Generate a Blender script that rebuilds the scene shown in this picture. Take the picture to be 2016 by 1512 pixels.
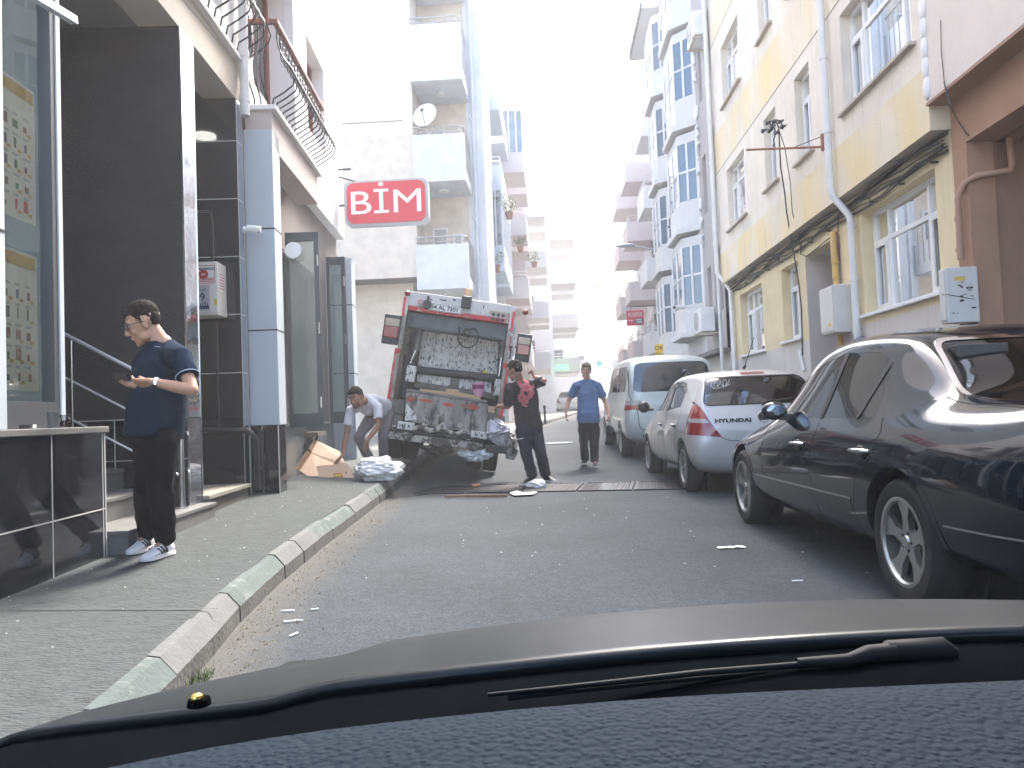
import bpy, bmesh, math, random
from mathutils import Vector, Matrix, noise
for o in list(bpy.data.objects): bpy.data.objects.remove(o)
SC = bpy.context.scene
COL = SC.collection
R = math.radians
random.seed(7)

# ------------------------------------------------------------ camera
CAMZ = 1.03
cam = bpy.data.cameras.new('camera'); cam_o = bpy.data.objects.new('camera', cam); COL.objects.link(cam_o)
yaw, pit, rol = R(2.82), R(2.17), R(2.2)
f_ = Vector((-math.sin(yaw)*math.cos(pit), math.cos(yaw)*math.cos(pit), math.sin(pit)))
r0_ = f_.cross(Vector((0, 0, 1))).normalized(); u0_ = r0_.cross(f_)
up_ = u0_*math.cos(rol) + r0_*math.sin(rol); rt_ = r0_*math.cos(rol) - u0_*math.sin(rol)
CAMP = Vector((0, 0, CAMZ))
cam_o.matrix_world = Matrix(((rt_.x, up_.x, -f_.x, 0), (rt_.y, up_.y, -f_.y, 0), (rt_.z, up_.z, -f_.z, CAMZ), (0, 0, 0, 1)))
cam.sensor_width = 36; cam.lens = 36*1500/2016; cam.clip_start = 0.02; cam.clip_end = 3000
SC.camera = cam_o

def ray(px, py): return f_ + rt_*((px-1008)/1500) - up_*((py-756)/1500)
def onx(px, py, x0, s=0.0):
    d = ray(px, py); return CAMP + d*(x0/(d.x - s*d.y))
def ony(px, py, y): d = ray(px, py); return CAMP + d*(y/d.y)
def onz(px, py, z): d = ray(px, py); return CAMP + d*((z-CAMZ)/d.z)

# ------------------------------------------------------------ world, sun, exposure
SUN_EL, SUN_AZ = 52, 20          # azimuth clockwise from +Y
w = bpy.data.worlds.new('World'); SC.world = w; w.use_nodes = True
nt = w.node_tree; bg = nt.nodes['Background']
sky = nt.nodes.new('ShaderNodeTexSky'); sky.sky_type = 'NISHITA'; sky.sun_disc = False
sky.sun_elevation = R(SUN_EL); sky.sun_rotation = R(SUN_AZ)
sky.air_density = 1.0; sky.dust_density = 4.0; sky.ozone_density = 1.0
nt.links.new(sky.outputs[0], bg.inputs[0]); bg.inputs[1].default_value = 0.15
sl = bpy.data.lights.new('sun', 'SUN'); sl.energy = 1.5; sl.angle = R(12); sl.color = (1.0, 0.965, 0.92)
so = bpy.data.objects.new('sun', sl); COL.objects.link(so)
sd = Vector((math.sin(R(SUN_AZ))*math.cos(R(SUN_EL)), math.cos(R(SUN_AZ))*math.cos(R(SUN_EL)), math.sin(R(SUN_EL))))
so.rotation_euler = sd.to_track_quat('Z', 'Y').to_euler()
SC.view_settings.view_transform = 'Standard'; SC.view_settings.look = 'None'
SC.view_settings.gamma = 1; SC.view_settings.exposure = 2.85
SC.render.engine = 'CYCLES'
try:
    SC.cycles.max_bounces = 8; SC.cycles.transparent_max_bounces = 12; SC.cycles.volume_bounces = 1
except Exception: pass

# ------------------------------------------------------------ materials
def mat(name, col, rough=0.6, metal=0.0, var=0.0, vscale=3.0, bump=0.0, bscale=40.0, col2=None, thr=None,
        coat=0.0, spec=0.5, trans=0.0, emit=None, stretch=None, alpha=None, ior=1.45, bdist=0.02):
    """procedural principled material; var = value variation of a large noise, col2+thr = worn patches, bump = fine relief"""
    m = bpy.data.materials.new(name); m.use_nodes = True; n = m.node_tree.nodes; l = m.node_tree.links
    b = n['Principled BSDF']
    b.inputs['Roughness'].default_value = rough; b.inputs['Metallic'].default_value = metal
    b.inputs['Coat Weight'].default_value = coat; b.inputs['Coat Roughness'].default_value = 0.03
    b.inputs['Specular IOR Level'].default_value = spec; b.inputs['Transmission Weight'].default_value = trans
    b.inputs['IOR'].default_value = ior
    tc = n.new('ShaderNodeTexCoord'); mp = n.new('ShaderNodeMapping'); l.new(tc.outputs['Object'], mp.inputs[0])
    if stretch: mp.inputs['Scale'].default_value = stretch
    c = (*col, 1)
    b.inputs['Base Color'].default_value = c
    if var or col2:
        rgb = n.new('ShaderNodeRGB'); rgb.outputs[0].default_value = c; src = rgb.outputs[0]
        if col2:
            n2 = n.new('ShaderNodeTexNoise'); n2.inputs['Scale'].default_value = vscale*1.7; n2.inputs['Detail'].default_value = 9; n2.inputs['Roughness'].default_value = 0.68
            l.new(mp.outputs[0], n2.inputs['Vector'])
            rp = n.new('ShaderNodeValToRGB'); t = thr or 0.55
            rp.color_ramp.elements[0].position = t-0.035; rp.color_ramp.elements[1].position = t+0.035
            l.new(n2.outputs[0], rp.inputs[0])
            mx = n.new('ShaderNodeMix'); mx.data_type = 'RGBA'; l.new(rp.outputs[0], mx.inputs[0]); l.new(src, mx.inputs[6]); mx.inputs[7].default_value = (*col2, 1); src = mx.outputs[2]
        if var:
            n1 = n.new('ShaderNodeTexNoise'); n1.inputs['Scale'].default_value = vscale; n1.inputs['Detail'].default_value = 7; n1.inputs['Roughness'].default_value = 0.62
            l.new(mp.outputs[0], n1.inputs['Vector'])
            mr = n.new('ShaderNodeMapRange'); mr.inputs[1].default_value = 0.3; mr.inputs[2].default_value = 0.7; mr.inputs[3].default_value = 1-var; mr.inputs[4].default_value = 1+var
            l.new(n1.outputs[0], mr.inputs[0])
            mx = n.new('ShaderNodeVectorMath'); mx.operation = 'SCALE'; l.new(src, mx.inputs[0]); l.new(mr.outputs[0], mx.inputs['Scale']); src = mx.outputs[0]
        l.new(src, b.inputs['Base Color'])
    if bump:
        nb = n.new('ShaderNodeTexNoise'); nb.inputs['Scale'].default_value = bscale; nb.inputs['Detail'].default_value = 5
        l.new(mp.outputs[0], nb.inputs['Vector'])
        bp = n.new('ShaderNodeBump'); bp.inputs['Strength'].default_value = bump; bp.inputs['Distance'].default_value = bdist
        l.new(nb.outputs[0], bp.inputs['Height']); l.new(bp.outputs[0], b.inputs['Normal'])
    if emit: b.inputs['Emission Color'].default_value = (*emit[0], 1); b.inputs['Emission Strength'].default_value = emit[1]
    if alpha is not None: b.inputs['Alpha'].default_value = alpha
    return m

def glass(name, tint=(0.8, 0.85, 0.85), op=0.0, dark=(0.02, 0.02, 0.02), rough=0.0, f0=1.5):
    """thin pane: see-through with fresnel reflection, optional opaque share"""
    m = bpy.data.materials.new(name); m.use_nodes = True; n = m.node_tree.nodes; l = m.node_tree.links
    for x in list(n):
        if x.type != 'OUTPUT_MATERIAL': n.remove(x)
    out = [x for x in n if x.type == 'OUTPUT_MATERIAL'][0]
    tr = n.new('ShaderNodeBsdfTransparent'); tr.inputs[0].default_value = (*tint, 1)
    gl = n.new('ShaderNodeBsdfGlossy'); gl.inputs['Roughness'].default_value = rough
    df = n.new('ShaderNodeBsdfDiffuse'); df.inputs[0].default_value = (*dark, 1)
    m1 = n.new('ShaderNodeMixShader'); m1.inputs[0].default_value = op; l.new(tr.outputs[0], m1.inputs[1]); l.new(df.outputs[0], m1.inputs[2])
    fr = n.new('ShaderNodeFresnel'); fr.inputs[0].default_value = f0
    m2 = n.new('ShaderNodeMixShader'); l.new(fr.outputs[0], m2.inputs[0]); l.new(m1.outputs[0], m2.inputs[1]); l.new(gl.outputs[0], m2.inputs[2])
    l.new(m2.outputs[0], out.inputs[0])
    return m

# ------------------------------------------------------------ mesh builder
class MB:
    def __init__(s): s.v = []; s.f = []; s.m = []; s.mi = 0; s.M = None
    def add(s, vs, fs):
        k = len(s.v)
        for p in vs:
            p = Vector(p); s.v.append(s.M @ p if s.M else p)
        for f in fs: s.f.append([i+k for i in f]); s.m.append(s.mi)
        return s
    def quad(s, a, b, c, d): return s.add([a, b, c, d], [(0, 1, 2, 3)])
    def box(s, x0, x1, y0, y1, z0, z1):
        x0, x1 = min(x0, x1), max(x0, x1); y0, y1 = min(y0, y1), max(y0, y1); z0, z1 = min(z0, z1), max(z0, z1)
        return s.add([(x0, y0, z0), (x1, y0, z0), (x1, y1, z0), (x0, y1, z0), (x0, y0, z1), (x1, y0, z1), (x1, y1, z1), (x0, y1, z1)],
                     [(0, 3, 2, 1), (4, 5, 6, 7), (0, 1, 5, 4), (1, 2, 6, 5), (2, 3, 7, 6), (3, 0, 4, 7)])
    def prism(s, poly, axis, a, b):
        """poly: 2D points in the two remaining axes (order x,y,z without axis)"""
        def P(p, t): return (t, p[0], p[1]) if axis == 'x' else ((p[0], t, p[1]) if axis == 'y' else (p[0], p[1], t))
        n = len(poly)
        area = sum(poly[i][0]*poly[(i+1) % n][1]-poly[(i+1) % n][0]*poly[i][1] for i in range(n))
        if (area < 0) != (axis == 'y'): poly = poly[::-1]
        if a > b: a, b = b, a
        vs = [P(p, a) for p in poly] + [P(p, b) for p in poly]
        fs = [tuple(range(n))[::-1], tuple(range(n, 2*n))] + [(i, (i+1) % n, n+(i+1) % n, n+i) for i in range(n)]
        return s.add(vs, fs)
    def ring(s, outer, inner, axis, a, b):
        def P(p, t): return (t, p[0], p[1]) if axis == 'x' else ((p[0], t, p[1]) if axis == 'y' else (p[0], p[1], t))
        n = len(outer); vs = [P(p, a) for p in outer]+[P(p, a) for p in inner]+[P(p, b) for p in outer]+[P(p, b) for p in inner]
        fs = []
        for i in range(n):
            j = (i+1) % n
            fs += [(i, j, n+j, n+i), (2*n+i, 3*n+i, 3*n+j, 2*n+j), (i, 2*n+i, 2*n+j, j), (n+i, n+j, 3*n+j, 3*n+i)]
        return s.add(vs, fs)
    def cyl(s, p0, p1, r0, r1=None, n=12, caps=True):
        if r1 is None: r1 = r0
        p0, p1 = Vector(p0), Vector(p1); d = (p1-p0).normalized()
        a = d.orthogonal().normalized(); b = d.cross(a); vs = []
        for p, r in ((p0, r0), (p1, r1)):
            for i in range(n):
                t = 2*math.pi*i/n; vs.append(p + (a*math.cos(t)+b*math.sin(t))*r)
        fs = [(i, (i+1) % n, n+(i+1) % n, n+i) for i in range(n)]
        if caps: fs += [tuple(range(n))[::-1], tuple(range(n, 2*n))]
        return s.add(vs, fs)
    def tube(s, pts, r, n=8, closed=False):
        pts = [Vector(p) for p in pts]; N = len(pts); vs = []; a = None
        for i, p in enumerate(pts):
            q0 = pts[i-1] if (i or closed) else p; q1 = pts[(i+1) % N] if (i < N-1 or closed) else p
            d = (q1-q0).normalized()
            if a is None: a = d.orthogonal().normalized()
            a = (a - d*a.dot(d)).normalized(); b = d.cross(a)
            rr = r[i] if isinstance(r, (list, tuple)) else r
            for k in range(n):
                t = 2*math.pi*k/n; vs.append(p+(a*math.cos(t)+b*math.sin(t))*rr)
        fs = []
        for i in range(N if closed else N-1):
            j = (i+1) % N
            fs += [(i*n+k, i*n+(k+1) % n, j*n+(k+1) % n, j*n+k) for k in range(n)]
        if not closed: fs += [tuple(range(n))[::-1], tuple(range((N-1)*n, N*n))]
        return s.add(vs, fs)
    def lathe(s, prof, c=(0, 0, 0), axis=(0, 0, 1), n=32, closed=False):
        """prof: (radius, height along axis)"""
        c = Vector(c); d = Vector(axis).normalized(); a = d.orthogonal().normalized(); b = d.cross(a); m = len(prof); vs = []
        for i in range(n):
            t = 2*math.pi*i/n; u = a*math.cos(t)+b*math.sin(t)
            for (r, h) in prof: vs.append(c+u*r+d*h)
        fs = []
        for i in range(n):
            j = (i+1) % n
            for k in range(m if closed else m-1):
                k2 = (k+1) % m; fs.append((i*m+k, j*m+k, j*m+k2, i*m+k2))
        return s.add(vs, fs)
    def ell(s, c, r, rot=None, n=16, m=10):
        c = Vector(c); r = (r, r, r) if isinstance(r, (int, float)) else r; vs = []; fs = []
        q = rot if rot else Matrix.Identity(3)
        for i in range(m+1):
            ph = math.pi*i/m
            for k in range(n):
                t = 2*math.pi*k/n
                vs.append(c + q @ Vector((r[0]*math.sin(ph)*math.cos(t), r[1]*math.sin(ph)*math.sin(t), r[2]*math.cos(ph))))
        for i in range(m):
            for k in range(n):
                fs.append((i*n+k, (i+1)*n+k, (i+1)*n+(k+1) % n, i*n+(k+1) % n))
        return s.add(vs, fs)
    def cap(s, p0, p1, r0, r1=None, n=14):
        if r1 is None: r1 = r0
        s.cyl(p0, p1, r0, r1, n=n); s.ell(p0, r0, n=n, m=8); s.ell(p1, r1, n=n, m=8); return s
    def build(s, name, mats, parent=None, smooth=None, bevel=0, seg=2, weld=True):
        me = bpy.data.meshes.new(name); me.from_pydata([tuple(v) for v in s.v], [], s.f); me.update()
        if not isinstance(mats, (list, tuple)): mats = [mats]
        for x in mats: me.materials.append(x)
        if len(mats) > 1: me.polygons.foreach_set('material_index', s.m)
        if weld or True:
            bm = bmesh.new(); bm.from_mesh(me); bmesh.ops.remove_doubles(bm, verts=bm.verts, dist=1e-5) if weld else None
            bmesh.ops.recalc_face_normals(bm, faces=bm.faces); bm.to_mesh(me); bm.free()
        o = bpy.data.objects.new(name, me); COL.objects.link(o)
        if parent: o.parent = parent
        if smooth is not None:
            me.shade_smooth() if hasattr(me, 'shade_smooth') else None
            me.polygons.foreach_set('use_smooth', [True]*len(me.polygons)); me.set_sharp_from_angle(angle=R(smooth))
        if bevel:
            b = o.modifiers.new('bevel', 'BEVEL'); b.width = bevel; b.segments = seg; b.limit_method = 'ANGLE'; b.angle_limit = R(40)
        return o

def tag(o, label=None, cat=None, group=None, kind=None):
    if label: o['label'] = label
    if cat: o['category'] = cat
    if group: o['group'] = group
    if kind: o['kind'] = kind
    return o
def empty(name, loc=(0, 0, 0), rz=0, label=None, cat=None, group=None, rot=None):
    o = bpy.data.objects.new(name, None); COL.objects.link(o); o.location = loc
    o.rotation_euler = rot if rot else (0, 0, rz); o.empty_display_size = 0.2
    return tag(o, label, cat, group)
def kids(o): return [c for c in bpy.data.objects if c.parent == o]
def copy_tree(o, parent=None):
    ks = kids(o)
    c = o.copy(); COL.objects.link(c); c.parent = parent
    for k in ks: copy_tree(k, c)
    return c
def text_obj(name, body, size, m, parent, M4, extrude=0.004, align='CENTER', bold=0.0, xs=1.0):
    cu = bpy.data.curves.new(name, 'FONT'); cu.body = body; cu.size = size; cu.extrude = extrude; cu.align_x = align; cu.align_y = 'CENTER'; cu.offset = bold
    t = bpy.data.objects.new(name+'_tmp', cu); COL.objects.link(t)
    dg = bpy.context.evaluated_depsgraph_get(); dg.update()
    me = bpy.data.meshes.new_from_object(t.evaluated_get(dg)); bpy.data.objects.remove(t); bpy.data.curves.remove(cu)
    me.transform(M4 @ Matrix.Diagonal((xs, 1, 1, 1))); me.name = name
    me.materials.clear(); me.materials.append(m)
    o = bpy.data.objects.new(name, me); COL.objects.link(o)
    if parent: o.parent = parent
    return o
def frame(origin, xdir, zdir):
    """4x4 whose local X is reading direction and local Y is up along zdir"""
    x = Vector(xdir).normalized(); y = Vector(zdir).normalized(); n = x.cross(y).normalized(); y = n.cross(x); o = Vector(origin)
    return Matrix(((x.x, y.x, n.x, o.x), (x.y, y.y, n.y, o.y), (x.z, y.z, n.z, o.z), (0, 0, 0, 1)))

def apply_mods(o):
    dg = bpy.context.evaluated_depsgraph_get(); dg.update()
    me = bpy.data.meshes.new_from_object(o.evaluated_get(dg)); old = o.data; nm = old.name
    o.modifiers.clear(); o.data = me; bpy.data.meshes.remove(old); me.name = nm
    return o
def _vol(me):
    bm = bmesh.new(); bm.from_mesh(me); v = abs(bm.calc_volume()); n = len(bm.faces); bm.free(); return v, n
def boolean(o, cutter, op='DIFFERENCE', check=False):
    if not check:
        b = o.modifiers.new('b', 'BOOLEAN'); b.operation = op; b.object = cutter; b.solver = 'EXACT'; return apply_mods(o)
    keep = o.data.copy(); v0, n0 = _vol(keep); best = None
    for slv, us, jit in (('EXACT', False, 0), ('EXACT', True, 0), ('EXACT', True, .0007), ('FAST', False, .0003)):
        o.data = keep.copy(); cutter.location.x += jit; cutter.location.z += jit*.6; bpy.context.view_layer.update()
        b = o.modifiers.new('b', 'BOOLEAN'); b.operation = op; b.object = cutter; b.solver = slv
        if slv == 'EXACT': b.use_self = us
        apply_mods(o); v, n = _vol(o.data)
        xs = [p.co.x for p in o.data.vertices] or [0]
        ok = v > check*v0 and n > n0*.6
        if ok: return o
        print('boolean retry', slv, us, v0, v, n0, n)
    return o
def kill(o):
    me = o.data; bpy.data.objects.remove(o)
    if me and me.users == 0: bpy.data.meshes.remove(me)

def wall(mb, x, y0, y1, z0, z1, holes, depth, sgn):
    """plane wall at x facing sgn*x with rectangular openings (ya,yb,za,zb) and reveals"""
    ys = sorted(set([y0, y1]+[min(max(h[i], y0), y1) for h in holes for i in (0, 1)]))
    zs = sorted(set([z0, z1]+[min(max(h[i], z0), z1) for h in holes for i in (2, 3)]))
    for a, b in zip(ys, ys[1:]):
        for c, d in zip(zs, zs[1:]):
            my, mz = (a+b)/2, (c+d)/2
            if any(h[0] < my < h[1] and h[2] < mz < h[3] for h in holes): continue
            mb.quad((x, a, c), (x, b, c), (x, b, d), (x, a, d))
    for h in holes:
        a, b, c, d = h[:4]
        if b <= y0 or a >= y1 or d <= z0 or c >= z1: continue
        c2, d2 = max(c, z0), min(d, z1); xi = x - sgn*depth
        mb.quad((x, a, c2), (xi, a, c2), (xi, a, d2), (x, a, d2)); mb.quad((x, b, c2), (xi, b, c2), (xi, b, d2), (x, b, d2))
        if c >= z0: mb.quad((x, a, c), (x, b, c), (xi, b, c), (xi, a, c))
        if d <= z1: mb.quad((x, a, d), (x, b, d), (xi, b, d), (xi, a, d))

def window(root, x, sgn, y0, y1, z0, z1, fm, gm, cols=(), trans=None, sill=None, sillm=None, fw=0.055, cur=None, name='window', sashes=()):
    """framed window set in an opening at plane x (already at the bottom of the reveal)"""
    mb = MB(); xo = x+sgn*0.05
    mb.box(x, xo, y0, y1, z0, z0+fw); mb.box(x, xo, y0, y1, z1-fw, z1)
    mb.box(x, xo, y0, y0+fw, z0+fw, z1-fw); mb.box(x, xo, y1-fw, y1, z0+fw, z1-fw)
    xm = x+sgn*0.045
    for c in cols: mb.box(x, xm, c-fw/2, c+fw/2, z0+fw, z1-fw)
    if trans: mb.box(x, x+sgn*0.042, y0+fw, y1-fw, trans-fw/2, trans+fw/2)
    for (a, b, c, d) in sashes:   # opening sash frame standing proud
        xp = x+sgn*0.065
        mb.box(xm, xp, a, b, c, c+fw*.9); mb.box(xm, xp, a, b, d-fw*.9, d); mb.box(xm, xp, a, a+fw*.9, c+fw*.9, d-fw*.9); mb.box(xm, xp, b-fw*.9, b, c+fw*.9, d-fw*.9)
    fr = mb.build(name, fm, root)
    g = MB(); g.quad((x+sgn*.02, y0+.02, z0+.02), (x+sgn*.02, y1-.02, z0+.02), (x+sgn*.02, y1-.02, z1-.02), (x+sgn*.02, y0+.02, z1-.02)); g.build('pane', gm, fr)
    if cur:
        c = MB(); N = 40; xb = x-sgn*.06; vs = []; fs = []
        for i in range(N+1):
            t = i/N; y = y0+.03+(y1-y0-.06)*t; dx = .02*math.sin(t*37)+.012*math.sin(t*81+1)
            vs += [(xb+dx, y, z0+.03), (xb+dx, y, z1-.03)]
        for i in range(N): fs.append((2*i, 2*i+2, 2*i+3, 2*i+1))
        c.add(vs, fs); c.build('curtain', cur, fr, smooth=80)
    if sill:
        s = MB(); s.box(x+sgn*.02, x+sgn*sill, y0-.08, y1+.08, z0-.045, z0-.003); s.build('sill', sillm or fm, fr, bevel=.006)
    return fr
# ------------------------------------------------------------ shared materials
def ipol(tab, y):
    if y <= tab[0][0]: return tab[0][1]
    for (a, va), (b, vb) in zip(tab, tab[1:]):
        if y <= b: return va+(vb-va)*(y-a)/(b-a)
    return tab[-1][1]
ZR = [(-5, 0), (10.5, 0), (12.5, .03), (14.5, .09), (17.6, .18), (22, .3), (30, .48), (45, .76), (60, 1.1), (90, 2.0), (140, 4.0), (200, 7)]
XL = [(-5, -.6), (0, -1.05), (3.17, -1.5), (4.0, -1.66), (5, -1.78), (6.1, -1.88), (8.7, -2.06), (11.9, -2.31), (16, -2.5), (20, -1.5), (28, -.6), (37, .4), (45, 1.3), (58, 3.4), (80, 6.8), (140, 17)]
XR = [(-5, 3.62), (18, 3.62), (28, 4.5), (37, 5.0), (45, 5.8), (58, 7.8), (80, 11.4), (140, 22)]
ZK = [(-5, .14), (3, .15), (8, .18), (12, .24), (16, .36), (20, .42), (30, .62), (45, .9), (60, 1.24), (90, 2.14), (140, 4.1)]
ZW = [(-5, .15), (4, .15), (6.5, .2), (8, .27), (12, .31), (16, .4), (20, .46), (30, .66), (45, .94), (60, 1.28), (90, 2.2), (140, 4.2)]
zr = lambda y: ipol(ZR, y)
xl = lambda y: ipol(XL, y)
xr = lambda y: ipol(XR, y)
zk = lambda y: ipol(ZK, y)
zw = lambda y: ipol(ZW, y)

m_black_tile = mat('black_tile', (.012, .013, .016), .06, var=.2, vscale=1.2, coat=.3)
m_joint = mat('tile_joint', (.42, .41, .38), .8)
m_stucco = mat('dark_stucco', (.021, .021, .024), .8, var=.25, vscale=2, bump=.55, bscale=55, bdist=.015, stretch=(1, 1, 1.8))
m_silver = mat('silver_panel', (.46, .505, .54), .45, metal=.12, var=.05, vscale=1)
m_mirror = mat('mirror_strip', (.8, .82, .85), .04, metal=1, bump=.08, bscale=3, bdist=.05)
m_steel = mat('steel', (.62, .63, .65), .18, metal=1)
m_dkmetal = mat('anthracite_frame', (.07, .075, .08), .4, metal=.3)
m_cream = mat('cream_render', (.60, .545, .47), .85, var=.06, vscale=1.5, bump=.35, bscale=60, bdist=.01)
m_white = mat('white_render', (.72, .70, .69), .85, var=.05, vscale=.8, bump=.2, bscale=50)
m_taupe = mat('taupe_render', (.20, .175, .165), .85, var=.12, vscale=2, bump=.5, bscale=50, bdist=.01)
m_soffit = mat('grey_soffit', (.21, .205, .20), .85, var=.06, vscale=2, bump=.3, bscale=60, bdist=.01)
m_iron = mat('wrought_iron', (.012, .012, .014), .4)
m_wood_red = mat('red_brown_wood', (.22, .055, .03), .4, var=.15, vscale=8)
m_pvc = mat('white_pvc', (.74, .74, .73), .35, var=.04, vscale=4)
m_pipe = mat('white_pipe', (.66, .65, .63), .45, var=.08, vscale=5)
m_blackpipe = mat('black_pipe', (.02, .02, .022), .4)
m_stone = mat('step_stone', (.125, .125, .118), .55, var=.15, vscale=5, bump=.1)
m_beige_stone = mat('beige_stone', (.25, .23, .195), .5, var=.12, vscale=5)
m_cable = mat('cable_rubber', (.05, .048, .045), .6)
g_shop = glass('shop_glass', (.94, .97, .94), 0.02, (.05, .06, .055), f0=1.42)
g_clear = glass('window_glass', (.72, .76, .76), 0.15, (.05, .05, .05), f0=1.7)
g_door = glass('door_glass', (.60, .70, .67), 0.42, (.12, .155, .15), f0=2.1)
m_curtain = mat('net_curtain', (.62, .66, .62), .9, var=.08, vscale=3, stretch=(1, 6, .6))
m_dark_in = mat('dark_interior', (.03, .03, .032), .9)

# ------------------------------------------------------------ ground
def road_material():
    m = mat('asphalt', (.0265, .033, .0385), .88, var=.30, vscale=.7, bump=.9, bscale=130, bdist=.008)
    n = m.node_tree.nodes; l = m.node_tree.links; b = n['Principled BSDF']
    src = b.inputs['Base Color'].links[0].from_socket
    tc = [x for x in n if x.type == 'TEX_COORD'][0]
    vo = n.new('ShaderNodeTexVoronoi'); vo.inputs['Scale'].default_value = 120; l.new(tc.outputs['Object'], vo.inputs[0])
    mr = n.new('ShaderNodeMapRange'); mr.inputs[1].default_value = 0; mr.inputs[2].default_value = 1; mr.inputs[3].default_value = .50; mr.inputs[4].default_value = 1.75
    sep = n.new('ShaderNodeSeparateColor'); l.new(vo.outputs['Color'], sep.inputs[0]); l.new(sep.outputs[0], mr.inputs[0])
    ng = n.new('ShaderNodeTexNoise'); ng.inputs['Scale'].default_value = 16; ng.inputs['Detail'].default_value = 9; ng.inputs['Roughness'].default_value = .8; l.new(tc.outputs['Object'], ng.inputs[0])
    mg = n.new('ShaderNodeMapRange'); mg.inputs[1].default_value = .3; mg.inputs[2].default_value = .7; mg.inputs[3].default_value = .62; mg.inputs[4].default_value = 1.38; l.new(ng.outputs[0], mg.inputs[0])
    mm2 = n.new('ShaderNodeMath'); mm2.operation = 'MULTIPLY'; l.new(mr.outputs[0], mm2.inputs[0]); l.new(mg.outputs[0], mm2.inputs[1])
    sc = n.new('ShaderNodeVectorMath'); sc.operation = 'SCALE'; l.new(src, sc.inputs[0]); l.new(mm2.outputs[0], sc.inputs['Scale'])
    at = n.new('ShaderNodeAttribute'); at.attribute_name = 'dirt'
    nz = n.new('ShaderNodeTexNoise'); nz.inputs['Scale'].default_value = 6; nz.inputs['Detail'].default_value = 10; nz.inputs['Roughness'].default_value = .75; l.new(tc.outputs['Object'], nz.inputs[0])
    ad = n.new('ShaderNodeMath'); ad.operation = 'ADD'; l.new(at.outputs['Fac'], ad.inputs[0]); l.new(nz.outputs[0], ad.inputs[1])
    m2 = n.new('ShaderNodeMapRange'); m2.inputs[1].default_value = .75; m2.inputs[2].default_value = 1.35; l.new(ad.outputs[0], m2.inputs[0])
    mx = n.new('ShaderNodeMix'); mx.data_type = 'RGBA'; l.new(m2.outputs[0], mx.inputs[0]); l.new(sc.outputs[0], mx.inputs[6]); mx.inputs[7].default_value = (.082, .078, .068, 1)
    # hairline cracks and darker repaired patches
    vc = n.new('ShaderNodeTexVoronoi'); vc.feature = 'DISTANCE_TO_EDGE'; vc.inputs['Scale'].default_value = .55
    wn = n.new('ShaderNodeTexNoise'); wn.inputs['Scale'].default_value = 2.2; wn.inputs['Detail'].default_value = 6; l.new(tc.outputs['Object'], wn.inputs[0])
    va = n.new('ShaderNodeMix'); va.data_type = 'RGBA'; va.inputs[0].default_value = .35; l.new(tc.outputs['Object'], va.inputs[6]); l.new(wn.outputs['Color'], va.inputs[7]); l.new(va.outputs[2], vc.inputs[0])
    cr = n.new('ShaderNodeMapRange'); cr.inputs[1].default_value = 0; cr.inputs[2].default_value = .006; cr.inputs[3].default_value = .93; cr.inputs[4].default_value = 1; l.new(vc.outputs[0], cr.inputs[0])
    s3 = n.new('ShaderNodeVectorMath'); s3.operation = 'SCALE'; l.new(mx.outputs[2], s3.inputs[0]); l.new(cr.outputs[0], s3.inputs['Scale'])
    l.new(s3.outputs[0], b.inputs['Base Color'])
    return m
m_road = road_material()
def strip(name, m, xa, xb, za, zb, ys, nx=1, dirt=None, pw=1.0):
    vs = []; fs = []; dd = []
    for y in ys:
        for i in range(nx+1):
            t = i/nx; x = xa(y)+(xb(y)-xa(y))*t; vs.append((x, y, za(y)+(zb(y)-za(y))*t))
            if dirt: dd.append(dirt(x, y))
    for j in range(len(ys)-1):
        for i in range(nx):
            a = j*(nx+1)+i; fs.append((a, a+1, a+nx+2, a+nx+1))
    me = bpy.data.meshes.new(name); me.from_pydata(vs, [], fs); me.materials.append(m)
    if dirt:
        at = me.attributes.new('dirt', 'FLOAT', 'POINT'); at.data.foreach_set('value', dd)
    o = bpy.data.objects.new(name, me); COL.objects.link(o); me.polygons.foreach_set('use_smooth', [True]*len(fs)); tag(o, kind='structure'); return o
def yl(a, b, s): n = max(1, int((b-a)/s)); return [a+(b-a)*i/n for i in range(n+1)]
def dirt(x, y):
    a = x-xl(y); d = max(0, 1-a/.55)*.75
    b = 2.35-x if y < 9 else 9
    if 3 < y < 9: d = max(d, .62*max(0, 1-abs(b)/.7))
    return d
strip('road', m_road, lambda y: xl(y)-.02, lambda y: xr(y)+.02, zr, zr, yl(-4, 24, .4)+yl(25, 140, 3), 36, dirt)
m_ground = mat('dusty_ground', (.33, .31, .27), .9, var=.15, vscale=.5, bump=.3, bscale=20)
strip('ground', m_ground, lambda y: -500, lambda y: 500, lambda y: zr(y)-.12, lambda y: zr(y)-.12, [-60, -4, 10, 14, 18, 22, 30, 45, 60, 90, 140, 900], 1)
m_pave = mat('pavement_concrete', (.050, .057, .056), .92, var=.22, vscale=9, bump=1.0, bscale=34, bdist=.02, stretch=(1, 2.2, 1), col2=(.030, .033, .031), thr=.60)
KW = .12
strip('pavement', m_pave, lambda y: -2.62-.086*y-.3, lambda y: xl(y)-KW+.005, zw, zk, [y for y in yl(-4, 10.35, .4)], 6)
m_pave2 = mat('pavement_slab', (.12, .122, .115), .9, var=.16, vscale=2, bump=.5, bscale=30, col2=(.075, .078, .074), thr=.6)
strip('pavement_corner', m_pave2, lambda y: -4.2, lambda y: xl(y)-KW+.005, lambda y: zw(y)+.0, lambda y: zk(y), yl(10.4, 15.6, .4), 6)
m_side = mat('side_street_paving', (.24, .23, .20), .9, var=.15, vscale=2, bump=.3)
strip('side_street', m_side, lambda y: -30, lambda y: -4.2, lambda y: zw(y)+.25, lambda y: zw(y)+.0, yl(14.6, 24, 1), 4)
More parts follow.
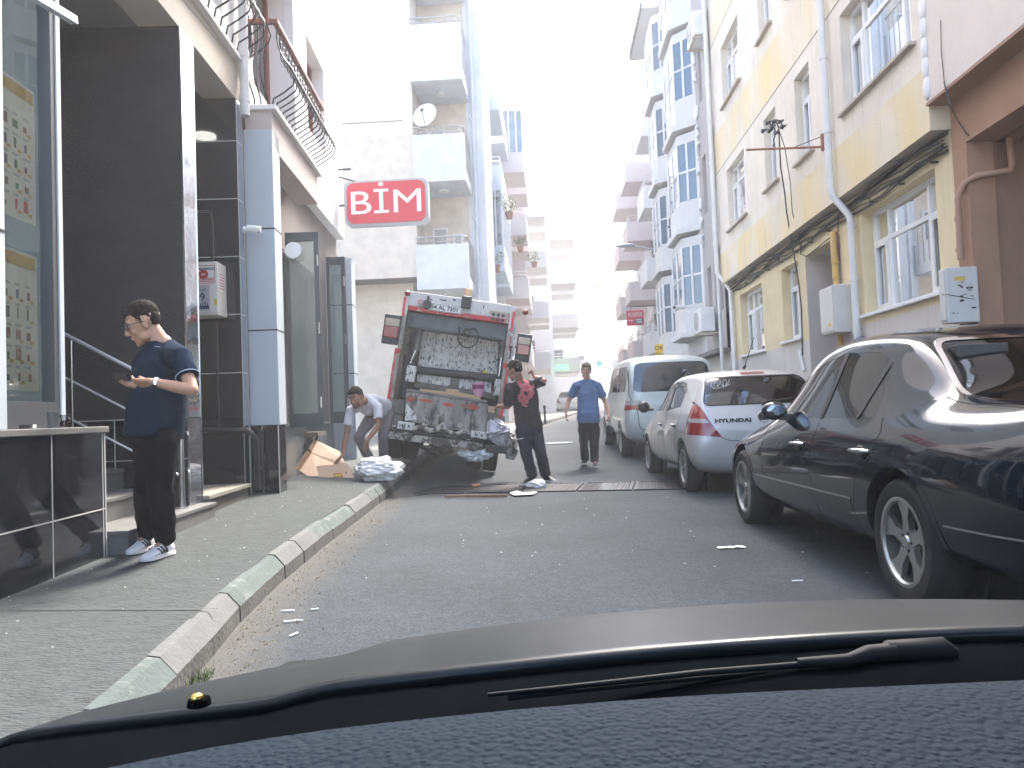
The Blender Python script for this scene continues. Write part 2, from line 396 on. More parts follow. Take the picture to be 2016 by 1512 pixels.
strip('pavement_north', m_side, lambda y: -4.2, lambda y: xl(y)-KW, lambda y: zw(y), lambda y: zk(y), yl(15.7, 24, 1)+yl(26, 140, 4), 2)
m_pave3 = mat('right_pavement', (.15, .148, .14), .9, var=.15, vscale=2, bump=.4)
strip('right_pavement', m_pave3, lambda y: xr(y)+.1, lambda y: xr(y)+2, lambda y: zr(y)+.12, lambda y: zr(y)+.13, yl(-4, 24, 1)+yl(26, 140, 4), 2)
# joint across the pavement
mb = MB()
def joint(px0, py0, px1, py1, w=.012):
    a = onz(px0, py0, .158); b = onz(px1, py1, .158)
    mb.quad((a.x, a.y, a.z+.004), (b.x, b.y, b.z+.004), (b.x, b.y+w, b.z+.004), (a.x, a.y+w, a.z+.004))
joint(20, 1200, 428, 1200)
tag(mb.build('pavement_joint', mat('joint_dark', (.06, .06, .06), .9)), kind='structure')
# kerb stones, chamfered and painted
m_kg = mat('kerb_green_paint', (.066, .084, .080), .8, var=.15, vscale=5, col2=(.115, .125, .118), thr=.57, bump=.4, bscale=40)
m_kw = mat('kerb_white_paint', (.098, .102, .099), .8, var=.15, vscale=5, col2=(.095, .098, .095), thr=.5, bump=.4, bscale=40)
m_kc = mat('kerb_concrete', (.092, .09, .084), .9, var=.2, vscale=5, col2=(.06, .058, .055), thr=.6, bump=.5, bscale=40)
def kerb(name, xf, y0, y1, sgn, paint, L=.52):
    mb = MB(); k = 0; y = y0
    while y < y1:
        ye = min(y+L, y1); a, b = y+.004, ye-.004
        random.seed(int(y*100)); jz = random.uniform(-.006, .006); jx = random.uniform(-.006, .006)
        for s in (0,):
            ring = []
            for yy in (a, b):
                x = xf(yy)+jx; z0 = zr(yy)-.05; zt = zk(yy)+jz if sgn < 0 else zr(yy)+.13+jz
                h = zt-zr(yy)
                ring.append([(x, yy, z0), (x+sgn*.005, yy, zr(yy)+h*.52), (x+sgn*.07, yy, zt-.006), (x+sgn*KW, yy, zt), (x+sgn*KW, yy, z0)])
            vs = ring[0]+ring[1]
            grp = int((y-y0)/(L*2)) % 2
            mb.mi = 2; mb.add([vs[i] for i in (0, 1, 5, 6)], [(0, 1, 3, 2)])
            mb.mi = (grp if paint else 2); mb.add([vs[i] for i in (1, 2, 3, 6, 7, 8)], [(0, 1, 4, 3), (1, 2, 5, 4)])
            mb.mi = 2; mb.add(ring[0], [(0, 1, 2, 3, 4)]); mb.add(ring[1], [(0, 1, 2, 3, 4)])
        y = ye; k += 1
    o = mb.build(name, [m_kg, m_kw, m_kc], smooth=25, weld=False); tag(o, kind='structure'); return o
kerb('kerb', xl, 1.84, 19.0, -1, True)
kerb('kerb_far_left', lambda y: xl(y), 19.6, 90, -1, False, 2.0)
kerb('kerb_right', lambda y: xr(y), -3, 90, 1, False, 1.6)

# ------------------------------------------------------------ drain grates, manhole
m_grate = mat('cast_iron', (.05, .052, .055), .32, metal=.75, var=.3, vscale=9)
m_grated = mat('dry_cast_iron', (.035, .036, .038), .6, metal=.4, var=.3, vscale=9)
m_pit = mat('drain_dark', (.01, .01, .01), .9)
gxs = [-1.86, -1.14, -.42, .30, 1.0, 1.72]
lab = ['black slotted drain grate nearest the left kerb behind the truck', 'black slotted drain grate beside the wooden strip on the road',
       'drain grate under the feet of the worker in the dragon shirt', 'shiny wet drain grate right of the worker in the dragon shirt', 'shiny drain grate nearest the silver hatchback']
gr_sl = (-.5)/3.5
for i in range(5):
    g = empty('drain_grate', (gxs[i], 10.05+gr_sl*(gxs[i]+1.86), .006), math.atan(gr_sl), lab[i], 'drain grate', 'drain grates across the road')
    W = (gxs[i+1]-gxs[i])-.02; D = 1.05
    mb = MB(); mb.box(0, W, 0, .035, -.02, .012); mb.box(0, W, D-.035, D, -.02, .012); mb.box(0, .035, .035, D-.035, -.02, .012); mb.box(W-.035, W, .035, D-.035, -.02, .012)
    mb.build('frame', m_grate if i > 2 else m_grated, g)
    mb = MB(); n = 15
    for k in range(n):
        y = .05+(D-.1)*k/n
        for q in range(8):
            x = .04+(W-.08)*q/8
            mb.quad((x, y, .007), (x+(W-.08)/8-.012, y+(.012 if q % 2 else -.012), .007), (x+(W-.08)/8-.012, y+.042+(.012 if q % 2 else -.012), .007), (x, y+.042, .007))
    for q in range(9):
        x = .035+(W-.07)*q/8; mb.box(x-.005, x+.005, .035, D-.035, -.02, .009)
    mb.build('bars', m_grate if i > 2 else m_grated, g)
    mb = MB(); mb.box(.036, W-.036, .036, D-.036, -.03, .001); mb.build('pit', m_pit, g)
p = onz(1100, 881, .12); mh = empty('manhole_cover', (p.x, p.y, zr(p.y)+.006), 0, 'round pale manhole cover in the road between the truck and the van', 'manhole cover')
mb = MB(); mb.lathe([(0, .012), (.28, .012), (.30, .006), (.30, .0)], n=32)
for k in range(6): mb.box(-.25+k*.09, -.22+k*.09, -.14, .14, .01, .018)
mb.build('lid', mat('worn_iron', (.42, .41, .38), .5, var=.2, vscale=10), mh)
mb = MB(); mb.lathe([(.305, .0), (.305, .014), (.36, .014), (.37, 0)], n=32); mb.build('ring', mat('ring_concrete', (.3, .3, .29), .8), mh)

# ------------------------------------------------------------ near left shop building
LB = empty('shop_building', (-2.6, 0, 0), math.atan(.086), 'corner shop building with black glossy tiles, dark stucco entrance and iron balconies', 'building')
LBM = Matrix.Translation((-2.6, 0, 0)) @ Matrix.Rotation(math.atan(.086), 4, 'Z'); LBI = LBM.inverted()
def L(px, py, xo=0.0):
    c = LBI @ CAMP; d = LBI.to_3x3() @ ray(px, py); t = (xo-c.x)/d.x; return c+d*t
def Ly(px, py, y):
    c = LBI @ CAMP; d = LBI.to_3x3() @ ray(px, py); t = (y-c.y)/d.y; return c+d*t
YS, YF, YF2, YB, YB2, YC, YC2, YE = 5.06, 6.5, 6.8, 8.05, 8.24, 8.36, 8.66, 14.5
ZB, ZBT = 4.57, 4.99
zg = lambda y: zw(y)-.1
# base wall and tiles
mb = MB(); mb.box(-.42, 0, -2.5, YS, -.1, 1.0)
mb.build('tiled_base_wall', m_black_tile, LB)
mb = MB()
for zz in (.49,): mb.box(0, .003, -2.5, YS, zz-.004, zz+.004)
yv = L(103, 1000).y
for k in range(-3, 3):
    y = yv+k*.6
    if y < YS: mb.box(0, .003, y-.004, y+.004, 0, 1.0)
mb.box(-.003, .004, YS-.01, YS+.003, 0, 1.0)
mb.build('tile_joint', m_joint, LB)
mb = MB(); mb.box(-.44, .025, -2.5, YS+.02, 1.002, 1.045); mb.build('counter_slab', m_stone, LB, bevel=.006)
# shop window
XW = -.3
mb = MB(); fz0 = 1.047
mb.box(XW-.05, XW+.04, 3.0, YS-.06, fz0, fz0+.17); mb.box(XW-.05, XW+.04, YS-.115, YS-.06, fz0+.17, 4.4); mb.box(XW-.05, XW+.04, 3.0, YS-.06, 4.4, 4.57)
mb.build('window_frame', m_dkmetal, LB, bevel=.004)
mb = MB(); mb.box(XW-.06, XW+.05, YS-.058, YS-.005, fz0, 4.57); mb.build('silver_corner_profile', m_silver, LB, bevel=.004)
mb = MB(); mb.quad((XW, 3.0, fz0+.17), (XW, YS-.115, fz0+.17), (XW, YS-.115, 4.4), (XW, 3.0, 4.4)); mb.build('window_glass', g_shop, LB)
mb = MB(); mb.box(-.28, 0, -2.5, L(11, 600).y, 1.047, 4.57); mb.build('silver_pillar', m_silver, LB)
mb = MB(); mb.box(0, .004, -2.5, L(11, 600).y-.001, 2.12, 2.135); mb.build('panel_joint', m_dark_in, LB)
# interior of the shop: back wall and ceiling so the glass has depth
mb = MB(); mb.box(-3.2, -3.1, -2, YS, .1, 4.57); mb.box(-3.1, XW-.06, YS-.06, YS-.02, 1.05, 4.57); mb.box(-3.1, -.45, -2, YS-.07, .9, 1.0); mb.build('shop_interior', mat('interior_wall', (.30, .31, .27), .8, var=.1), LB)
mb = MB(); a_ = L(60, -12, .22); b_ = L(146, 40, .22); mb.tube([a_, b_], .032, n=4); mb.build('canopy_lamp_bar', m_silver, LB)
# posters behind the glass
m_paper = mat('poster_paper', (.82, .84, .76), .7, var=.04)
m_py = mat('poster_yellow', (.62, .45, .10), .7); m_pr = mat('poster_red', (.5, .10, .08), .7); m_pg = mat('poster_green', (.16, .28, .12), .7); m_pk = mat('poster_grey', (.22, .24, .28), .7); m_pb = mat('poster_brown', (.3, .2, .12), .7)
def poster(y0, y1, z0, z1, seed):
    pp = empty('poster', (-2.6, 0, 0), math.atan(.086), 'product price poster hanging inside the shop window, %s of the two' % ('upper' if seed == 1 else 'lower'), 'poster', 'posters in the shop window')
    x = XW-.012
    mb = MB(); mb.box(x-.002, x, y0, y1, z0, z1); mb.build('sheet', m_paper, pp)
    random.seed(seed); mb = MB(); xx = x+.002
    def q(a, b, c, d, mi): mb.mi = mi; mb.quad((xx, a, c), (xx, b, c), (xx, b, d), (xx, a, d))
    q(y0+.02, y1-.02, z1-.10, z1-.02, 0)
    rows = int((z1-z0-.16)/.13)
    for r in range(rows):
        for c in range(4):
            yy = y0+.03+(y1-y0-.06)*c/4; zz = z0+.04+r*.13; w = (y1-y0-.06)/4-.02
            k = random.choice([1, 2, 3, 4, 4, 2]); a = random.uniform(.0, w*.3); b = random.uniform(w*.4, w*.7)
            q(yy+a, yy+b, zz+.02, zz+.02+random.uniform(.03, .075), k)
            if random.random() < .65: q(yy+w*.55, yy+w, zz+.0, zz+.022, 0)
            for t in range(2): q(yy, yy+w*random.uniform(.5, .9), zz+.1+t*.01, zz+.104+t*.01, 3)
    mb.build('print', [m_py, m_pr, m_pg, m_pk, m_pb], pp); return pp
a = L(12, 480, XW); b = L(72, 480, XW)
poster(a.y-.15, b.y+.02, L(60, 440, XW).z, L(60, 175, XW).z, 1)
poster(a.y-.15, b.y+.02, L(60, 770, XW).z, L(60, 500, XW).z, 2)
# stair recess
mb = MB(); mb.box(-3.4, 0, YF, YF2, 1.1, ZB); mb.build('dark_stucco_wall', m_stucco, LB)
mb = MB(); mb.box(-3.4, -.0, YF+.004, YF2, 0, 1.098); mb.build('tiled_wall_base', m_black_tile, LB)
mb = MB()
for xx in (-.62, -1.02, -1.42): mb.box(xx-.004, xx+.004, YF-.002, YF+.004, .3, 1.1)
mb.box(-2, 0, YF-.002, YF+.004, .74, .748); mb.box(-3, 0, YF-.004, YF+.004, 1.094, 1.104); mb.build('wall_joint', m_joint, LB)
mb = MB(); mb.box(.001, .012, YF+.01, YF2-.01, 1.1, ZB-.01); mb.build('mirror_strip', m_mirror, LB)
mb = MB(); mb.box(.001, .010, YF+.01, YF2-.01, .2, 1.09); mb.build('dark_mirror_base', mat('dark_mirror', (.12, .12, .13), .05, metal=.6), LB)
mb = MB(); mb.box(.0, .016, YF-.004, YF+.01, .2, ZB); mb.box(.0, .016, YF2-.01, YF2+.004, .2, ZB); mb.build('steel_edge', m_steel, LB)
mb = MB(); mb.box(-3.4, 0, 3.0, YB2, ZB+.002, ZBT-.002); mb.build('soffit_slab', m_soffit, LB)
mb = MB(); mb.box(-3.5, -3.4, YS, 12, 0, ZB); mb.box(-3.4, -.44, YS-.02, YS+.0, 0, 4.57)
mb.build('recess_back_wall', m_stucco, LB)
zs0 = .33
for k, (xe, zt) in enumerate(((.14, zs0), (-.24, zs0+.175), (-.54, zs0+.35), (-.84, zs0+.525), (-1.14, zs0+.7))):
    mb = MB(); mb.box(-3.3, xe-.015, YS+.01+(.0 if k else .03), YF-.006 if k else YF2-.02, -.05, zt-.03); mb.build('stair_riser', m_stone, LB)
    mb = MB(); mb.box(-3.3, xe, YS+.006+(.0 if k else .02), YF-.005 if k else YF2-.01, zt-.03, zt); mb.build('stair_tread', m_stone, LB, bevel=.004)
# handrail
hr = tag(empty('handrail', (0, 0, 0))); hr.parent = LB
mb = MB(); P = (.0, 6.36)
mb.cyl((P[0], P[1], zs0), (P[0], P[1], zs0+.98), .025); mb.cyl((P[0], P[1], zs0), (P[0], P[1], zs0+.02), .055); mb.build('handrail_post', m_steel, hr, smooth=40)
mb = MB(); mb.cyl((P[0]-.9, P[1], zs0+.53), (P[0]-.9, P[1], zs0+1.46), .012); mb.build('handrail_post', m_steel, hr, smooth=40)
mb = MB()
mb.cyl((P[0]-.15, P[1]+.1, zs0), (P[0]-.15, P[1]+.1, zs0+.8), .012)
mb.build('handrail_post', m_steel, hr, smooth=40)
mb = MB()
for h, r in ((.97, .017), (.60, .010), (.27, .010)):
    mb.tube([(P[0]+.0, P[1], zs0+h), (P[0]-1.9, P[1], zs0+h+1.9*.57)], r, n=10)
mb.build('handrail_bar', mat('white_steel', (.92, .94, 1.0), .22, metal=.6), hr, smooth=40)
# doorway recess and tiled wall
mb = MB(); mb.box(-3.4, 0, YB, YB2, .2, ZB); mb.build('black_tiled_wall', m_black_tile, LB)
mb = MB()
for py in (278, 392, 506, 620, 735, 850):
    z = Ly(430, py, YB).z; mb.box(-3.4, .003, YB-.003, YB+.002, z-.005, z+.005); mb.box(0, .003, YB+.01, YB2, z-.004, z+.004)
mb.box(0, .004, YB-.004, YB+.008, .2, ZB); mb.box(-.004, 0.006, YB2-.012, YB2+.002, .2, ZB); mb.build('tile_grout', m_joint, LB)
mb = MB(); mb.box(0, .002, YB+.01, YB2-.012, 1.0, ZB); mb.build('light_tile_strip', mat('grey_gloss_tile', (.16, .19, .25), .05, coat=.3), LB)
mb = MB(); mb.box(-1.4, .03, YF2, YB-.004, 0, .35); mb.build('entrance_step', mat('rough_step', (.13, .125, .115), .8, var=.2), LB)
mb = MB(); mb.box(-1.4, .07, YF2, YB-.004, .351, .39); mb.build('entrance_threshold', m_beige_stone, LB, bevel=.004)
mb = MB(); q = LBI @ Vector((-4.15, 6.9, 0)); mb.cyl((-.71, 7.0, ZB), (-.71, 7.0, ZB-.035), .13, n=28)
ol = mb.build('ceiling_light', mat('lit_lamp', (.9, .95, .9), .4, emit=((1, 1, .92), 2.6))); ol.matrix_world = LBM.copy(); tag(ol, 'round white lit ceiling lamp in the black tiled entrance', 'ceiling light')
# conduit and pipes on the tiled wall
mb = MB(); zc = Ly(400, 418, YB).z; xa_ = Ly(384, 418, YB-.03).x; xb_ = Ly(417, 418, YB-.03).x
mb.tube([(xa_-.3, YB-.03, zc), (xb_-.05, YB-.03, zc), (xb_-.015, YB-.03, zc-.015), (xb_, YB-.03, zc-.06), (xb_, YB-.03, zc-.55)], .014, n=10)
mb.tube([(xb_+.02, YB-.03, zc-1.1), (xb_+.02, YB-.03, 1.0)], .012, n=8)
mb.build('conduit', m_blackpipe, LB, smooth=50)
mb = MB(); zp = Ly(440, 848, YB).z
mb.tube([(-.42, YB-.05, zp+.02), (-.1, YB-.05, zp), (.05, YB-.05, zp), (.09, YB-.04, zp-.04), (.09, YB+.12, zp-.10), (.09, YB+.16, .3)], .03, n=10)
mb.tube([(.11, YB+.24, .95), (.11, YB+.24, .3)], .028, n=10)
mb.cyl((.11, YB+.24, .62), (.11, YB+.24, .68), .036); mb.cyl((.09, YB+.16, .5), (.09, YB+.16, .56), .038)
mb.build('black_drain_pipe', m_blackpipe, LB, smooth=50)
# beam
mb = MB(); mb.box(-.35, .0, 1.5, 8.34, ZB, ZBT); mb.build('facade_beam', m_cream, LB)
mb = MB(); mb.box(-.3, .07, 1.5, 8.33, ZBT+.001, ZBT+.05); mb.build('ledge', m_white, LB, bevel=.008)
# silver column
mb = MB(); mb.box(-.3, .30, YC, YC2, 1.0, 4.34); mb.build('silver_column', m_silver, LB, bevel=.004)
mb = MB()
for py in (450, 650):
    z = Ly(520, py, YC).z; mb.box(-.3, .302, YC-.002, YC2, z-.008, z+.008)
mb.build('column_joint', m_dark_in, LB)
mb = MB(); mb.box(-.3, .28, YC+.01, YC2+.02, .1, .998); mb.build('column_base', m_black_tile, LB)
mb = MB(); mb.box(.1, .107, YC+.006, YC+.012, .2, .998); mb.box(.277, .285, YC+.0, YC+.012, .2, .998); mb.build('base_joint', m_joint, LB)
mb = MB(); mb.box(-.6, -.02, YB2, YC, .2, ZB); mb.build('stucco_strip', m_taupe, LB)
# recessed ground-floor wall, end column
h = [(9.25, 12.7, .98, 3.45)]
mb = MB(); wall(mb, -.16, YC2, YE, .1, 4.55, h, .2, 1); mb.build('taupe_wall', m_taupe, LB)
mb = MB(); mb.box(-.17, -.06, YC2+.02, 13.2, .1, .97); mb.build('low_tiled_wall', mat('grey_tile', (.09, .11, .12), .25, var=.1), LB)
mb = MB(); mb.box(-.2, .0, YC2+.03, 13.1, .972, 1.0); mb.build('window_ledge', m_stone, LB)
mb = MB(); mb.box(-2.6, -2.5, YC2, YE, 0, 4.5); mb.build('cafe_back_wall', mat('cafe_wall', (.10, .12, .14), .8), LB)
mb = MB(); mb.box(-.3, .30, 13.35, 13.75, .3, 3.9); mb.build('end_column', m_silver, LB, bevel=.004)
mb = MB()
for py in (600, 735): z = Ly(690, py, 13.35).z; mb.box(-.3, .302, 13.348, 13.75, z-.008, z+.008)
mb.build('end_column_joint', m_dark_in, LB)
# upper facade
BY0, BY1 = 8.37, 10.75
uh = [(8.75, 10.2, 5.0, 7.0), (4.2, 5.3, 5.3, 7.2), (6.5, 7.7, 5.3, 7.2), (11.6, 12.9, 5.6, 7.1)]
mb = MB(); wall(mb, .0, 1.5, YE, ZBT+.05, 14, uh, .25, 1); mb.quad((0, YE, 4.5), (-6, YE, 4.5), (-6, YE, 14), (0, YE, 14)); mb.quad((0, 8.36, 4.5), (0, YE, 4.5), (0, YE, ZBT+.05), (0, 8.36, ZBT+.05))
mb.quad((0, 8.36, 4.5), (-.6, 8.36, 4.5), (-.6, YE, 4.5), (0, YE, 4.5))
mb.quad((-.6, YE, 4.5), (-6, YE, 4.5), (-6, YE, .2), (-.6, YE, .2)); mb.build('upper_wall', m_white, LB)
mb = MB(); mb.box(-6, -.3, 1.5, YE-.05, 5.1, 13.9); mb.build('upper_core', m_dark_in, LB)
for hh in uh: window(LB, -.25, 1, *hh, m_wood_red, g_clear, cols=((hh[0]+hh[1])/2,), fw=.07, cur=m_curtain, name='upper_window')
mb = MB(); mb.box(0, .22, 8.5, 10.5, 7.05, 7.25); mb.box(0, .3, 8.4, 10.6, 7.25, 7.4); mb.box(.0, .14, 10.2, 10.34, 5, 7.05); mb.build('window_cornice', m_white, LB, bevel=.01)
# balcony two
mb = MB(); mb.box(0.001, .30, BY0, BY1, 4.14, 4.55); mb.build('balcony_apron', mat('beige_pink_render', (.50, .44, .41), .85, var=.05, bump=.3, bscale=60), LB)
mb = MB(); mb.box(0.001, .36, BY0-.05, BY1+.05, 4.551, 4.61); mb.build('balcony_slab', m_white, LB, bevel=.008)
def belly(y0, y1, xb, z0, H, n, ends, handrail):
    r = empty('iron_railing'); r.parent = LB
    prof = [(0, .0), (.02, .10), (.13, .17), (.24, .26), (.27, .36), (.24, .47), (.15, .60), (.09, .74), (.07, .87), (.08, 1.0)]
    mb = MB()
    def bar(f):
        mb.tube([f(a, h*H) for a, h in prof], .0095, n=6)
    def scroll(f, c, hz, rr):
        pts = []
        for k in range(15):
            t = k/14*2.6*math.pi; q = rr*(1-.75*k/14); pts.append((c+q*math.cos(t), hz+q*math.sin(t)))
        mb.tube([f(u, v) for u, v in pts], .0045, n=5)
    for i in range(n+1):
        y = y0+(y1-y0)*i/n; bar(lambda a, h: (xb+a, y, z0+h))
        if i < n:
            dy = (y1-y0)/n
            for hz in (.66, .78):
                k = 10; mb.tube([(xb+.11, y+dy/2+dy*.42*math.cos(t*2*math.pi/k), z0+H*hz+dy*.42*math.sin(t*2*math.pi/k)) for t in range(k)], .007, n=5, closed=True)
    for (ye, s) in ends:
        for k in range(4):
            x = xb*(k+.5)/4.2
            bar(lambda a, h: (x, ye+s*a, z0+h))
        scroll(lambda u, v: (xb*.4+u, ye+s*.1, z0+v), -.02, H*.6, .06); scroll(lambda u, v: (xb*.75-u, ye+s*.1, z0+v), -.02, H*.6, .06)
        mb.tube([(0, ye+s*.08, z0+H), (xb+.08, ye+s*.08, z0+H)], .012, n=6)
    for hz, dx in ((.0, .0), (.57, .15), (1.0, .08)):
        mb.tube([(xb+dx, y0, z0+hz*H), (xb+dx, y1, z0+hz*H)], .008, n=6)
    mb.build('bars', m_iron, r, smooth=60)
    if handrail:
        mb = MB(); mb.box(xb+.045, xb+.115, y0-.1, y1+.1, z0+H, z0+H+.05)
        for (ye, s) in ends: mb.box(0, xb+.044, ye+s*.08-.035, ye+s*.08+.035, z0+H, z0+H+.05)
        mb.build('handrail', m_wood_red, r, bevel=.008)
    return r
belly(BY0+.03, BY1-.02, .30, 4.61, .92, 17, ((BY0+.03, -1),), True)
belly(3.6, 8.3, .06, ZBT+.05, .95, 27, ((8.3, 1),), True)
# rain pipe between balconies
mb = MB(); mb.tube([(.08, 8.12, 14), (.08, 8.12, 4.4)], .05, n=14); mb.cyl((.08, 8.12, 5.05), (.08, 8.12, 5.13), .058, n=14); mb.cyl((.08, 8.12, 4.55), (.08, 8.12, 4.62), .058, n=14)
for k in range(4): mb.cyl((.08, 8.12, 6.5+k*1.8), (.08, 8.12, 6.55+k*1.8), .056, n=14)
mb.build('rain_pipe', m_pipe, LB, smooth=50)
# bifold glass leaves
def leaf(px0, px1, pt, pb, y, name, label):
    a = Ly(px0, pt, y); b = Ly(px1, pb, y); x0, x1, z1, z0 = a.x, b.x, a.z, b.z
    r = empty(name, (0, 0, 0)); r.parent = LB
    mb = MB(); t = .045
    mb.box(x0, x1, y, y+.05, z0, z0+.16); mb.box(x0, x1, y, y+.05, z1-.11, z1); mb.box(x0, x0+.05, y, y+.05, z0+.16, z1-.11); mb.box(x1-.06, x1, y, y+.05, z0+.16, z1-.11)
    fr = mb.build('leaf_frame', m_dkmetal, r, bevel=.004)
    mb = MB(); mb.quad((x0+.05, y+.02, z0+.16), (x1-.06, y+.02, z0+.16), (x1-.06, y+.02, z1-.11), (x0+.05, y+.02, z1-.11)); mb.build('leaf_glass', g_door, r)
    mb = MB()
    for f in (.12, .5, .85): mb = MB(); mb.cyl((x1-.02, y-.008, z0+(z1-z0)*f-.07), (x1-.02, y-.008, z0+(z1-z0)*f+.07), .012, n=8); mb.build('hinge', m_steel, r)
    return r
leaf(560, 637, 458, 838, 9.45, 'glass_door_leaf', '')
leaf(641, 688, 506, 832, 10.9, 'glass_door_leaf', '')
# fluorescent tube
q = Ly(568, 412, 9.15)
tb = empty('wall_lamp', LBM @ Vector((-.1, 9.4, q.z)), math.atan(.086), 'white fluorescent batten lamp on the taupe wall above the glass doors', 'lamp')
mb = MB(); mb.box(-.05, .0, -.32, .32, -.03, .03); mb.build('batten', m_pvc, tb, bevel=.005); mb = MB(); mb.cyl((.03, -.3, 0), (.03, .3, 0), .016); mb.build('tube', m_pvc, tb, smooth=40)
# speaker
q = Ly(578, 495, 9.4); sp = empty('wall_speaker', LBM @ q, math.atan(.086), 'round white speaker beside the open glass door', 'speaker')
mb = MB(); mb.lathe([(0, -.02), (.08, -.02), (.105, -.006), (.11, .02), (.10, .07), (0, .08)], axis=(.1, -1, 0), n=28); mb.build('body', m_pvc, sp, smooth=35)
mb = MB(); mb.lathe([(0, -.026), (.075, -.024), (.078, -.018)], c=(0, 0, 0), axis=(.1, 1, 0), n=28)
mb.M = Matrix.Translation((0, -.045, 0)); mb.lathe([(0, .0), (.078, .0), (.082, .006)], axis=(0, 1, 0), n=28); mb.M = None; mb.build('grille', mat('grille_grey', (.45, .46, .46), .6), sp, smooth=35)
mb = MB(); mb.tube([(-.2, .05, .02), (-.05, .05, 0)], .01); mb.build('bracket', m_pvc, sp)
# security camera
q = Ly(500, 452, YB+.1); sc_ = empty('security_camera', LBM @ Vector((.02, q.y, q.z)), math.atan(.086), 'small white security camera on the edge of the black tiled wall', 'camera')
mb = MB(); mb.cyl((0, 0, 0), (.03, 0, 0), .035); mb.tube([(.02, 0, 0), (.05, -.01, .0), (.07, -.02, .0)], .014); mb.build('bracket', m_pvc, sc_, smooth=40)
mb = MB(); mb.cyl((.04, -.03, .0), (.165, -.02, -.02), .032, n=16); mb.cyl((.05, -.03, .012), (.19, -.018, -.005), .034, .037, n=16); mb.build('housing', m_pvc, sc_, smooth=40)
mb = MB(); mb.cyl((.165, -.02, -.02), (.176, -.019, -.022), .022, n=16); mb.build('lens', m_blackpipe, sc_, smooth=40)
# gas meter box with stickers
def text_on_y(name, body, size, m, parent, x, y, z, xs=1.0, bold=0):   # faces -y
    return text_obj(name, body, size, m, parent, frame((x, y, z), (1, 0, 0), (0, 0, 1)), extrude=.0008, xs=xs, bold=bold)
gb0 = Ly(380, 516, YB-.28); gb1 = Ly(430, 620, YB-.28)
gb = empty('gas_meter_box', (-2.6, 0, 0), math.atan(.086), 'white gas meter box covered in stickers on the black tiled entrance wall', 'meter box')
bx0, bx1, bz0, bz1, by = gb1.x-.46, gb1.x, gb1.z, gb0.z, YB-.28
mb = MB(); mb.box(bx0, bx1, by, YB-.004, bz0, bz1); mb.build('body', mat('box_white', (.62, .60, .55), .5, var=.06, col2=(.5, .45, .38), thr=.68), gb, bevel=.008)
mb = MB(); mb.box(bx0+.02, bx1-.015, by-.008, by-.001, bz0+.03, bz1-.02); mb.build('door', mat('box_door', (.66, .64, .60), .45), gb, bevel=.004)
m_red = mat('sticker_red', (.45, .03, .03), .5); m_navy = mat('sticker_navy', (.02, .03, .12), .5); m_wsheet = mat('sticker_white', (.7, .7, .69), .6); m_lgrey = mat('sticker_grey', (.4, .4, .44), .6)
cx = bx1-.14; W = .25
mb = MB(); mb.box(cx-W/2, cx+W/2, by-.0105, by-.0085, bz1-.235, bz1-.035); st = mb.build('sticker', m_wsheet, gb)
mb = MB(); z = bz1-.04
mb.ring([(cx-W/2+.004, bz1-.230), (cx+W/2-.004, bz1-.230), (cx+W/2-.004, bz1-.04), (cx-W/2+.004, bz1-.04)], [(cx-W/2+.010, bz1-.224), (cx+W/2-.010, bz1-.224), (cx+W/2-.010, bz1-.046), (cx-W/2+.010, bz1-.046)], 'y', by-.0122, by-.0107)
mb.lathe([(0, 0), (.05, 0)], c=(cx, by-.0112, bz1-.135), axis=(0, -1, 0), n=20); 
for k in range(3): mb.box(cx-W*.42, cx+W*.42, by-.012, by-.0107, bz1-.18-k*.016, bz1-.172-k*.016)
mb.build('red_print', m_red, gb)
text_on_y('sticker_text', 'BİRCE MÜHENDİSLİK', .034, m_navy, gb, cx, by-.0125, bz1-.08, .70, .001)
text_on_y('oval_text', 'Bm', .03, m_wsheet, gb, cx, by-.0135, bz1-.135, 1, .001)
mb = MB(); mb.box(cx-W/2, cx+.06, by-.0125, by-.0105, bz0+.05, bz1-.245); mb.build('notice', m_lgrey, gb)
cx2 = cx-.035
text_on_y('notice_line', '1000 MBPS', .038, m_navy, gb, cx2, by-.014, bz1-.30, .72)
text_on_y('notice_price', '99', .110, m_navy, gb, cx2-.005, by-.014, bz1-.375, .95, .002)
text_on_y('notice_unit', 'TL', .03, m_navy, gb, cx2+.075, by-.014, bz1-.405)
mb = MB(); mb.box(cx2-.085, cx2+.085, by-.0145, by-.0135, bz0+.065, bz0+.10)
for k in range(7): mb.box(cx2-.08+k*.024, cx2-.068+k*.024, by-.0145, by-.0135, bz0+.1, bz0+.125+.012*(k % 3))
mb.build('notice_print', m_navy, gb)
mb = MB(); mb.box(bx1+.001, bx1+.002, by+.05, by+.2, bz1-.30, bz1-.10)
mb.build('side_sticker', m_wsheet, gb)
mb = MB()
for k in range(6): mb.box(bx1+.002, bx1+.003, by+.06, by+.19, bz1-.125-k*.03, bz1-.115-k*.03)
mb.build('side_print', m_red, gb)
mb = MB(); mb.box(cx+.1, cx+.13, by-.0125, by-.0105, bz0+.1, bz0+.17); mb.build('yellow_sticker', m_py, gb)
mb = MB(); mb.tube([(xb_, YB-.06, zc-.5), (xb_, YB-.1, bz1+.0)], .012)
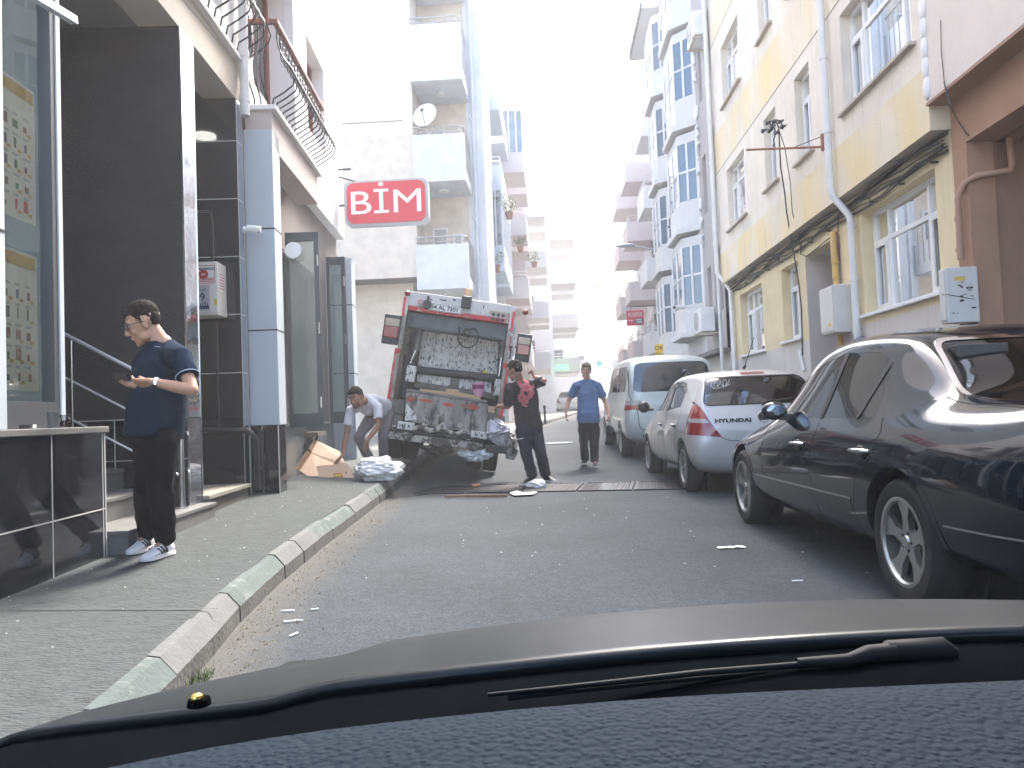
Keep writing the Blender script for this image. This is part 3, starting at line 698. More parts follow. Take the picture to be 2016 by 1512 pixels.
# things on the counter
def lloc(v): return LBM @ Vector(v)
q = L(105, 835, -.12); cup = empty('paper_cup', lloc((-.12, q.y, 1.047)), 0, 'dark grey cup standing on the shop counter', 'cup')
mb = MB(); mb.lathe([(0, 0.002), (.028, 0.0), (.037, .095), (.039, .098), (.036, .098), (.033, .09), (.0, .088)], n=24); mb.build('cup', mat('grey_cup', (.10, .105, .11), .4), cup, smooth=40)
q = L(123, 835, -.1); tg = empty('tea_glass', lloc((-.1, q.y+.02, 1.047)), 0, 'small glass of dark tea beside the grey cup on the counter', 'glass')
mb = MB(); mb.lathe([(0, 0.001), (.022, 0.0), (.024, .03), (.019, .045), (.026, .082), (.025, .082), (.017, .045), (.0, .043)], n=24); mb.build('glass', glass('tea_glass_m', (.85, .85, .85), .05), tg, smooth=60)
mb = MB(); mb.lathe([(0, .003), (.021, .003), (.022, .03), (.018, .044), (0, .045)], n=20); mb.build('tea', mat('tea', (.06, .012, .008), .1), tg, smooth=60)
q = L(55, 838, -.12); cg = empty('cigarette_box', lloc((-.12, q.y, 1.047)), R(12), 'white and black cigarette box lying on the counter', 'box')
mb = MB(); mb.box(-.028, .028, -.045, .045, .001, .022); mb.build('pack', mat('pack_white', (.6, .58, .54), .5), cg, bevel=.002)
mb = MB(); mb.box(-.0285, .0285, -.0455, -.005, .0005, .0225); mb.build('label', m_blackpipe, cg)
# small table by the doors
q = onz(600, 960, .3); tbl = empty('wooden_table', (-3.66, 11.25, .28), R(5), 'low rough wooden bench under the open glass door', 'bench')
mb = MB(); mb.box(-.16, .22, -.25, .35, .52, .58); mb.build('top', mat('old_wood', (.14, .12, .10), .8, var=.3, vscale=6), tbl)
mb = MB(); mb.tube([(.18, -.2, 0), (.0, -.2, .52)], .025, n=4); mb.tube([(-.1, -.2, 0), (.1, -.2, .52)], .025, n=4); mb.build('leg', mat('old_wood2', (.10, .10, .10), .8), tbl)
mb = MB(); mb.tube([(.18, .3, 0), (.0, .3, .52)], .025, n=4); mb.tube([(-.1, .3, 0), (.1, .3, .52)], .025, n=4); mb.build('leg', bpy.data.materials['old_wood2'], tbl)

# projecting red shop sign
sgp = ony(762, 400, 14.0); SG = empty('shop_sign', (sgp.x, 14.0, sgp.z), R(0), 'red shop sign box with white letters projecting from the shop building corner', 'sign')
a = ony(683, 398, 14.0); b = ony(843, 398, 14.0); hw = (b.x-a.x)/2; hh = (ony(762, 360, 14).z-ony(762, 440, 14).z)/2
tilt = Matrix.Rotation(R(2), 4, 'Y')
def rrect(w, h, r, n=6):
    p = []
    for (cx, cz, a0) in ((w-r, h-r, 0), (-w+r, h-r, 90), (-w+r, -h+r, 180), (w-r, -h+r, 270)):
        for k in range(n+1): t = R(a0+90*k/n); p.append((cx+r*math.cos(t), cz+r*math.sin(t)))
    return p
mb = MB(); mb.prism(rrect(hw+.02, hh+.035, .12), 'y', -.08, .12); o = mb.build('sign_box', mat('sign_grey', (.42, .42, .44), .5), SG, smooth=40)
mb = MB(); mb.prism(rrect(hw-.03, hh-.0, .14), 'y', -.095, -.081); o2 = mb.build('sign_face', mat('sign_red', (.60, .06, .085), .35), SG, smooth=40)
t_ = text_obj('sign_letters', 'BİM', hh*1.62, mat('sign_white', (.85, .85, .85), .4), SG, frame((0, -.098, -.02), (1, 0, 0), (0, 0, 1)), extrude=.004, bold=.0, xs=1.3)
mb = MB(); mb.tube([(-hw+.1, 0, hh+.3), (-hw-.5, 0, hh+.3)], .02); mb.tube([(-hw-.02, 0, 0), (-hw-.75, 0, 0)], .025); mb.tube([(-hw+.2, 0, hh+.05), (-hw-.6, .0, hh+.32)], .015); mb.build('bracket', m_dkmetal, SG)
# ------------------------------------------------------------ right side: yellow apartment building
XG, XU = 4.1, 3.9
YA0, YA1 = 7.72, 17.05
YBd = empty('yellow_apartment_building', (0, 0, 0), 0, 'weathered yellow and cream apartment building with white window frames on the right', 'building')
def stain_mat(name, col, yell, z_edges, full=.25):
    """painted render with horizontal colour bands (object z) and vertical rain streaks"""
    m = mat(name, col, .88, var=.10, vscale=1.2, bump=.35, bscale=45, bdist=.012)
    n = m.node_tree.nodes; l = m.node_tree.links; b = n['Principled BSDF']
    src = b.inputs['Base Color'].links[0].from_socket
    tc = [x for x in n if x.type == 'TEX_COORD'][0]
    sp = n.new('ShaderNodeSeparateXYZ'); l.new(tc.outputs['Object'], sp.inputs[0])
    tot = None
    for a, b_ in z_edges:
        g = n.new('ShaderNodeMath'); g.operation = 'GREATER_THAN'; g.inputs[1].default_value = a; l.new(sp.outputs[2], g.inputs[0])
        h = n.new('ShaderNodeMath'); h.operation = 'LESS_THAN'; h.inputs[1].default_value = b_; l.new(sp.outputs[2], h.inputs[0])
        k = n.new('ShaderNodeMath'); k.operation = 'MULTIPLY'; l.new(g.outputs[0], k.inputs[0]); l.new(h.outputs[0], k.inputs[1])
        if tot: s = n.new('ShaderNodeMath'); s.operation = 'MAXIMUM'; l.new(tot, s.inputs[0]); l.new(k.outputs[0], s.inputs[1]); tot = s.outputs[0]
        else: tot = k.outputs[0]
    mp = n.new('ShaderNodeMapping'); mp.inputs['Scale'].default_value = (1, 1.1, .5); l.new(tc.outputs['Object'], mp.inputs[0])
    nz = n.new('ShaderNodeTexNoise'); nz.inputs['Scale'].default_value = 1.1; nz.inputs['Detail'].default_value = 4; l.new(mp.outputs[0], nz.inputs[0])
    fr = n.new('ShaderNodeMapRange'); fr.inputs[1].default_value = .40; fr.inputs[2].default_value = .62; fr.inputs[3].default_value = 1; fr.inputs[4].default_value = full; l.new(nz.outputs[0], fr.inputs[0])
    k = n.new('ShaderNodeMath'); k.operation = 'MULTIPLY'; l.new(tot, k.inputs[0]); l.new(fr.outputs[0], k.inputs[1])
    mx = n.new('ShaderNodeMix'); mx.data_type = 'RGBA'; l.new(k.outputs[0], mx.inputs[0]); l.new(src, mx.inputs[6]); mx.inputs[7].default_value = (*yell, 1)
    mp2 = n.new('ShaderNodeMapping'); mp2.inputs['Scale'].default_value = (1, 5, .22); l.new(tc.outputs['Object'], mp2.inputs[0])
    n2 = n.new('ShaderNodeTexNoise'); n2.inputs['Scale'].default_value = 2; n2.inputs['Detail'].default_value = 8; n2.inputs['Roughness'].default_value = .7; l.new(mp2.outputs[0], n2.inputs[0])
    f2 = n.new('ShaderNodeMapRange'); f2.inputs[1].default_value = .55; f2.inputs[2].default_value = .75; f2.inputs[3].default_value = 0; f2.inputs[4].default_value = .55; l.new(n2.outputs[0], f2.inputs[0])
    m3 = n.new('ShaderNodeMix'); m3.data_type = 'RGBA'; l.new(f2.outputs[0], m3.inputs[0]); l.new(mx.outputs[2], m3.inputs[6]); m3.inputs[7].default_value = (.30, .27, .24, 1)
    l.new(m3.outputs[2], b.inputs['Base Color']); return m
m_yel = stain_mat('yellow_cream_render', (.68, .62, .53), (.70, .575, .33), [(3.6, 4.35), (6.15, 7.0), (9.0, 9.8), (11.9, 12.6)])
m_yg = stain_mat('ground_floor_render', (.68, .58, .37), (.60, .57, .53), [(-1, 2.0)], full=.95)
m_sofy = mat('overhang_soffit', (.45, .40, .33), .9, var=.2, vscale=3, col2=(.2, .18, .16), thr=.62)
Gw = [('big', 8.08, 9.98, 2.12, 3.42), ('far', 14.62, 16.3, 2.05, 3.33), ('narrow', 12.5, 13.4, 2.08, 3.33)]
ent = (10.72, 12.15, .0, 3.32)
mb = MB(); wall(mb, XG, YA0, YA1, -.2, 3.72, [(a, b, c, d) for _, a, b, c, d in Gw]+[ent], .2, -1)
mb.build('ground_floor_wall', m_yg, YBd)
Uw = [(7.98, 9.8, 4.7, 5.95, 1), (10.99, 11.65, 4.64, 5.93, 0), (12.62, 13.32, 4.72, 5.93, 0), (14.66, 16.08, 4.68, 5.94, 0)]
U2 = [(a, b, c+2.62, d+2.62, e) for a, b, c, d, e in Uw]; U3 = [(a, b, c+5.3, d+5.3, e) for a, b, c, d, e in Uw]
allU = Uw+U2+U3
mb = MB(); wall(mb, XU, YA0, YA1, 3.69, 14, [u[:4] for u in allU], .17, -1)
mb.quad((XU, YA1, 3.69), (XG+3, YA1, 3.69), (XG+3, YA1, 14), (XU, YA1, 14)); mb.quad((XU, YA0, 3.69), (XG+3, YA0, 3.69), (XG+3, YA0, 14), (XU, YA0, 14))
mb.build('upper_wall', m_yel, YBd)
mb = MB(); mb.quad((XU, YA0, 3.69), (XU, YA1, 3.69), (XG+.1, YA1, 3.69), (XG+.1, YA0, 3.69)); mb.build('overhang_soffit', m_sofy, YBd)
mb = MB(); mb.box(XG+.35, XG+6, YA0, ent[0]-.05, -.2, 13.9); mb.box(XG+.35, XG+6, ent[1]+.05, YA1, -.2, 13.9); mb.box(XG+.35, XG+6, ent[0]-.05, ent[1]+.05, 3.7, 13.9); mb.build('inner_core', m_dark_in, YBd)
mb = MB()   # thin groove lines between colour bands
for z in (6.15, 9.0): mb.box(XU-.004, XU+.0, YA0, YA1, z-.006, z+.006)
mb.build('band_groove', mat('groove', (.16, .13, .10), .9), YBd)
pv = m_pvc
g_win = glass('house_window_glass', (.70, .76, .78), .10, (.08, .08, .08), f0=2.0)
window(YBd, XG+.2, -1, 8.08, 9.98, 2.12, 3.42, pv, g_win, cols=(8.55, 9.55), trans=3.02, sill=.26, cur=m_curtain, sashes=((8.09, 8.52, 2.17, 3.0), (9.58, 9.95, 2.17, 3.0)), name='ground_window')
window(YBd, XG+.2, -1, 12.5, 13.4, 2.08, 3.33, pv, g_win, cols=(12.95,), trans=2.98, sill=.26, cur=m_curtain, sashes=((12.97, 13.36, 2.12, 2.96),), name='ground_window')
window(YBd, XG+.2, -1, 14.62, 16.3, 2.05, 3.33, pv, g_win, cols=(15.1, 15.85), trans=2.95, sill=.26, cur=m_curtain, sashes=((15.88, 16.26, 2.1, 2.93),), name='ground_window')
for (a, b, c, d, e) in allU:
    w_ = b-a; cs = (a+w_*.22, a+w_*.78) if w_ > 1.6 else ((a+w_*.35, a+w_*.72) if w_ > 1 else (a+w_*.5,))
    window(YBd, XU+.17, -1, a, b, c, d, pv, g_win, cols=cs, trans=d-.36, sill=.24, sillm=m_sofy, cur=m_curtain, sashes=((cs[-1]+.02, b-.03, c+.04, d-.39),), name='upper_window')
# entrance recess
m_pinkw = mat('entrance_render', (.56, .51, .48), .88, var=.06, bump=.2, bscale=50); m_terra = mat('entrance_dado', (.30, .105, .055), .8, var=.08)
mb = MB(); mb.box(XG+.2, XG+2.2, ent[1], ent[1]+.05, 1.32, 3.34); mb.box(XG+.201, XG+2.2, ent[0]-.05, ent[0], 1.32, 3.34); mb.box(XG+.2, XG+2.2, ent[0], ent[1], 3.321, 3.36); mb.box(XG+.003, XG+.199, ent[1]-.003, ent[1]-.001, 1.32, 3.318); mb.build('entrance_wall', m_pinkw, YBd)
mb = MB(); mb.box(XG+.2, XG+2.2, ent[1], ent[1]+.05, -.1, 1.318); mb.box(XG+.2, XG+2.2, ent[0]-.05, ent[0], -.1, 1.318); mb.box(XG+.002, XG+.2, ent[1]-.004, ent[1]-.001, 0, 1.316); mb.build('entrance_dado', m_terra, YBd)
mb = MB(); mb.box(XG+2.15, XG+2.25, ent[0], ent[1], 0, 3.32); mb.build('entrance_door', m_dark_in, YBd)
# drain pipes and gas pipe
def pipe(name, pts, r, m, par, clamps=(), n=12):
    mb = MB(); mb.tube(pts, r, n=n)
    for c in clamps: mb.cyl((c[0], c[1], c[2]-.02), (c[0], c[1], c[2]+.02), r*1.25, n=n)
    return mb.build(name, m, par, smooth=50)
pipe('rain_pipe', [(XU-.08, 10.2, 14), (XU-.08, 10.2, 3.86), (XU-.06, 10.2, 3.74), (XG-.1, 10.1, 3.45), (XG-.08, 10.1, 3.33), (XG-.08, 10.1, .2)], .046, m_pipe, YBd, [(XU-.08, 10.2, z) for z in (4.6, 5.6, 7.4, 9)]+[(XG-.08, 10.1, z) for z in (3.3, 2.6, 1.9, 1.55)])
pipe('rain_pipe', [(XU-.1, 16.98, 14), (XU-.1, 16.98, 3.95), (XU+.06, 16.9, 3.7), (XG-.08, 16.75, 3.5), (XG-.08, 16.75, 0)], .05, m_pipe, YBd, [(XU-.1, 16.98, z) for z in (4.6, 6.4, 8.2, 10)])
pipe('rain_pipe', [(XU-.05, 17.12, 14), (XU-.05, 17.12, 1.4)], .04, m_pipe, YBd)
pipe('gas_pipe', [(XG+.15, 10.78, 3.36), (XG-.02, 10.78, 3.38), (XG-.07, 10.76, 3.36), (XG-.08, 10.74, 3.27), (XG-.08, 10.70, 2.6)], .042, mat('yellow_pipe', (.55, .36, .13), .5, var=.1), YBd, [(XG-.08, 10.71, 2.95), (XG-.08, 10.70, 2.75)])
pipe('gas_pipe_lower', [(XG-.06, 10.72, 1.95), (XG-.06, 10.72, .2)], .04, bpy.data.materials['yellow_pipe'], YBd)
# cables
random.seed(11)
def sag(a, b, s, n=14, jit=.0):
    a, b = Vector(a), Vector(b); return [a+(b-a)*(i/n)-Vector((0, 0, s*4*(i/n)*(1-i/n)))+Vector((0, 0, random.uniform(-jit, jit))) for i in range(n+1)]
mb = MB()
for k in range(7):
    pts = []; y = 7.75; off = random.uniform(-.05, .05)
    while y < 16.9: pts.append((XG-.03-.022*(k % 3), y, 3.56+.03*(k-3)+random.uniform(-.018, .018)-.03*math.sin(y*2.1+k))); y += .3
    mb.tube(pts, random.choice([.009, .012, .016]), n=6)
mb.build('cable_bundle', m_cable, YBd, smooth=60)
for y in [8+.75*i for i in range(12)]: mb = MB(); mb.box(XG-.075, XG, y-.01, y+.01, 3.44, 3.46); mb.box(XG-.08, XG-.07, y-.01, y+.01, 3.44, 3.52); mb.build('cable_hook', m_cable, YBd)
q0 = onx(1537, 285, XU-.12); q1 = onx(1545, 380, XU-.08); q2 = onx(1555, 500, XG-.06); q3 = onx(1577, 690, XG-.06)
mb = MB(); mb.tube([onx(1525, 235, XU-.3), onx(1533, 250, XU-.25), onx(1537, 330, XU-.15), q1, onx(1549, 420, XU-.05), onx(1563, 500, XG-.1), onx(1573, 560, XG-.04), onx(1578, 610, XG-.03), onx(1580, 700, XG-.03)], .011, n=6)
mb.tube([onx(1530, 245, XU-.3), onx(1545, 290, XU-.1), onx(1556, 360, XU-.04), onx(1560, 420, XU-.03), onx(1572, 455, XG-.1), onx(1577, 500, XG-.05)], .007, n=6)
mb.tube([onx(1578, 480, XG-.04), onx(1576, 500, XG-.05), onx(1588, 505, XG-.03), onx(1650, 455, XG-.04), onx(1651, 415, XG-.04)], .009, n=6)
mb.build('hanging_cable', m_cable, YBd, smooth=60)
pipe('thin_conduit', [onx(1573, 690, XG-.04), onx(1583, 730, XG-.04)], .03, m_pipe, YBd)
# rusty bracket with insulators
br = empty('wire_bracket', (0, 0, 0), 0, 'rusty steel bracket with electric cable insulators on the yellow building', 'bracket')
m_rust = mat('rust', (.30, .12, .07), .8, var=.3, vscale=20)
e0 = onx(1622, 289, XU-.0); 
mb = MB(); mb.box(XU-.03, XU, e0.y-.03, e0.y+.03, e0.z-.05, e0.z+.18); mb.build('plate', m_rust, br)
e1 = ony(1469, 295, e0.y+.15)
mb = MB(); mb.tube([e0, e1], .016, n=5); mb.build('bar', m_rust, br)
mb = MB(); mb.tube([onx(1619, 268, XU-.01), e0+(e1-e0)*.4], .006, n=5); mb.build('stay', m_cable, br)
mb = MB()
c0 = e0+(e1-e0)*.62
random.seed(4)
pts = [ony(px, py, c0.y) for px, py in ((1503, 258), (1511, 242), (1520, 250), (1528, 262), (1536, 240), (1541, 250), (1515, 258), (1524, 240))]
for k, p in enumerate(pts):
    mb.cyl(p, p+Vector((.05, .02, .03)), .022, .014, n=10); mb.cyl(p-Vector((.03, 0, 0)), p, .03, .03, n=10)
for a, b in ((0, 6), (1, 2), (2, 3), (3, 5), (4, 5), (6, 7), (2, 7)): mb.tube([pts[a], (pts[a]+pts[b])/2+Vector((0, 0, .03)), pts[b]], .009, n=6)
mb.tube([pts[5]+Vector((.03*math.cos(t), 0, .03*math.sin(t))) for t in [i*.7 for i in range(8)]], .007, n=6)
mb.tube([pts[3], ony(1523, 275, c0.y), ony(1524, 287, c0.y)], .01, n=6)
mb.build('insulators', mat('insulator', (.05, .05, .055), .4), br, smooth=50)
# meter boxes
def meter(px0, py0, px1, py1, label, dep, mm):
    """px rectangle of the street-facing face"""
    a = onx(px0, py0, XG-dep); b = onx(px1, py1, XG-dep)
    y0, y1 = min(a.y, b.y), max(a.y, b.y); z0, z1 = min(a.z, b.z), max(a.z, b.z)
    r = empty('gas_meter_box', (0, 0, 0), 0, label, 'meter box')
    mb = MB(); mb.box(XG-dep, XG-.005, y0, y1, z0, z1); mb.build('body', mm, r, bevel=.012)
    mb = MB(); mb.box(XG-dep-.012, XG-dep-.001, y0+.02, y1-.02, z0+.03, z1-.02); mb.build('door', mm, r, bevel=.004)
    return r, y0, y1, z0, z1, XG-dep-.013
mw = mat('painted_box', (.58, .57, .54), .55, var=.07, vscale=3, col2=(.40, .36, .30), thr=.69)
r, y0, y1, z0, z1, xf = meter(1613, 572, 1645, 654, 'clean white gas meter box under the yellow pipe beside the entrance', .26, mw)
mb = MB(); mb.box(xf-.002, xf, y0+.12, y0+.2, z0+.09, z0+.14); mb.build('yellow_sticker', m_py, r)
r, y0, y1, z0, z1, xf = meter(1847, 532, 1868, 636, 'dirty scratched white meter box tied with wire below the brown pipe', .30, mw)
mb = MB(); mb.box(xf+.09, xf+.19, y0-.003, y0-.001, z1-.13, z1-.09); mb.build('yellow_sticker', m_py, r)
mb = MB()
random.seed(2)
for k in range(14):
    u = xf+.04+random.random()*.2; v = z0+.08+random.random()*.3; mb.box(u, u+random.uniform(.008, .05), y0-.002, y0-.0005, v, v+random.uniform(.004, .02))
mb.tube([(xf-.004, y1-.1, (z0+z1)/2), (xf-.01, y0+.05, (z0+z1)/2+.02), (xf-.004, y0-.004, (z0+z1)/2+.01), (XG-.05, y0-.006, (z0+z1)/2-.05)], .003, n=5)
mb.build('scratches', m_cable, r)

# ------------------------------------------------------------ brown/pink building at the right edge
BR = empty('brown_building', (0, 0, 0), 0, 'pink and brown rendered building with a dark passage at the right edge', 'building')
m_pink = mat('pink_render', (.68, .59, .525), .88, var=.06, vscale=1.5, bump=.5, bscale=55, bdist=.012)
m_brown = mat('brown_render', (.36, .215, .145), .88, var=.10, vscale=1.5, bump=.5, bscale=50, bdist=.012)
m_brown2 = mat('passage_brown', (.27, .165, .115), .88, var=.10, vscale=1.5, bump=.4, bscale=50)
XP = 3.87
mb = MB(); wall(mb, XP, -1, YA0-.001, 3.96, 14, [(5.2, 6.6, 5.25, 6.6)], .15, -1); mb.build('upper_wall', m_pink, BR)
window(BR, XP+.15, -1, 5.2, 6.6, 5.25, 6.6, pv, g_win, cols=(5.9,), sill=.2, cur=m_curtain, name='upper_window')
mb = MB(); mb.box(XP+.2, 10, -1, YA0-.05, 3.99, 13.9); mb.build('core', m_dark_in, BR)
mb = MB(); mb.box(XP, XG+.4, -1, YA0-.002, 3.93, 3.958); mb.build('overhang_soffit', m_brown, BR)
mb = MB(); mb.box(XG, XG+.3, -1, YA0-.003, 3.47, 3.929); mb.build('passage_beam', m_brown, BR)
mb = MB(); mb.box(XG, XG+.25, 7.47, YA0-.003, -.1, 3.468); mb.build('corner_post', m_brown, BR)
mb = MB(); mb.box(XG+.251, 12, 7.50, 7.55, -.1, 3.9); mb.quad((XG+3.5, 7.5, -.1), (XG+3.5, -2, -.1), (XG+3.5, -2, 3.9), (XG+3.5, 7.5, 3.9)); mb.quad((XG+.3, -1, 3.46), (12, -1, 3.46), (12, 7.5, 3.46), (XG+.3, 7.5, 3.46)); mb.build('passage_wall', m_brown2, BR)
mb = MB()
for k in range(26):
    z = 4.0+k*.2
    mb.ell((XP-.004, YA0-.05, z+.1), (.03, .055, .125), n=10, m=6)
mb.build('scalloped_trim', m_white, BR, smooth=50)
pipe('brown_pipe', [(XG+.35, 7.38, 3.46), (XG+.35, 7.36, 3.2), (XG+.33, 7.36, 3.14), (XG+.05, 7.42, 3.12), (XG-.02, 7.5, 3.08), (XG-.06, 7.56, 2.95), (XG-.06, 7.58, 2.35)], .03, mat('brown_pipe', (.36, .22, .15), .5), BR, [(XG-.06, 7.57, 2.75), (XG-.06, 7.58, 2.45)])
pipe('lower_conduit', [(XG-.06, 7.56, 1.75), (XG-.06, 7.56, .3)], .05, m_brown2, BR)
mb = MB(); mb.tube([onx(1852, 40, XP-.01), onx(1853, 100, XP-.01), onx(1860, 170, XP-.01), onx(1868, 205, XP-.02), onx(1885, 235, XG-.03), onx(1905, 265, XG-.03), onx(1930, 275, XG+.2), onx(2016, 280, XG+1)], .004, n=5)
mb.tube([onx(1858, 160, XP-.02), onx(1875, 215, XP-.0), onx(1890, 245, XG-.03), onx(1905, 268, XG-.02)], .004, n=5)
mb.build('loose_wire', m_cable, BR)

# ------------------------------------------------------------ grey building with name letters and bay windows
GB = empty('grey_apartment_building', (0, 0, 0), 0, 'grey and white apartment building with vertical name letters and blue glazed bays', 'building')
XR2 = 4.0; m_greyp = mat('grey_panel_render', (.40, .37, .355), .85, var=.05, bump=.3, bscale=50); m_palegrey = mat('pale_grey_render', (.60, .59, .57), .85, var=.05)
niche = []
for k in range(4): niche.append((17.35, 18.15, 3.2+2.75*k, 4.7+2.75*k)); niche.append((18.5, 18.9, 3.0+2.75*k, 4.4+2.75*k))
mb = MB(); wall(mb, XR2, 17.17, 19.3, 2.2, 16, niche, .3, -1); mb.build('grey_wall', m_greyp, GB)
mb = MB(); wall(mb, XR2-.002, 19.3, 26, 2.2, 14.2, [], .3, -1); mb.quad((XR2, 26, 0), (9, 26, 0), (9, 26, 14.2), (XR2, 26, 14.2)); mb.build('pale_wall', m_palegrey, GB)
mb = MB()
for n_ in niche: mb.quad((XR2+.3, n_[0], n_[2]), (XR2+.3, n_[1], n_[2]), (XR2+.3, n_[1], n_[3]), (XR2+.3, n_[0], n_[3]))
mb.build('niche_back', m_pvc, GB)
mb = MB(); mb.box(XR2+.4, 10, 17.1, 25.9, 0, 14); mb.build('core', m_dark_in, GB)
m_shopw = mat('stone_cladding', (.55, .52, .45), .5, var=.1)
mb = MB(); mb.box(XR2+.05, XR2+.4, 17.17, 26, 0, 2.2); mb.build('cladding', m_shopw, GB)
mb = MB()
for z in (.9, 1.35, 1.8): mb.box(XR2+.044, XR2+.05, 17.2, 26, z-.008, z+.008)
mb.box(XR2-.25, XR2+.05, 17.17, 26, 2.2, 2.3); mb.build('cladding_joint', m_taupe, GB)
g_blue = glass('blue_glass', (.35, .5, .62), .45, (.10, .20, .32), f0=2.0)
def bay(y0, y1, z0, z1, x, name='bay_window'):
    r = empty(name); r.parent = GB; d = .42
    poly = [(XR2, y0), (XR2-d, y0+.45), (XR2-d, y1-.45), (XR2, y1)]
    mb = MB(); mb.prism(poly, 'z', z0, z0+.7); mb.build('bay_base', m_palegrey, r); mb = MB(); mb.prism(poly, 'z', z1-.25, z1); mb.build('bay_head', m_palegrey, r); mb = MB()
    p2 = [(XR2, y0-.1), (XR2-d-.12, y0+.38), (XR2-d-.12, y1-.38), (XR2, y1+.1)]
    mb.prism(p2, 'z', z0-.14, z0-.001); mb.build('bay_ledge', m_palegrey, r)
    mb = MB()
    for (a, b) in zip(poly, poly[1:]):
        a3 = Vector((*a, 0)); b3 = Vector((*b, 0)); L_ = (b3-a3).length
        for t in (0, .5, 1):
            p = a3+(b3-a3)*t; mb.cyl((p.x, p.y, z0+.7), (p.x, p.y, z1-.25), .035, n=6)
        mb.cyl((a3.x, a3.y, z0+1.45), (b3.x, b3.y, z0+1.45), .03, n=6)
    mb.build('bay_frame', m_pvc, r)
    mb = MB()
    for (a, b) in zip(poly, poly[1:]): mb.quad((*a, z0+.7), (*b, z0+.7), (*b, z1-.25), (*a, z1-.25))
    mb.build('bay_glass', g_blue, r)
for k in range(4): bay(19.5, 21.9, 2.95+2.7*k, 5.4+2.7*k, 0); 
for k in range(4): bay(22.9, 25.2, 2.6+2.7*k, 5.0+2.7*k, 0)
mb = MB(); mb.box(XR2-.55, XR2+1, 24.3, 28, 13.9, 14.1); mb.build('eaves', m_palegrey, GB)
mb = MB()
for k in range(12): mb.box(XR2-.60, XR2-.55, 24.3+k*.3, 24.55+k*.3, 13.88, 14.12)
mb.build('gutter', m_taupe, GB)
# name letters running down the wall
ml = mat('letter_white', (.85, .86, .88), .3)
word = 'ŞAİR USTA APT'; zt = onx(1366, 45, XR2).z; zbm = onx(1385, 478, XR2).z
nl = len(word)
for i, ch in enumerate(word):
    if ch == ' ': continue
    z = zt+(zbm-zt)*i/(nl-1)
    text_obj('name_letter', ch, .42, ml, GB, frame((XR2-.05, 19.12, z), (0, -1, 0), (0, 0, 1)), extrude=.025, bold=.008)
# air conditioners
def aircon(loc, rz, label):
    r = empty('air_conditioner', loc, rz, label, 'air conditioner', 'air conditioners on the right facades')
    mb = MB(); mb.box(-.4, .4, -.16, .16, 0, .56); mb.build('body', m_pvc, r, bevel=.015)
    mb = MB(); mb.lathe([(.20, 0), (.205, .012), (.22, .012), (.22, 0)], c=(-.12, -.162, .28), axis=(0, -1, 0), n=24)
    for k in range(8): mb.tube([(-.12+.2*math.cos(k*math.pi/8), -.17, .28+.2*math.sin(k*math.pi/8)), (-.12-.2*math.cos(k*math.pi/8), -.17, .28-.2*math.sin(k*math.pi/8))], .003, n=4)
    mb.build('fan_grille', mat('ac_grey', (.3, .3, .3), .5) if 'ac_grey' not in bpy.data.materials else bpy.data.materials['ac_grey'], r)
    mb = MB(); mb.box(-.36, -.32, -.2, .3, -.06, -.02); mb.box(.32, .36, -.2, .3, -.06, -.02); mb.box(-.38, .38, -.14, -.10, -.02, 0); mb.build('bracket', m_sofy, r)
    return r
aircon((XR2-.28, 18.2, 2.75), R(-90), 'white air conditioner low on the grey wall above the hatchback')
q = onx(1372, 50, XR2-.25); aircon((q.x, q.y, q.z-.4), R(-90), 'white air conditioner high beside the top of the name letters')
def clock(px, py, y, lab):
    q = ony(px, py, y); r = empty('security_camera', q, 0, lab, 'camera')
    mb = MB(); mb.cyl((-.15, -.05, 0), (.12, .05, 0), .05, n=12); mb.build('housing', m_pvc, r, smooth=40)
    mb = MB(); mb.cyl((-.19, -.06, 0), (-.15, -.05, 0), .04, n=12); mb.build('lens', m_blackpipe, r); mb = MB(); mb.tube([(.1, .04, 0), (.35, .1, 0)], .02); mb.build('arm', m_pvc, r)
clock(1262+66, 447, 22.5, 'white security camera on the bay of the grey building, upper one'); clock(1262+78, 605, 19.4, 'white security camera under the lowest glazed bay')

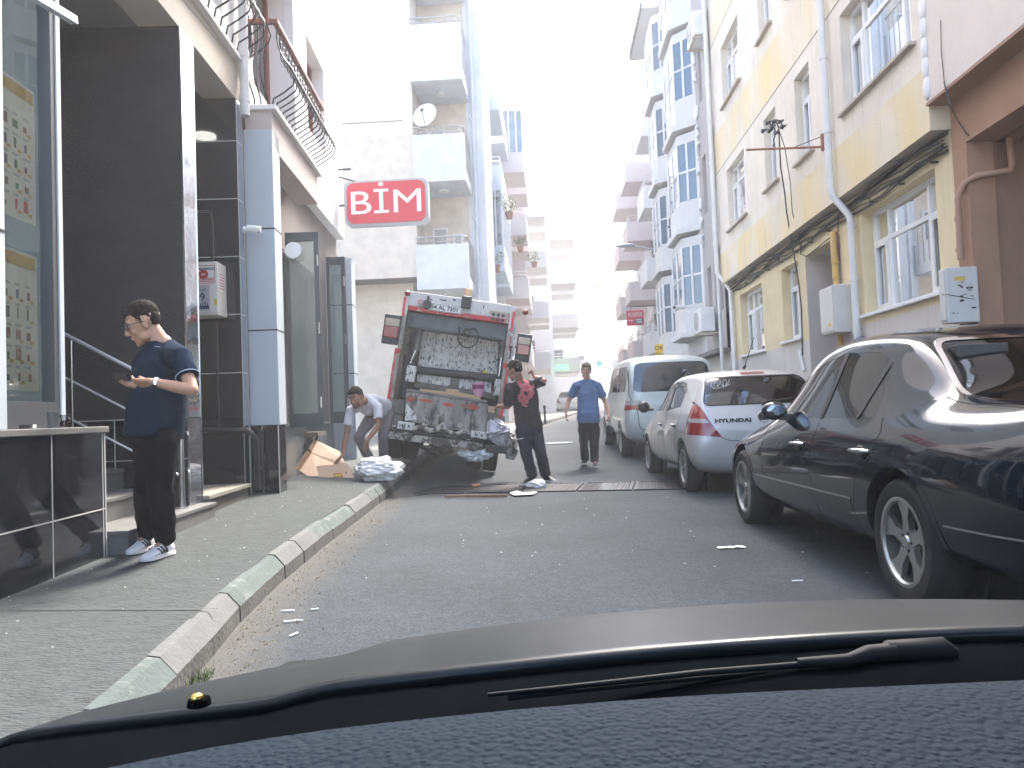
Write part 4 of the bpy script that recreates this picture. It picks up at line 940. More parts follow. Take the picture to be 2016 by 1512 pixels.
# ------------------------------------------------------------ generic apartment block
m_rail = mat('white_railing', (.7, .7, .7), .4)
m_bdark = mat('balcony_door_dark', (.11, .12, .14), .3)
m_tile_r = mat('roof_tile', (.42, .17, .11), .8, var=.1)
def railing(mb, pts, z, h=.35, n=7):
    for a, b in zip(pts, pts[1:]):
        a, b = Vector((*a, 0)), Vector((*b, 0))
        for hz in (h, h*.5): mb.cyl((a.x, a.y, z+hz), (b.x, b.y, z+hz), .018, n=6)
        m_ = max(2, int((b-a).length/.3))
        for k in range(m_+1): p = a+(b-a)*k/m_; mb.cyl((p.x, p.y, z), (p.x, p.y, z+h), .012, n=5)
def block(label, x, y0, y1, floors, z0, fh, sgn, wm, bm, brange, proj=1.1, depth=9, par=.75, roof=None, rot=0, windows=True, group=None, enclosed=()):
    """street block whose facade is at x facing sgn*x; near end at y0 faces the camera"""
    r = empty('apartment_building', (x, y0, z0-.3), rot, label, 'building')
    H = floors*fh+.3; W = y1-y0; s = sgn
    mb = MB(); mb.box(-s*depth, 0, 0, W, -1, H+.6); mb.build('wall', wm, r)
    for k in range(floors):
        zb = .3+k*fh
        if k > 0:
            for j, (ya, yb) in enumerate(brange):
                b_ = MB(); b_.box(0, s*proj, ya, yb, zb-.12, zb+.02); b_.box(s*(proj-.12), s*proj, ya, yb, zb+.02, zb+par); b_.box(0, s*(proj-.12), ya, ya+.12, zb+.02, zb+par); b_.box(0, s*(proj-.12), yb-.12, yb, zb+.02, zb+par)
                o = b_.build('balcony', bm, r)
                b_ = MB(); railing(b_, [(0, ya+.06), (s*(proj-.06), ya+.06), (s*(proj-.06), yb-.06), (0, yb-.06)], zb+par, .3); b_.build('railing', m_rail, o)
                b_ = MB(); b_.box(0, s*.012, ya+.3, yb-.3, zb+.1, zb+2.15); b_.build('balcony_door', m_bdark, o)
                if k in enclosed:
                    b_ = MB(); b_.box(s*.05, s*(proj-.02), ya+.03, yb-.03, zb+par+.001, zb+fh-.14); b_.build('glazing', g_blue, o)
                    b_ = MB()
                    for t in (0, .35, .7, 1): b_.box(s*(proj-.06), s*(proj+.01), ya+.02+(yb-ya-.1)*t, ya+.08+(yb-ya-.1)*t, zb+par, zb+fh-.12); b_.box(s*(.1+(proj-.16)*t), s*(.16+(proj-.16)*t), ya+.0, ya+.05, zb+par, zb+fh-.12)
                    b_.build('glazing_frame', m_pvc, o)
        if windows:
            free = []; last = 0
            for (ya, yb) in list(brange)+[(W, W)]:
                if ya-last > 1.4: free.append((last, ya))
                last = yb
            for (a, b) in free:
                c = (a+b)/2; w_ = MB(); w_.box(0, s*.03, c-.55, c+.55, zb+.9, zb+2.1); o = w_.build('window_frame', m_rail, r)
                w_ = MB(); w_.box(s*.031, s*.036, c-.47, c-.03, zb+.98, zb+2.02); w_.box(s*.031, s*.036, c+.03, c+.47, zb+.98, zb+2.02); w_.build('pane', m_bdark, o)
    # windows on the end wall facing the camera
    for k in range(1, floors):
        zb = .3+k*fh; w_ = MB(); w_.box(-s*1.9, -s*1.1, -.03, 0, zb+1.0, zb+2.0); o = w_.build('window_frame', m_rail, r); w_ = MB(); w_.box(-s*1.83, -s*1.17, -.036, -.031, zb+1.07, zb+1.93); w_.build('pane', m_bdark, o)
    mb = MB(); mb.box(-s*depth, s*.35, -.2, W+.2, H+.601, H+.75); o = mb.build('roof', wm, r)
    if roof == 'pergola':
        b_ = MB(); zt_ = H+3.0
        for k in range(14):
            t = k/13; b_.box(-s*1.5, s*1.0, .2+(W-.4)*t-.05, .2+(W-.4)*t+.05, zt_-.06+.0, zt_)
        for xx in (-1.4, -.2, .95): b_.box(s*xx-.04, s*xx+.04, .1, W-.1, zt_-.14, zt_-.061)
        b_.build('pergola', mat('pergola_slats', (.42, .30, .26), .8) if 'pergola_slats' not in bpy.data.materials else bpy.data.materials['pergola_slats'], o)
        for yy in (.3, W-.3): b_ = MB(); b_.box(-.05, .05, yy-.05, yy+.05, H+.75, zt_-.14); b_.tube([(0, yy, H+1.9), (s*.9, yy, zt_-.15)], .035, n=5); b_.build('pergola_post', m_rail, o)
    if roof == 'hip':
        b_ = MB(); cx = -s*depth/2; b_.add([(-s*(depth+.5), -.6, H+.76), (s*.7, -.6, H+.76), (s*.7, W+.6, H+.76), (-s*(depth+.5), W+.6, H+.76), (cx, W*.3, H+2.4), (cx, W*.7, H+2.4)], [(0, 1, 4), (1, 2, 5, 4), (2, 3, 5), (3, 0, 4, 5), (0, 3, 2, 1)]); b_.build('tiled_roof', m_tile_r, o)
    return r
m_bluew = mat('blue_white_render', (.60, .66, .73), .85, var=.04); m_pinkw2 = mat('pale_pink_render', (.66, .59, .57), .85, var=.04); m_offw = mat('off_white_render', (.76, .75, .735), .85, var=.04)
m_creamw = mat('warm_cream_render', (.66, .62, .53), .85, var=.04)

# white building beyond the side street with corner balconies
W1 = empty('white_corner_building', (0, 0, 0), 0, 'tall cream and white corner building with balconies behind the garbage truck', 'building')
Y1 = 21.0; xa, xb, xc = ony(815, 300, Y1).x, ony(917, 300, Y1).x, ony(957, 400, 22.4).x
zlow = ony(800, 546, Y1).z
m_bluish = mat('cool_white_render', (.60, .63, .66), .85, var=.09, bump=.15, bscale=40)
m_crm = mat('pale_cream_render', (.66, .60, .51), .85, var=.12, bump=.15, bscale=40)
mb = MB(); mb.box(-16, xa, Y1, Y1+5, zlow, 22); mb.box(-16, xa-.3, Y1+.8, Y1+5, .2, zlow-.001); mb.box(xa, xb-.1, Y1+1.45, Y1+4.5, .2, 22); mb.build('cream_wall', m_crm, W1)
mb = MB(); mb.box(xb-.1, xc, Y1+1.4, Y1+4.6, .2, 22); mb.build('cool_white_wall', m_bluish, W1)
zj = ony(730, 241, Y1).z; mb = MB(); mb.box(-16, xa-.3, Y1-.004, Y1, zj-.012, zj+.012); mb.box(-16, xa, Y1-.006, Y1+.8, zlow-.02, zlow); mb.build('wall_joint', m_taupe, W1)
for (pt, pb) in ((55, 165), (270, 362), (485, 572), (-150, -45)):
    zt_, zb_ = ony(865, pt, Y1).z, ony(865, pb, Y1).z
    mb = MB(); mb.box(xa+.002, xb, Y1-.25, Y1+1.449, zb_, zb_+.14); mb.box(xa+.002, xb, Y1-.25, Y1-.13, zb_+.14, zt_); mb.box(xb-.12, xb, Y1-.13, Y1+1.399, zb_+.14, zt_-.35)
    o = mb.build('balcony', m_bluish, W1)
    mb = MB(); zz = zt_
    mb.tube([(xa, Y1-.19, zz+.22), (xb-.15, Y1-.19, zz+.22), (xb-.05, Y1-.17, zz+.2), (xb-.05, Y1-.05, zz+.18), (xb-.05, Y1+1.38, zz+.15)], .025, n=8); mb.tube([(xa, Y1-.19, zz+.08), (xb-.1, Y1-.19, zz+.08), (xb-.05, Y1+.0, zz-.05)], .018, n=6)
    for k in range(5): mb.tube([(xb+.01, Y1-.1+k*.3, zb_+.3), (xb+.01, Y1-.1+k*.3, zz+.15)], .014, n=5)
    for k in (.15, .5, .85): mb.tube([(xa+(xb-xa)*k, Y1-.19, zz-.01), (xa+(xb-xa)*k, Y1-.19, zz+.22)], .014, n=5)
    mb.build('railing', mat('grey_rail', (.35, .35, .34), .4, metal=.5) if 'grey_rail' not in bpy.data.materials else bpy.data.materials['grey_rail'], o)
    mb = MB(); mb.box(xa+.25, xa+.7, Y1+1.40, Y1+1.449, zb_+.14, zb_+2.1); mb.box(xa+.85, xb-.3, Y1+1.40, Y1+1.449, zb_+.9, zb_+1.9); o2 = mb.build('window_frame', m_pvc, W1)
    mb = MB(); mb.box(xa+.3, xa+.65, Y1+1.392, Y1+1.399, zb_+.2, zb_+2.05); mb.box(xa+.92, xb-.37, Y1+1.392, Y1+1.399, zb_+.96, zb_+1.84); mb.build('pane', mat('pane_grey', (.3, .33, .33), .2) if 'pane_grey' not in bpy.data.materials else bpy.data.materials['pane_grey'], o2)
    mb = MB(); mb.lathe([(0, 0), (.12, .0), (.14, -.06), (.0, -.09)], c=((xa+xb)/2, Y1+.6, zb_), n=14); mb.build('ceiling_lamp', m_pvc, W1, smooth=50)
mb = MB(); xx = xb+.12
mb.tube([(xx, Y1+1.33, 20), (xx, Y1+1.33, .5)], .05, n=10); mb.tube([(xb, Y1+1.3, 9.9), (xx, Y1+1.3, 9.7)], .03, n=8); mb.tube([(xb, Y1+1.3, 6.9), (xx, Y1+1.3, 6.7)], .03, n=8); mb.build('rain_pipe', m_bluish, W1, smooth=50)
# satellite dish
q = ony(836, 226, Y1-.2); ds = empty('satellite_dish', q, R(-12), 'white satellite dish on the middle balcony of the white building', 'satellite dish')
mb = MB(); pr = [(0, .10), (.15, .088), (.28, .05), (.36, .0), (.35, -.01), (.27, .04), (.14, .078), (0, .09)]
mb.lathe(pr, c=(0, 0, 0), axis=(0.1, 1, -.25), n=28); mb.build('dish', m_pvc, ds, smooth=50)
mb = MB(); mb.tube([(0, .05, -.34), (.05, -.35, .0)], .012); mb.cyl((.04, -.37, -.02), (.06, -.30, .03), .035); mb.build('arm', m_cable, ds); mb = MB(); mb.tube([(0, .1, 0), (0, .14, -.5), (0, .1, -.75)], .025); mb.build('mast', m_pipe, ds)

block('pale blue-white block with blue balconies beside the white corner building', -2.3, 25.7, 31.5, 5, .4, 2.8, 1, m_bluew, m_bluew, [(.1, 2.6), (3.4, 5.6)], proj=.95, roof='pergola', enclosed=(2,))
block('off-white block with pink balcony fronts, third along the left side', -1.75, 31.8, 38, 5, .55, 2.7, 1, m_offw, m_pinkw2, [(.2, 2.4), (3.4, 5.8)], proj=1.05, roof='pergola', enclosed=(4,))
block('pale pink block with narrow balconies before the pharmacy cross', -1.0, 38.4, 44.5, 5, .7, 2.6, 1, m_pinkw2, m_offw, [(.2, 2.4), (3.4, 5.8)], proj=1.1, roof='pergola')
block('white block with deep grey balconies above the green sign', .35, 48, 56, 5, .8, 2.8, 1, m_offw, m_palegrey, [(.1, 3.0), (4.6, 7.4)], proj=1.6, roof=None)
block('white block with slanted window shades at the far left', 2.3, 60, 70, 5, 1.1, 2.8, 1, m_offw, m_offw, [(.2, 3.2), (5, 8)], proj=.9, roof=None)
block('last white block where the street bends right', 4.6, 73, 84, 4, 1.6, 2.7, 1, m_offw, m_offw, [(.2, 3.2), (5, 8)], proj=.9, roof='hip')
# right side beyond
block('tall pale block with brackets and planted balcony at right', 4.9, 27, 33, 5, .4, 2.8, -1, m_offw, m_offw, [(2.2, 4.4)], proj=1.0)
block('pinkish block with projecting boxes at the far right', 5.1, 34, 44, 5, .6, 2.7, -1, m_offw, m_pinkw2, [(.4, 2.8), (5, 8)], proj=1.3)
block('pale block far up the street on the right', 7.5, 46, 60, 4, .8, 2.8, -1, m_offw, m_offw, [(.4, 2.8), (5, 8)], proj=1.1, roof='hip')
def house(px, py, y, w_, h, d, label, roofh=1.8):
    q = ony(px, py, y); zb_ = zr(y); H = q.z-zb_
    r = empty('house', (q.x, y, zb_), R(8), label, 'house')
    mb = MB(); mb.box(-w_/2, w_/2, 0, d, -2, H); mb.build('wall', m_creamw, r)
    mb = MB(); mb.add([(-w_/2-.6, -.6, H), (w_/2+.6, -.6, H), (w_/2+.6, d+.6, H), (-w_/2-.6, d+.6, H), (-w_/5, d/2, H+roofh), (w_/5, d/2, H+roofh)], [(0, 1, 5, 4), (1, 2, 5), (2, 3, 4, 5), (3, 0, 4), (0, 3, 2, 1)]); mb.build('roof', m_tile_r, r)
    nf = max(1, int(H/3))
    for f in range(nf):
        for k in (-.3, 0, .3):
            mb = MB(); mb.box(w_*k-.6, w_*k+.6, -.04, 0, H-2.4-f*3, H-1.1-f*3); mb.build('window', m_bdark, r)
        mb = MB(); mb.box(-w_/2+.4, w_/2-.4, -1.0, 0, H-2.9-f*3, H-2.8-f*3); mb.box(-w_/2+.4, w_/2-.4, -1.0, -.9, H-2.8-f*3, H-2.2-f*3); mb.build('balcony', m_offw, r)
house(1245, 585, 125, 9, 0, 10, 'red-roofed house closing the end of the street')
house(1200, 616, 110, 4.5, 0, 8, 'small red-roofed house left of the hairdresser sign')
house(1215, 690, 95, 10, 0, 8, 'low cream house at the bend of the street')
house(1310, 640, 130, 14, 0, 10, 'wide pale house partly behind the right facades')

# ------------------------------------------------------------ street lamp, signs
q = ony(1301, 490, 27); sl_ = empty('street_lamp', (q.x, 27, zr(27)+.12), 0, 'grey street lamp with a long arm reaching over the street', 'street lamp')
zt_ = q.z-zr(27)-.12; e = ony(1240, 483, 27)
mb = MB(); mb.cyl((0, 0, 0), (0, 0, zt_), .07, .05, n=10); mb.build('pole', mat('galvanised', (.42, .45, .48), .5, metal=.4), sl_, smooth=40)
mb = MB(); mb.tube([(0, 0, zt_-.05), (e.x-q.x, 0, e.z-q.z+zt_)], .03, n=8); mb.build('arm', bpy.data.materials['galvanised'], sl_)
mb = MB(); mb.ell((e.x-q.x-.15, 0, e.z-q.z+zt_), (.38, .14, .07)); mb.build('lamp_head', bpy.data.materials['galvanised'], sl_, smooth=60)
def signboard(name, px0, py0, px1, py1, y, face, label, cat='sign'):
    a = ony(px0, py0, y); b = ony(px1, py1, y); r = empty(name, ((a.x+b.x)/2, y, (a.z+b.z)/2), 0, label, cat)
    hw, hh = (b.x-a.x)/2, (a.z-b.z)/2
    mb = MB(); mb.box(-hw, hw, -.04, .04, -hh, hh); mb.build('board', face, r, bevel=.01); return r, hw, hh
def sfx(m, name, col, e): return mat(name, col, .5, emit=(col, e) if e else None)
r, hw, hh = signboard('hairdresser_sign', 1233, 612, 1268, 640, 31, mat('kuafor_red', (.55, .03, .07), .4), 'red hairdresser sign with white letters hanging over the street')
text_obj('sign_text', 'KUAFÖR', hh*.80, m_wsheet, r, frame((0, -.045, hh*.42), (1, 0, 0), (0, 0, 1)), xs=hw/(hh*1.9)*.98)
mb = MB(); mb.box(-hw*.1, hw*.92, -.046, -.041, -hh*.8, -hh*.1); mb.build('lower_panel', mat('panel_grey', (.12, .1, .12), .5), r)
mb = MB(); mb.box(hw*.05, hw*.7, -.05, -.047, -hh*.35, -hh*.2); mb.box(hw*.2, hw*.8, -.05, -.047, -hh*.65, -hh*.5); mb.tube([(-hw*.8, -.05, -hh*.3), (-hw*.3, -.05, -hh*.35), (-hw*.5, -.05, -hh*.6)], .02, n=5); mb.build('small_print', m_wsheet, r)
mb = MB(); mb.tube([(-hw*.5, 0, hh), (-hw*.5, 0, hh+.15), (1.9, 0, hh+.2)], .02, n=5); mb.build('bracket', m_cable, r)
r, hw, hh = signboard('school_zone_sign', 1289, 678, 1321, 706, 24, mat('sign_yellow', (.72, .50, .05), .4), 'yellow school zone sign with black letters above the van roof')
text_obj('sign_text', 'OKUL', hh*.75, m_blackpipe, r, frame((0, -.045, hh*.45), (1, 0, 0), (0, 0, 1)), xs=1.15); text_obj('sign_text_lower', 'BÖLGESİ', hh*.62, m_blackpipe, r, frame((0, -.045, -hh*.42), (1, 0, 0), (0, 0, 1)), xs=1.1)
mb = MB(); mb.cyl((0, .06, -hh), (0, .06, -3.0), .03, n=8); mb.build('post', bpy.data.materials['galvanised'], r)
r, hw, hh = signboard('pharmacy_sign', 1094, 719, 1119, 727, 47.4, mat('green_sign', (.08, .55, .15), .4, emit=((.1, .7, .2), .5)), 'small bright green shop sign behind the walking man on the left')
text_obj('sign_text', 'ECZANE', hh*1.4, m_wsheet, r, frame((0, -.045, 0), (1, 0, 0), (0, 0, 1)), xs=1.3)
r, hw, hh = signboard('turquoise_sign', 1174, 711, 1185, 720, 60, mat('turq_sign', (.1, .5, .45), .4), 'tiny turquoise sign right of the walking man')
q = onx(1395, 700, XR2+.0); r = empty('green_band_sign', (XR2-.01, q.y+.5, 1.62), 0, 'thin green shop sign band low on the grey building', 'sign'); mb = MB(); mb.box(-.03, .03, -1.2, 1.2, -.09, .09); mb.build('board', mat('green_band', (.1, .5, .2), .5), r)
# plants on balconies
def plant(loc, s, label, col):
    r = empty('potted_plant', loc, 0, label, 'plant', 'plants on the far balconies')
    mb = MB(); mb.lathe([(0, 0), (.10*s, 0), (.14*s, .22*s), (0, .22*s)], n=12); mb.build('pot', m_terra, r, smooth=40)
    mb = MB(); random.seed(int(loc[1]*10))
    for k in range(160):
        d = Vector((random.gauss(0, 1), random.gauss(0, 1), random.gauss(0, 1))).normalized()*random.random()**.5*.3*s+Vector((0, 0, .42*s)); a = Vector((random.gauss(0, 1), random.gauss(0, 1), random.gauss(0, 1))).normalized()*.05*s; b = a.orthogonal().normalized()*.025*s
        mb.quad(d-a, d+b, d+a, d-b)
    mb.build('foliage', mat('leaf_green', col, .6, var=.3, vscale=20) if 'leaf_green' not in bpy.data.materials else bpy.data.materials['leaf_green'], r)
for (px, py, y, lb) in ((985, 415, 26, 'reddish potted plant on the upper blue balcony'), (1003, 425, 27.5, 'yellow-green potted plant on the blue balcony'), (980, 530, 25.9, 'row of green plants behind the lower blue balcony rail'), (1025, 490, 32.5, 'green plant on the pink-fronted balcony'), (1052, 520, 35.5, 'round bush in a pot on the pink balcony corner'), (1298, 505, 27.6, 'climbing plant on the railing beside the lamp arm'), (1305, 650, 27.6, 'trailing green plant on the right balcony near the hairdresser sign')):
    q = ony(px, py+6, y); plant((q.x, q.y, q.z), 1.1, lb, (.09, .14, .04))
# bollard on the far pavement
q = onz(1072, 792, zw(30)); q = ony(1072, 800, 28); b_ = empty('bollard', (q.x, 28, zk(28)), 0, 'dark street bollard on the left pavement beyond the truck', 'bollard'); mb = MB(); mb.lathe([(0, 0), (.07, 0), (.06, .1), (.045, .15), (.045, .55), (.06, .6), (.05, .68), (0, .7)], n=14); mb.build('post', m_blackpipe, b_, smooth=40)
# ------------------------------------------------------------ vehicles
from mathutils.bvhtree import BVHTree
def paint(name, col, metal=.0, rough=.25, coat=1.0, spec=.5):
    return mat(name, col, rough, metal=metal, coat=coat, var=.03, vscale=2, spec=spec)
m_tyre = mat('tyre_rubber', (.018, .018, .019), .75, var=.2, vscale=10, bump=.2, bscale=60)
m_alloy = mat('alloy_wheel', (.42, .42, .40), .32, metal=.85, var=.12, vscale=8)
m_chrome = mat('chrome_trim', (.75, .75, .74), .1, metal=1)
m_trim = mat('black_trim', (.015, .015, .016), .45)
m_seam = mat('panel_gap', (.004, .004, .004), .8)
m_lred = mat('tail_light_red', (.24, .006, .01), .12, coat=1); m_lwhite = mat('tail_light_clear', (.33, .31, .30), .12, coat=1); m_amber = mat('amber_lens', (.6, .28, .04), .15, coat=1)
m_seat = mat('seat_cloth', (.06, .055, .05), .9)
m_brake = mat('brake_dark', (.05, .05, .05), .6, metal=.5)

def car_solid(stations, sub=2):
    """stations: (y, zb, zs, zm, zsh, zbelt, ztop, ws, wm, wsh, wbelt, wtop, crown)"""
    vs = []; fs = []; H = 10
    for (y, zb, zs, zm, zsh, zbe, zt, ws, wm, wsh, wb, wt, cr) in stations:
        half = [(0, zb), (ws*.75, zb), (ws, zs), (wm, zm), (wsh, zsh), (wb, zbe), (wb+(wt-wb)*.78, zbe+(zt-zbe)*.8), (wt, zt), (wt*.55, zt+cr*.75), (0, zt+cr)]
        vs += [(x, y, z) for x, z in half]+[(-x, y, z) for x, z in half[1:-1]]
    n = 2*H-2
    def idx(s, i):   # ring index 0..n-1 : right side 0..9, then left side back down
        return s*n+(i if i < H else H+(H-2-(i-H))-1)
    S = len(stations)
    for s in range(S-1):
        for i in range(n):
            j = (i+1) % n; fs.append((idx(s, i), idx(s, j), idx(s+1, j), idx(s+1, i)))
    for s in (0, S-1):
        for i in range(H-1):
            a, b = idx(s, i), idx(s, i+1); a2 = idx(s, (n-i) % n); b2 = idx(s, n-i-1)
            f = [a, b, b2, a2]; f2 = []
            for q in f:
                if q not in f2: f2.append(q)
            fs.append(tuple(f2))
    me = bpy.data.meshes.new('solid'); me.from_pydata(vs, [], fs)
    bm = bmesh.new(); bm.from_mesh(me); bmesh.ops.recalc_face_normals(bm, faces=bm.faces); bm.to_mesh(me); bm.free()
    o = bpy.data.objects.new('solid', me); COL.objects.link(o)
    m = o.modifiers.new('s', 'SUBSURF'); m.levels = sub; m.render_levels = sub
    return apply_mods(o)
def offset_copy(o, d):
    me = o.data.copy(); c = bpy.data.objects.new('off', me); COL.objects.link(c)
    bm = bmesh.new(); bm.from_mesh(me); bm.normal_update()
    ns = [v.normal.copy() for v in bm.verts]
    for v, nn in zip(bm.verts, ns): v.co += nn*d
    bm.to_mesh(me); bm.free(); return c
def tmp(mb, name='cut'): return mb.build(name, m_seam)
def piece(shell, cutter, name, m, parent, smooth=30, keep=False):
    c = bpy.data.objects.new(name, shell.data.copy()); c.data.name = name; COL.objects.link(c)
    boolean(c, cutter, 'INTERSECT')
    if not keep: kill(cutter)
    c.data.materials.clear(); c.data.materials.append(m)
    c.data.polygons.foreach_set('material_index', [0]*len(c.data.polygons))
    c.data.polygons.foreach_set('use_smooth', [True]*len(c.data.polygons)); c.data.set_sharp_from_angle(angle=R(smooth))
    c.parent = parent; return c
def shrink(poly, d):
    """offset a closed polygon inward by d"""
    n = len(poly); ar = sum(poly[i][0]*poly[(i+1) % n][1]-poly[(i+1) % n][0]*poly[i][1] for i in range(n)); s = 1 if ar > 0 else -1; out = []
    for i in range(n):
        p0, p1, p2 = Vector(poly[i-1]), Vector(poly[i]), Vector(poly[(i+1) % n])
        a = (p1-p0).normalized(); b = (p2-p1).normalized(); n1 = Vector((-a.y, a.x))*s; n2 = Vector((-b.y, b.x))*s
        k = (n1+n2); k = k/max(.35, k.dot(n1)) if k.length > 1e-6 else n1
        q = p1+k*d; out.append((q.x, q.y))
    return out
def rounded(poly, r, n=4):
    out = []; N = len(poly)
    for i in range(N):
        p0, p1, p2 = Vector(poly[i-1]), Vector(poly[i]), Vector(poly[(i+1) % N])
        rr = min(r, (p0-p1).length*.45, (p2-p1).length*.45); a = p1+(p0-p1).normalized()*rr; b = p1+(p2-p1).normalized()*rr
        for k in range(n+1):
            t = k/n; q = a*(1-t)**2+p1*2*t*(1-t)+b*t*t; out.append((q.x, q.y))
    return out
def wheel(parent, x, y, r, side, style, w=.2, rr=None):
    """side -1: outer face looks to -x"""
    rr = rr or r*.68; W = empty('wheel', (x, y, r)); W.parent = parent; s = side
    mb = MB(); pr = [(rr, -w/2+.01), (rr+.02, -w/2), (r-.03, -w/2), (r-.005, -w/2+.03), (r, -w*.2), (r, w*.2), (r-.005, w/2-.03), (r-.03, w/2), (rr+.02, w/2), (rr, w/2-.01)]
    mb.lathe(pr, axis=(1, 0, 0), n=40); mb.build('tyre', m_tyre, W, smooth=35)
    mb = MB(); mb.lathe([(rr+.004, -w/2+.005), (rr+.004, w/2-.005)], axis=(1, 0, 0), n=40)
    xo = w/2-.004
    mb.lathe([(rr+.006, xo), (rr-.012, xo), (rr-.02, xo-.012), (rr-.022, -w/2+.03)], axis=(s, 0, 0), n=40)
    xh = xo-.028
    mb.lathe([(0, xh+.012), (.028, xh+.012), (.034, xh+.002), (.07, xh-.006), (.075, xh-.03), (.0, xh-.03)], axis=(s, 0, 0), n=24)
    ns = {'five': 5, 'seven': 7, 'steel': 8}[style]
    for k in range(ns):
        t = 2*math.pi*k/ns+math.pi/2; c, s_ = math.cos(t), math.sin(t)
        def P(rad, off, dx): return (s*(xh+dx), rad*c-off*s_, rad*s_+off*c)
        wd0, wd1 = {'five': (.034, .062), 'seven': (.018, .022), 'steel': (.03, .045)}[style]
        q = rr-.015
        vs = [P(.045, -wd0, 0), P(.045, wd0, 0), P(q, wd1, .010), P(q, -wd1, .010), P(.045, -wd0, -.03), P(.045, wd0, -.03), P(q, wd1, -.02), P(q, -wd1, -.02),
              P(q*.6, wd0*.8, .004), P(q*.6, -wd0*.8, .004), P(q*.6, wd0*.8, -.028), P(q*.6, -wd0*.8, -.028)]
        mb.add(vs, [(0, 1, 8, 9), (9, 8, 2, 3), (4, 11, 10, 5), (11, 7, 6, 10), (1, 5, 10, 8), (8, 10, 6, 2), (0, 9, 11, 4), (9, 3, 7, 11), (0, 4, 5, 1), (2, 6, 7, 3)])
    rim = mb.build('rim', m_alloy, W, smooth=30)
    mb = MB()
    for k in range(5):
        t = 2*math.pi*k/5+.3+math.pi/2; mb.cyl((s*(xh-.01), .045*math.cos(t), .045*math.sin(t)), (s*(xh+.004), .045*math.cos(t), .045*math.sin(t)), .008, n=8)
    mb.build('wheel_bolts', m_brake, W)
    mb = MB(); mb.cyl((-s*.05, 0, 0), (s*(xh-.06), 0, 0), rr*.72, n=28); mb.build('brake_disc', m_brake, W, smooth=40)
    return W
def build_car(name, label, cat, loc, rz, stations, body_m, axles, wr, track, style, cab, side_windows, rear_window, front_window, glass_m, extras, sub=3, wheelbox=True, ww=.2, rot=None, interior=True):
    root = empty(name, loc, rz, label, cat, rot=rot)
    solid = car_solid(stations, sub)
    skin = offset_copy(solid, .003); inn = offset_copy(solid, -.012); boolean(skin, inn)      # shell for trims and lights
    gsh = offset_copy(solid, -.002); gin = offset_copy(solid, -.009); boolean(gsh, gin)       # shell for the panes
    gap = offset_copy(solid, .0012); gi2 = offset_copy(solid, -.006); boolean(gap, gi2)
    for t in (inn, gin, gi2): kill(t)
    body = bpy.data.objects.new('body', solid.data.copy()); body.data.name = 'body'; COL.objects.link(body)
    # cabin cavity
    cav = offset_copy(solid, -.045); y0, y1, zc = cab
    mb = MB(); mb.box(-1.2, 1.2, y0, y1, zc, 3); c = tmp(mb); boolean(cav, c, 'INTERSECT'); kill(c)
    boolean(body, cav, check=.05); kill(cav)
    # wheel arches
    mb = MB()
    for ya in axles:
        for s in (-1, 1): mb.cyl((s*(track/2-ww*.62), ya, wr+.01), (s*1.3, ya, wr+.01), wr+.04, n=40)
    c = tmp(mb); boolean(body, c, check=.7); kill(c)
    for nm, poly in side_windows:
        for s in (-1, 1):
            mb = MB(); mb.prism(poly, 'x', s*.35, s*1.3); c = tmp(mb); boolean(body, c, check=.7); kill(c)
            mb = MB(); mb.prism(shrink(poly, -.006), 'x', s*.35, s*1.3); piece(gsh, tmp(mb), 'side_window', glass_m, root)
    for nm, poly, (ya, yb) in ((('rear_window',)+rear_window), (('windscreen',)+front_window)):
        mb = MB(); mb.prism(poly, 'y', ya, yb); c = tmp(mb); boolean(body, c, check=.7); kill(c)
        mb = MB(); mb.prism(shrink(poly, -.006), 'y', ya, yb); piece(gsh, tmp(mb), nm, glass_m, root)
    body.data.materials.clear(); body.data.materials.append(body_m); body.data.polygons.foreach_set('material_index', [0]*len(body.data.polygons))
    body.data.polygons.foreach_set('use_smooth', [True]*len(body.data.polygons)); body.data.set_sharp_from_angle(angle=R(32)); body.parent = root
    for ya in axles:
        for s in (-1, 1):
            wheel(root, s*(track/2-.0), ya, wr, s, style, w=ww)
            mb = MB(); mb.cyl((s*(track/2-ww*.6), ya, wr+.01), (s*(track/2-ww*.6-.02), ya, wr+.01), wr+.05, n=30); mb.build('wheel_well', m_trim, root)
    if interior:
        for (sx, sy, sz) in [(-.36, cab[0]+(cab[1]-cab[0])*.55, zc), (.36, cab[0]+(cab[1]-cab[0])*.55, zc), (-.34, cab[0]+.35, zc), (.34, cab[0]+.35, zc)]:
            st = empty('seat', (sx, sy, sz)); st.parent = root
            mb = MB(); mb.box(-.24, .24, -.1, .42, -.02, .12); mb.box(-.23, .23, -.18, -.05, .05, .62); mb.build('seat_cushion', m_seat, st, bevel=.04)
            mb = MB(); mb.box(-.13, .13, -.18, -.08, .66, .85); mb.cyl((-.06, -.13, .6), (-.06, -.13, .7), .008); mb.cyl((.06, -.13, .6), (.06, -.13, .7), .008); mb.build('headrest', m_seat, st, bevel=.02)
    extras(root, skin, gap)
    for t in (solid, skin, gsh, gap): kill(t)
    return root
def seam(gap, parent, axis, pts, a, b, w=.005, name='door_gap', m=None):
    """thin dark line following a polyline on the body surface"""
    for p, q in zip(pts, pts[1:]):
        pass
    mb = MB(); n = len(pts); L_ = []; Rr = []
    for i in range(n):
        p0 = Vector(pts[max(i-1, 0)]); p1 = Vector(pts[min(i+1, n-1)]); d = (p1-p0).normalized(); nn = Vector((-d.y, d.x))*w/2
        L_.append(tuple(Vector(pts[i])+nn)); Rr.append(tuple(Vector(pts[i])-nn))
    mb.prism(L_+Rr[::-1], axis, a, b)
    return piece(gap, tmp(mb), name, m or m_seam, parent)

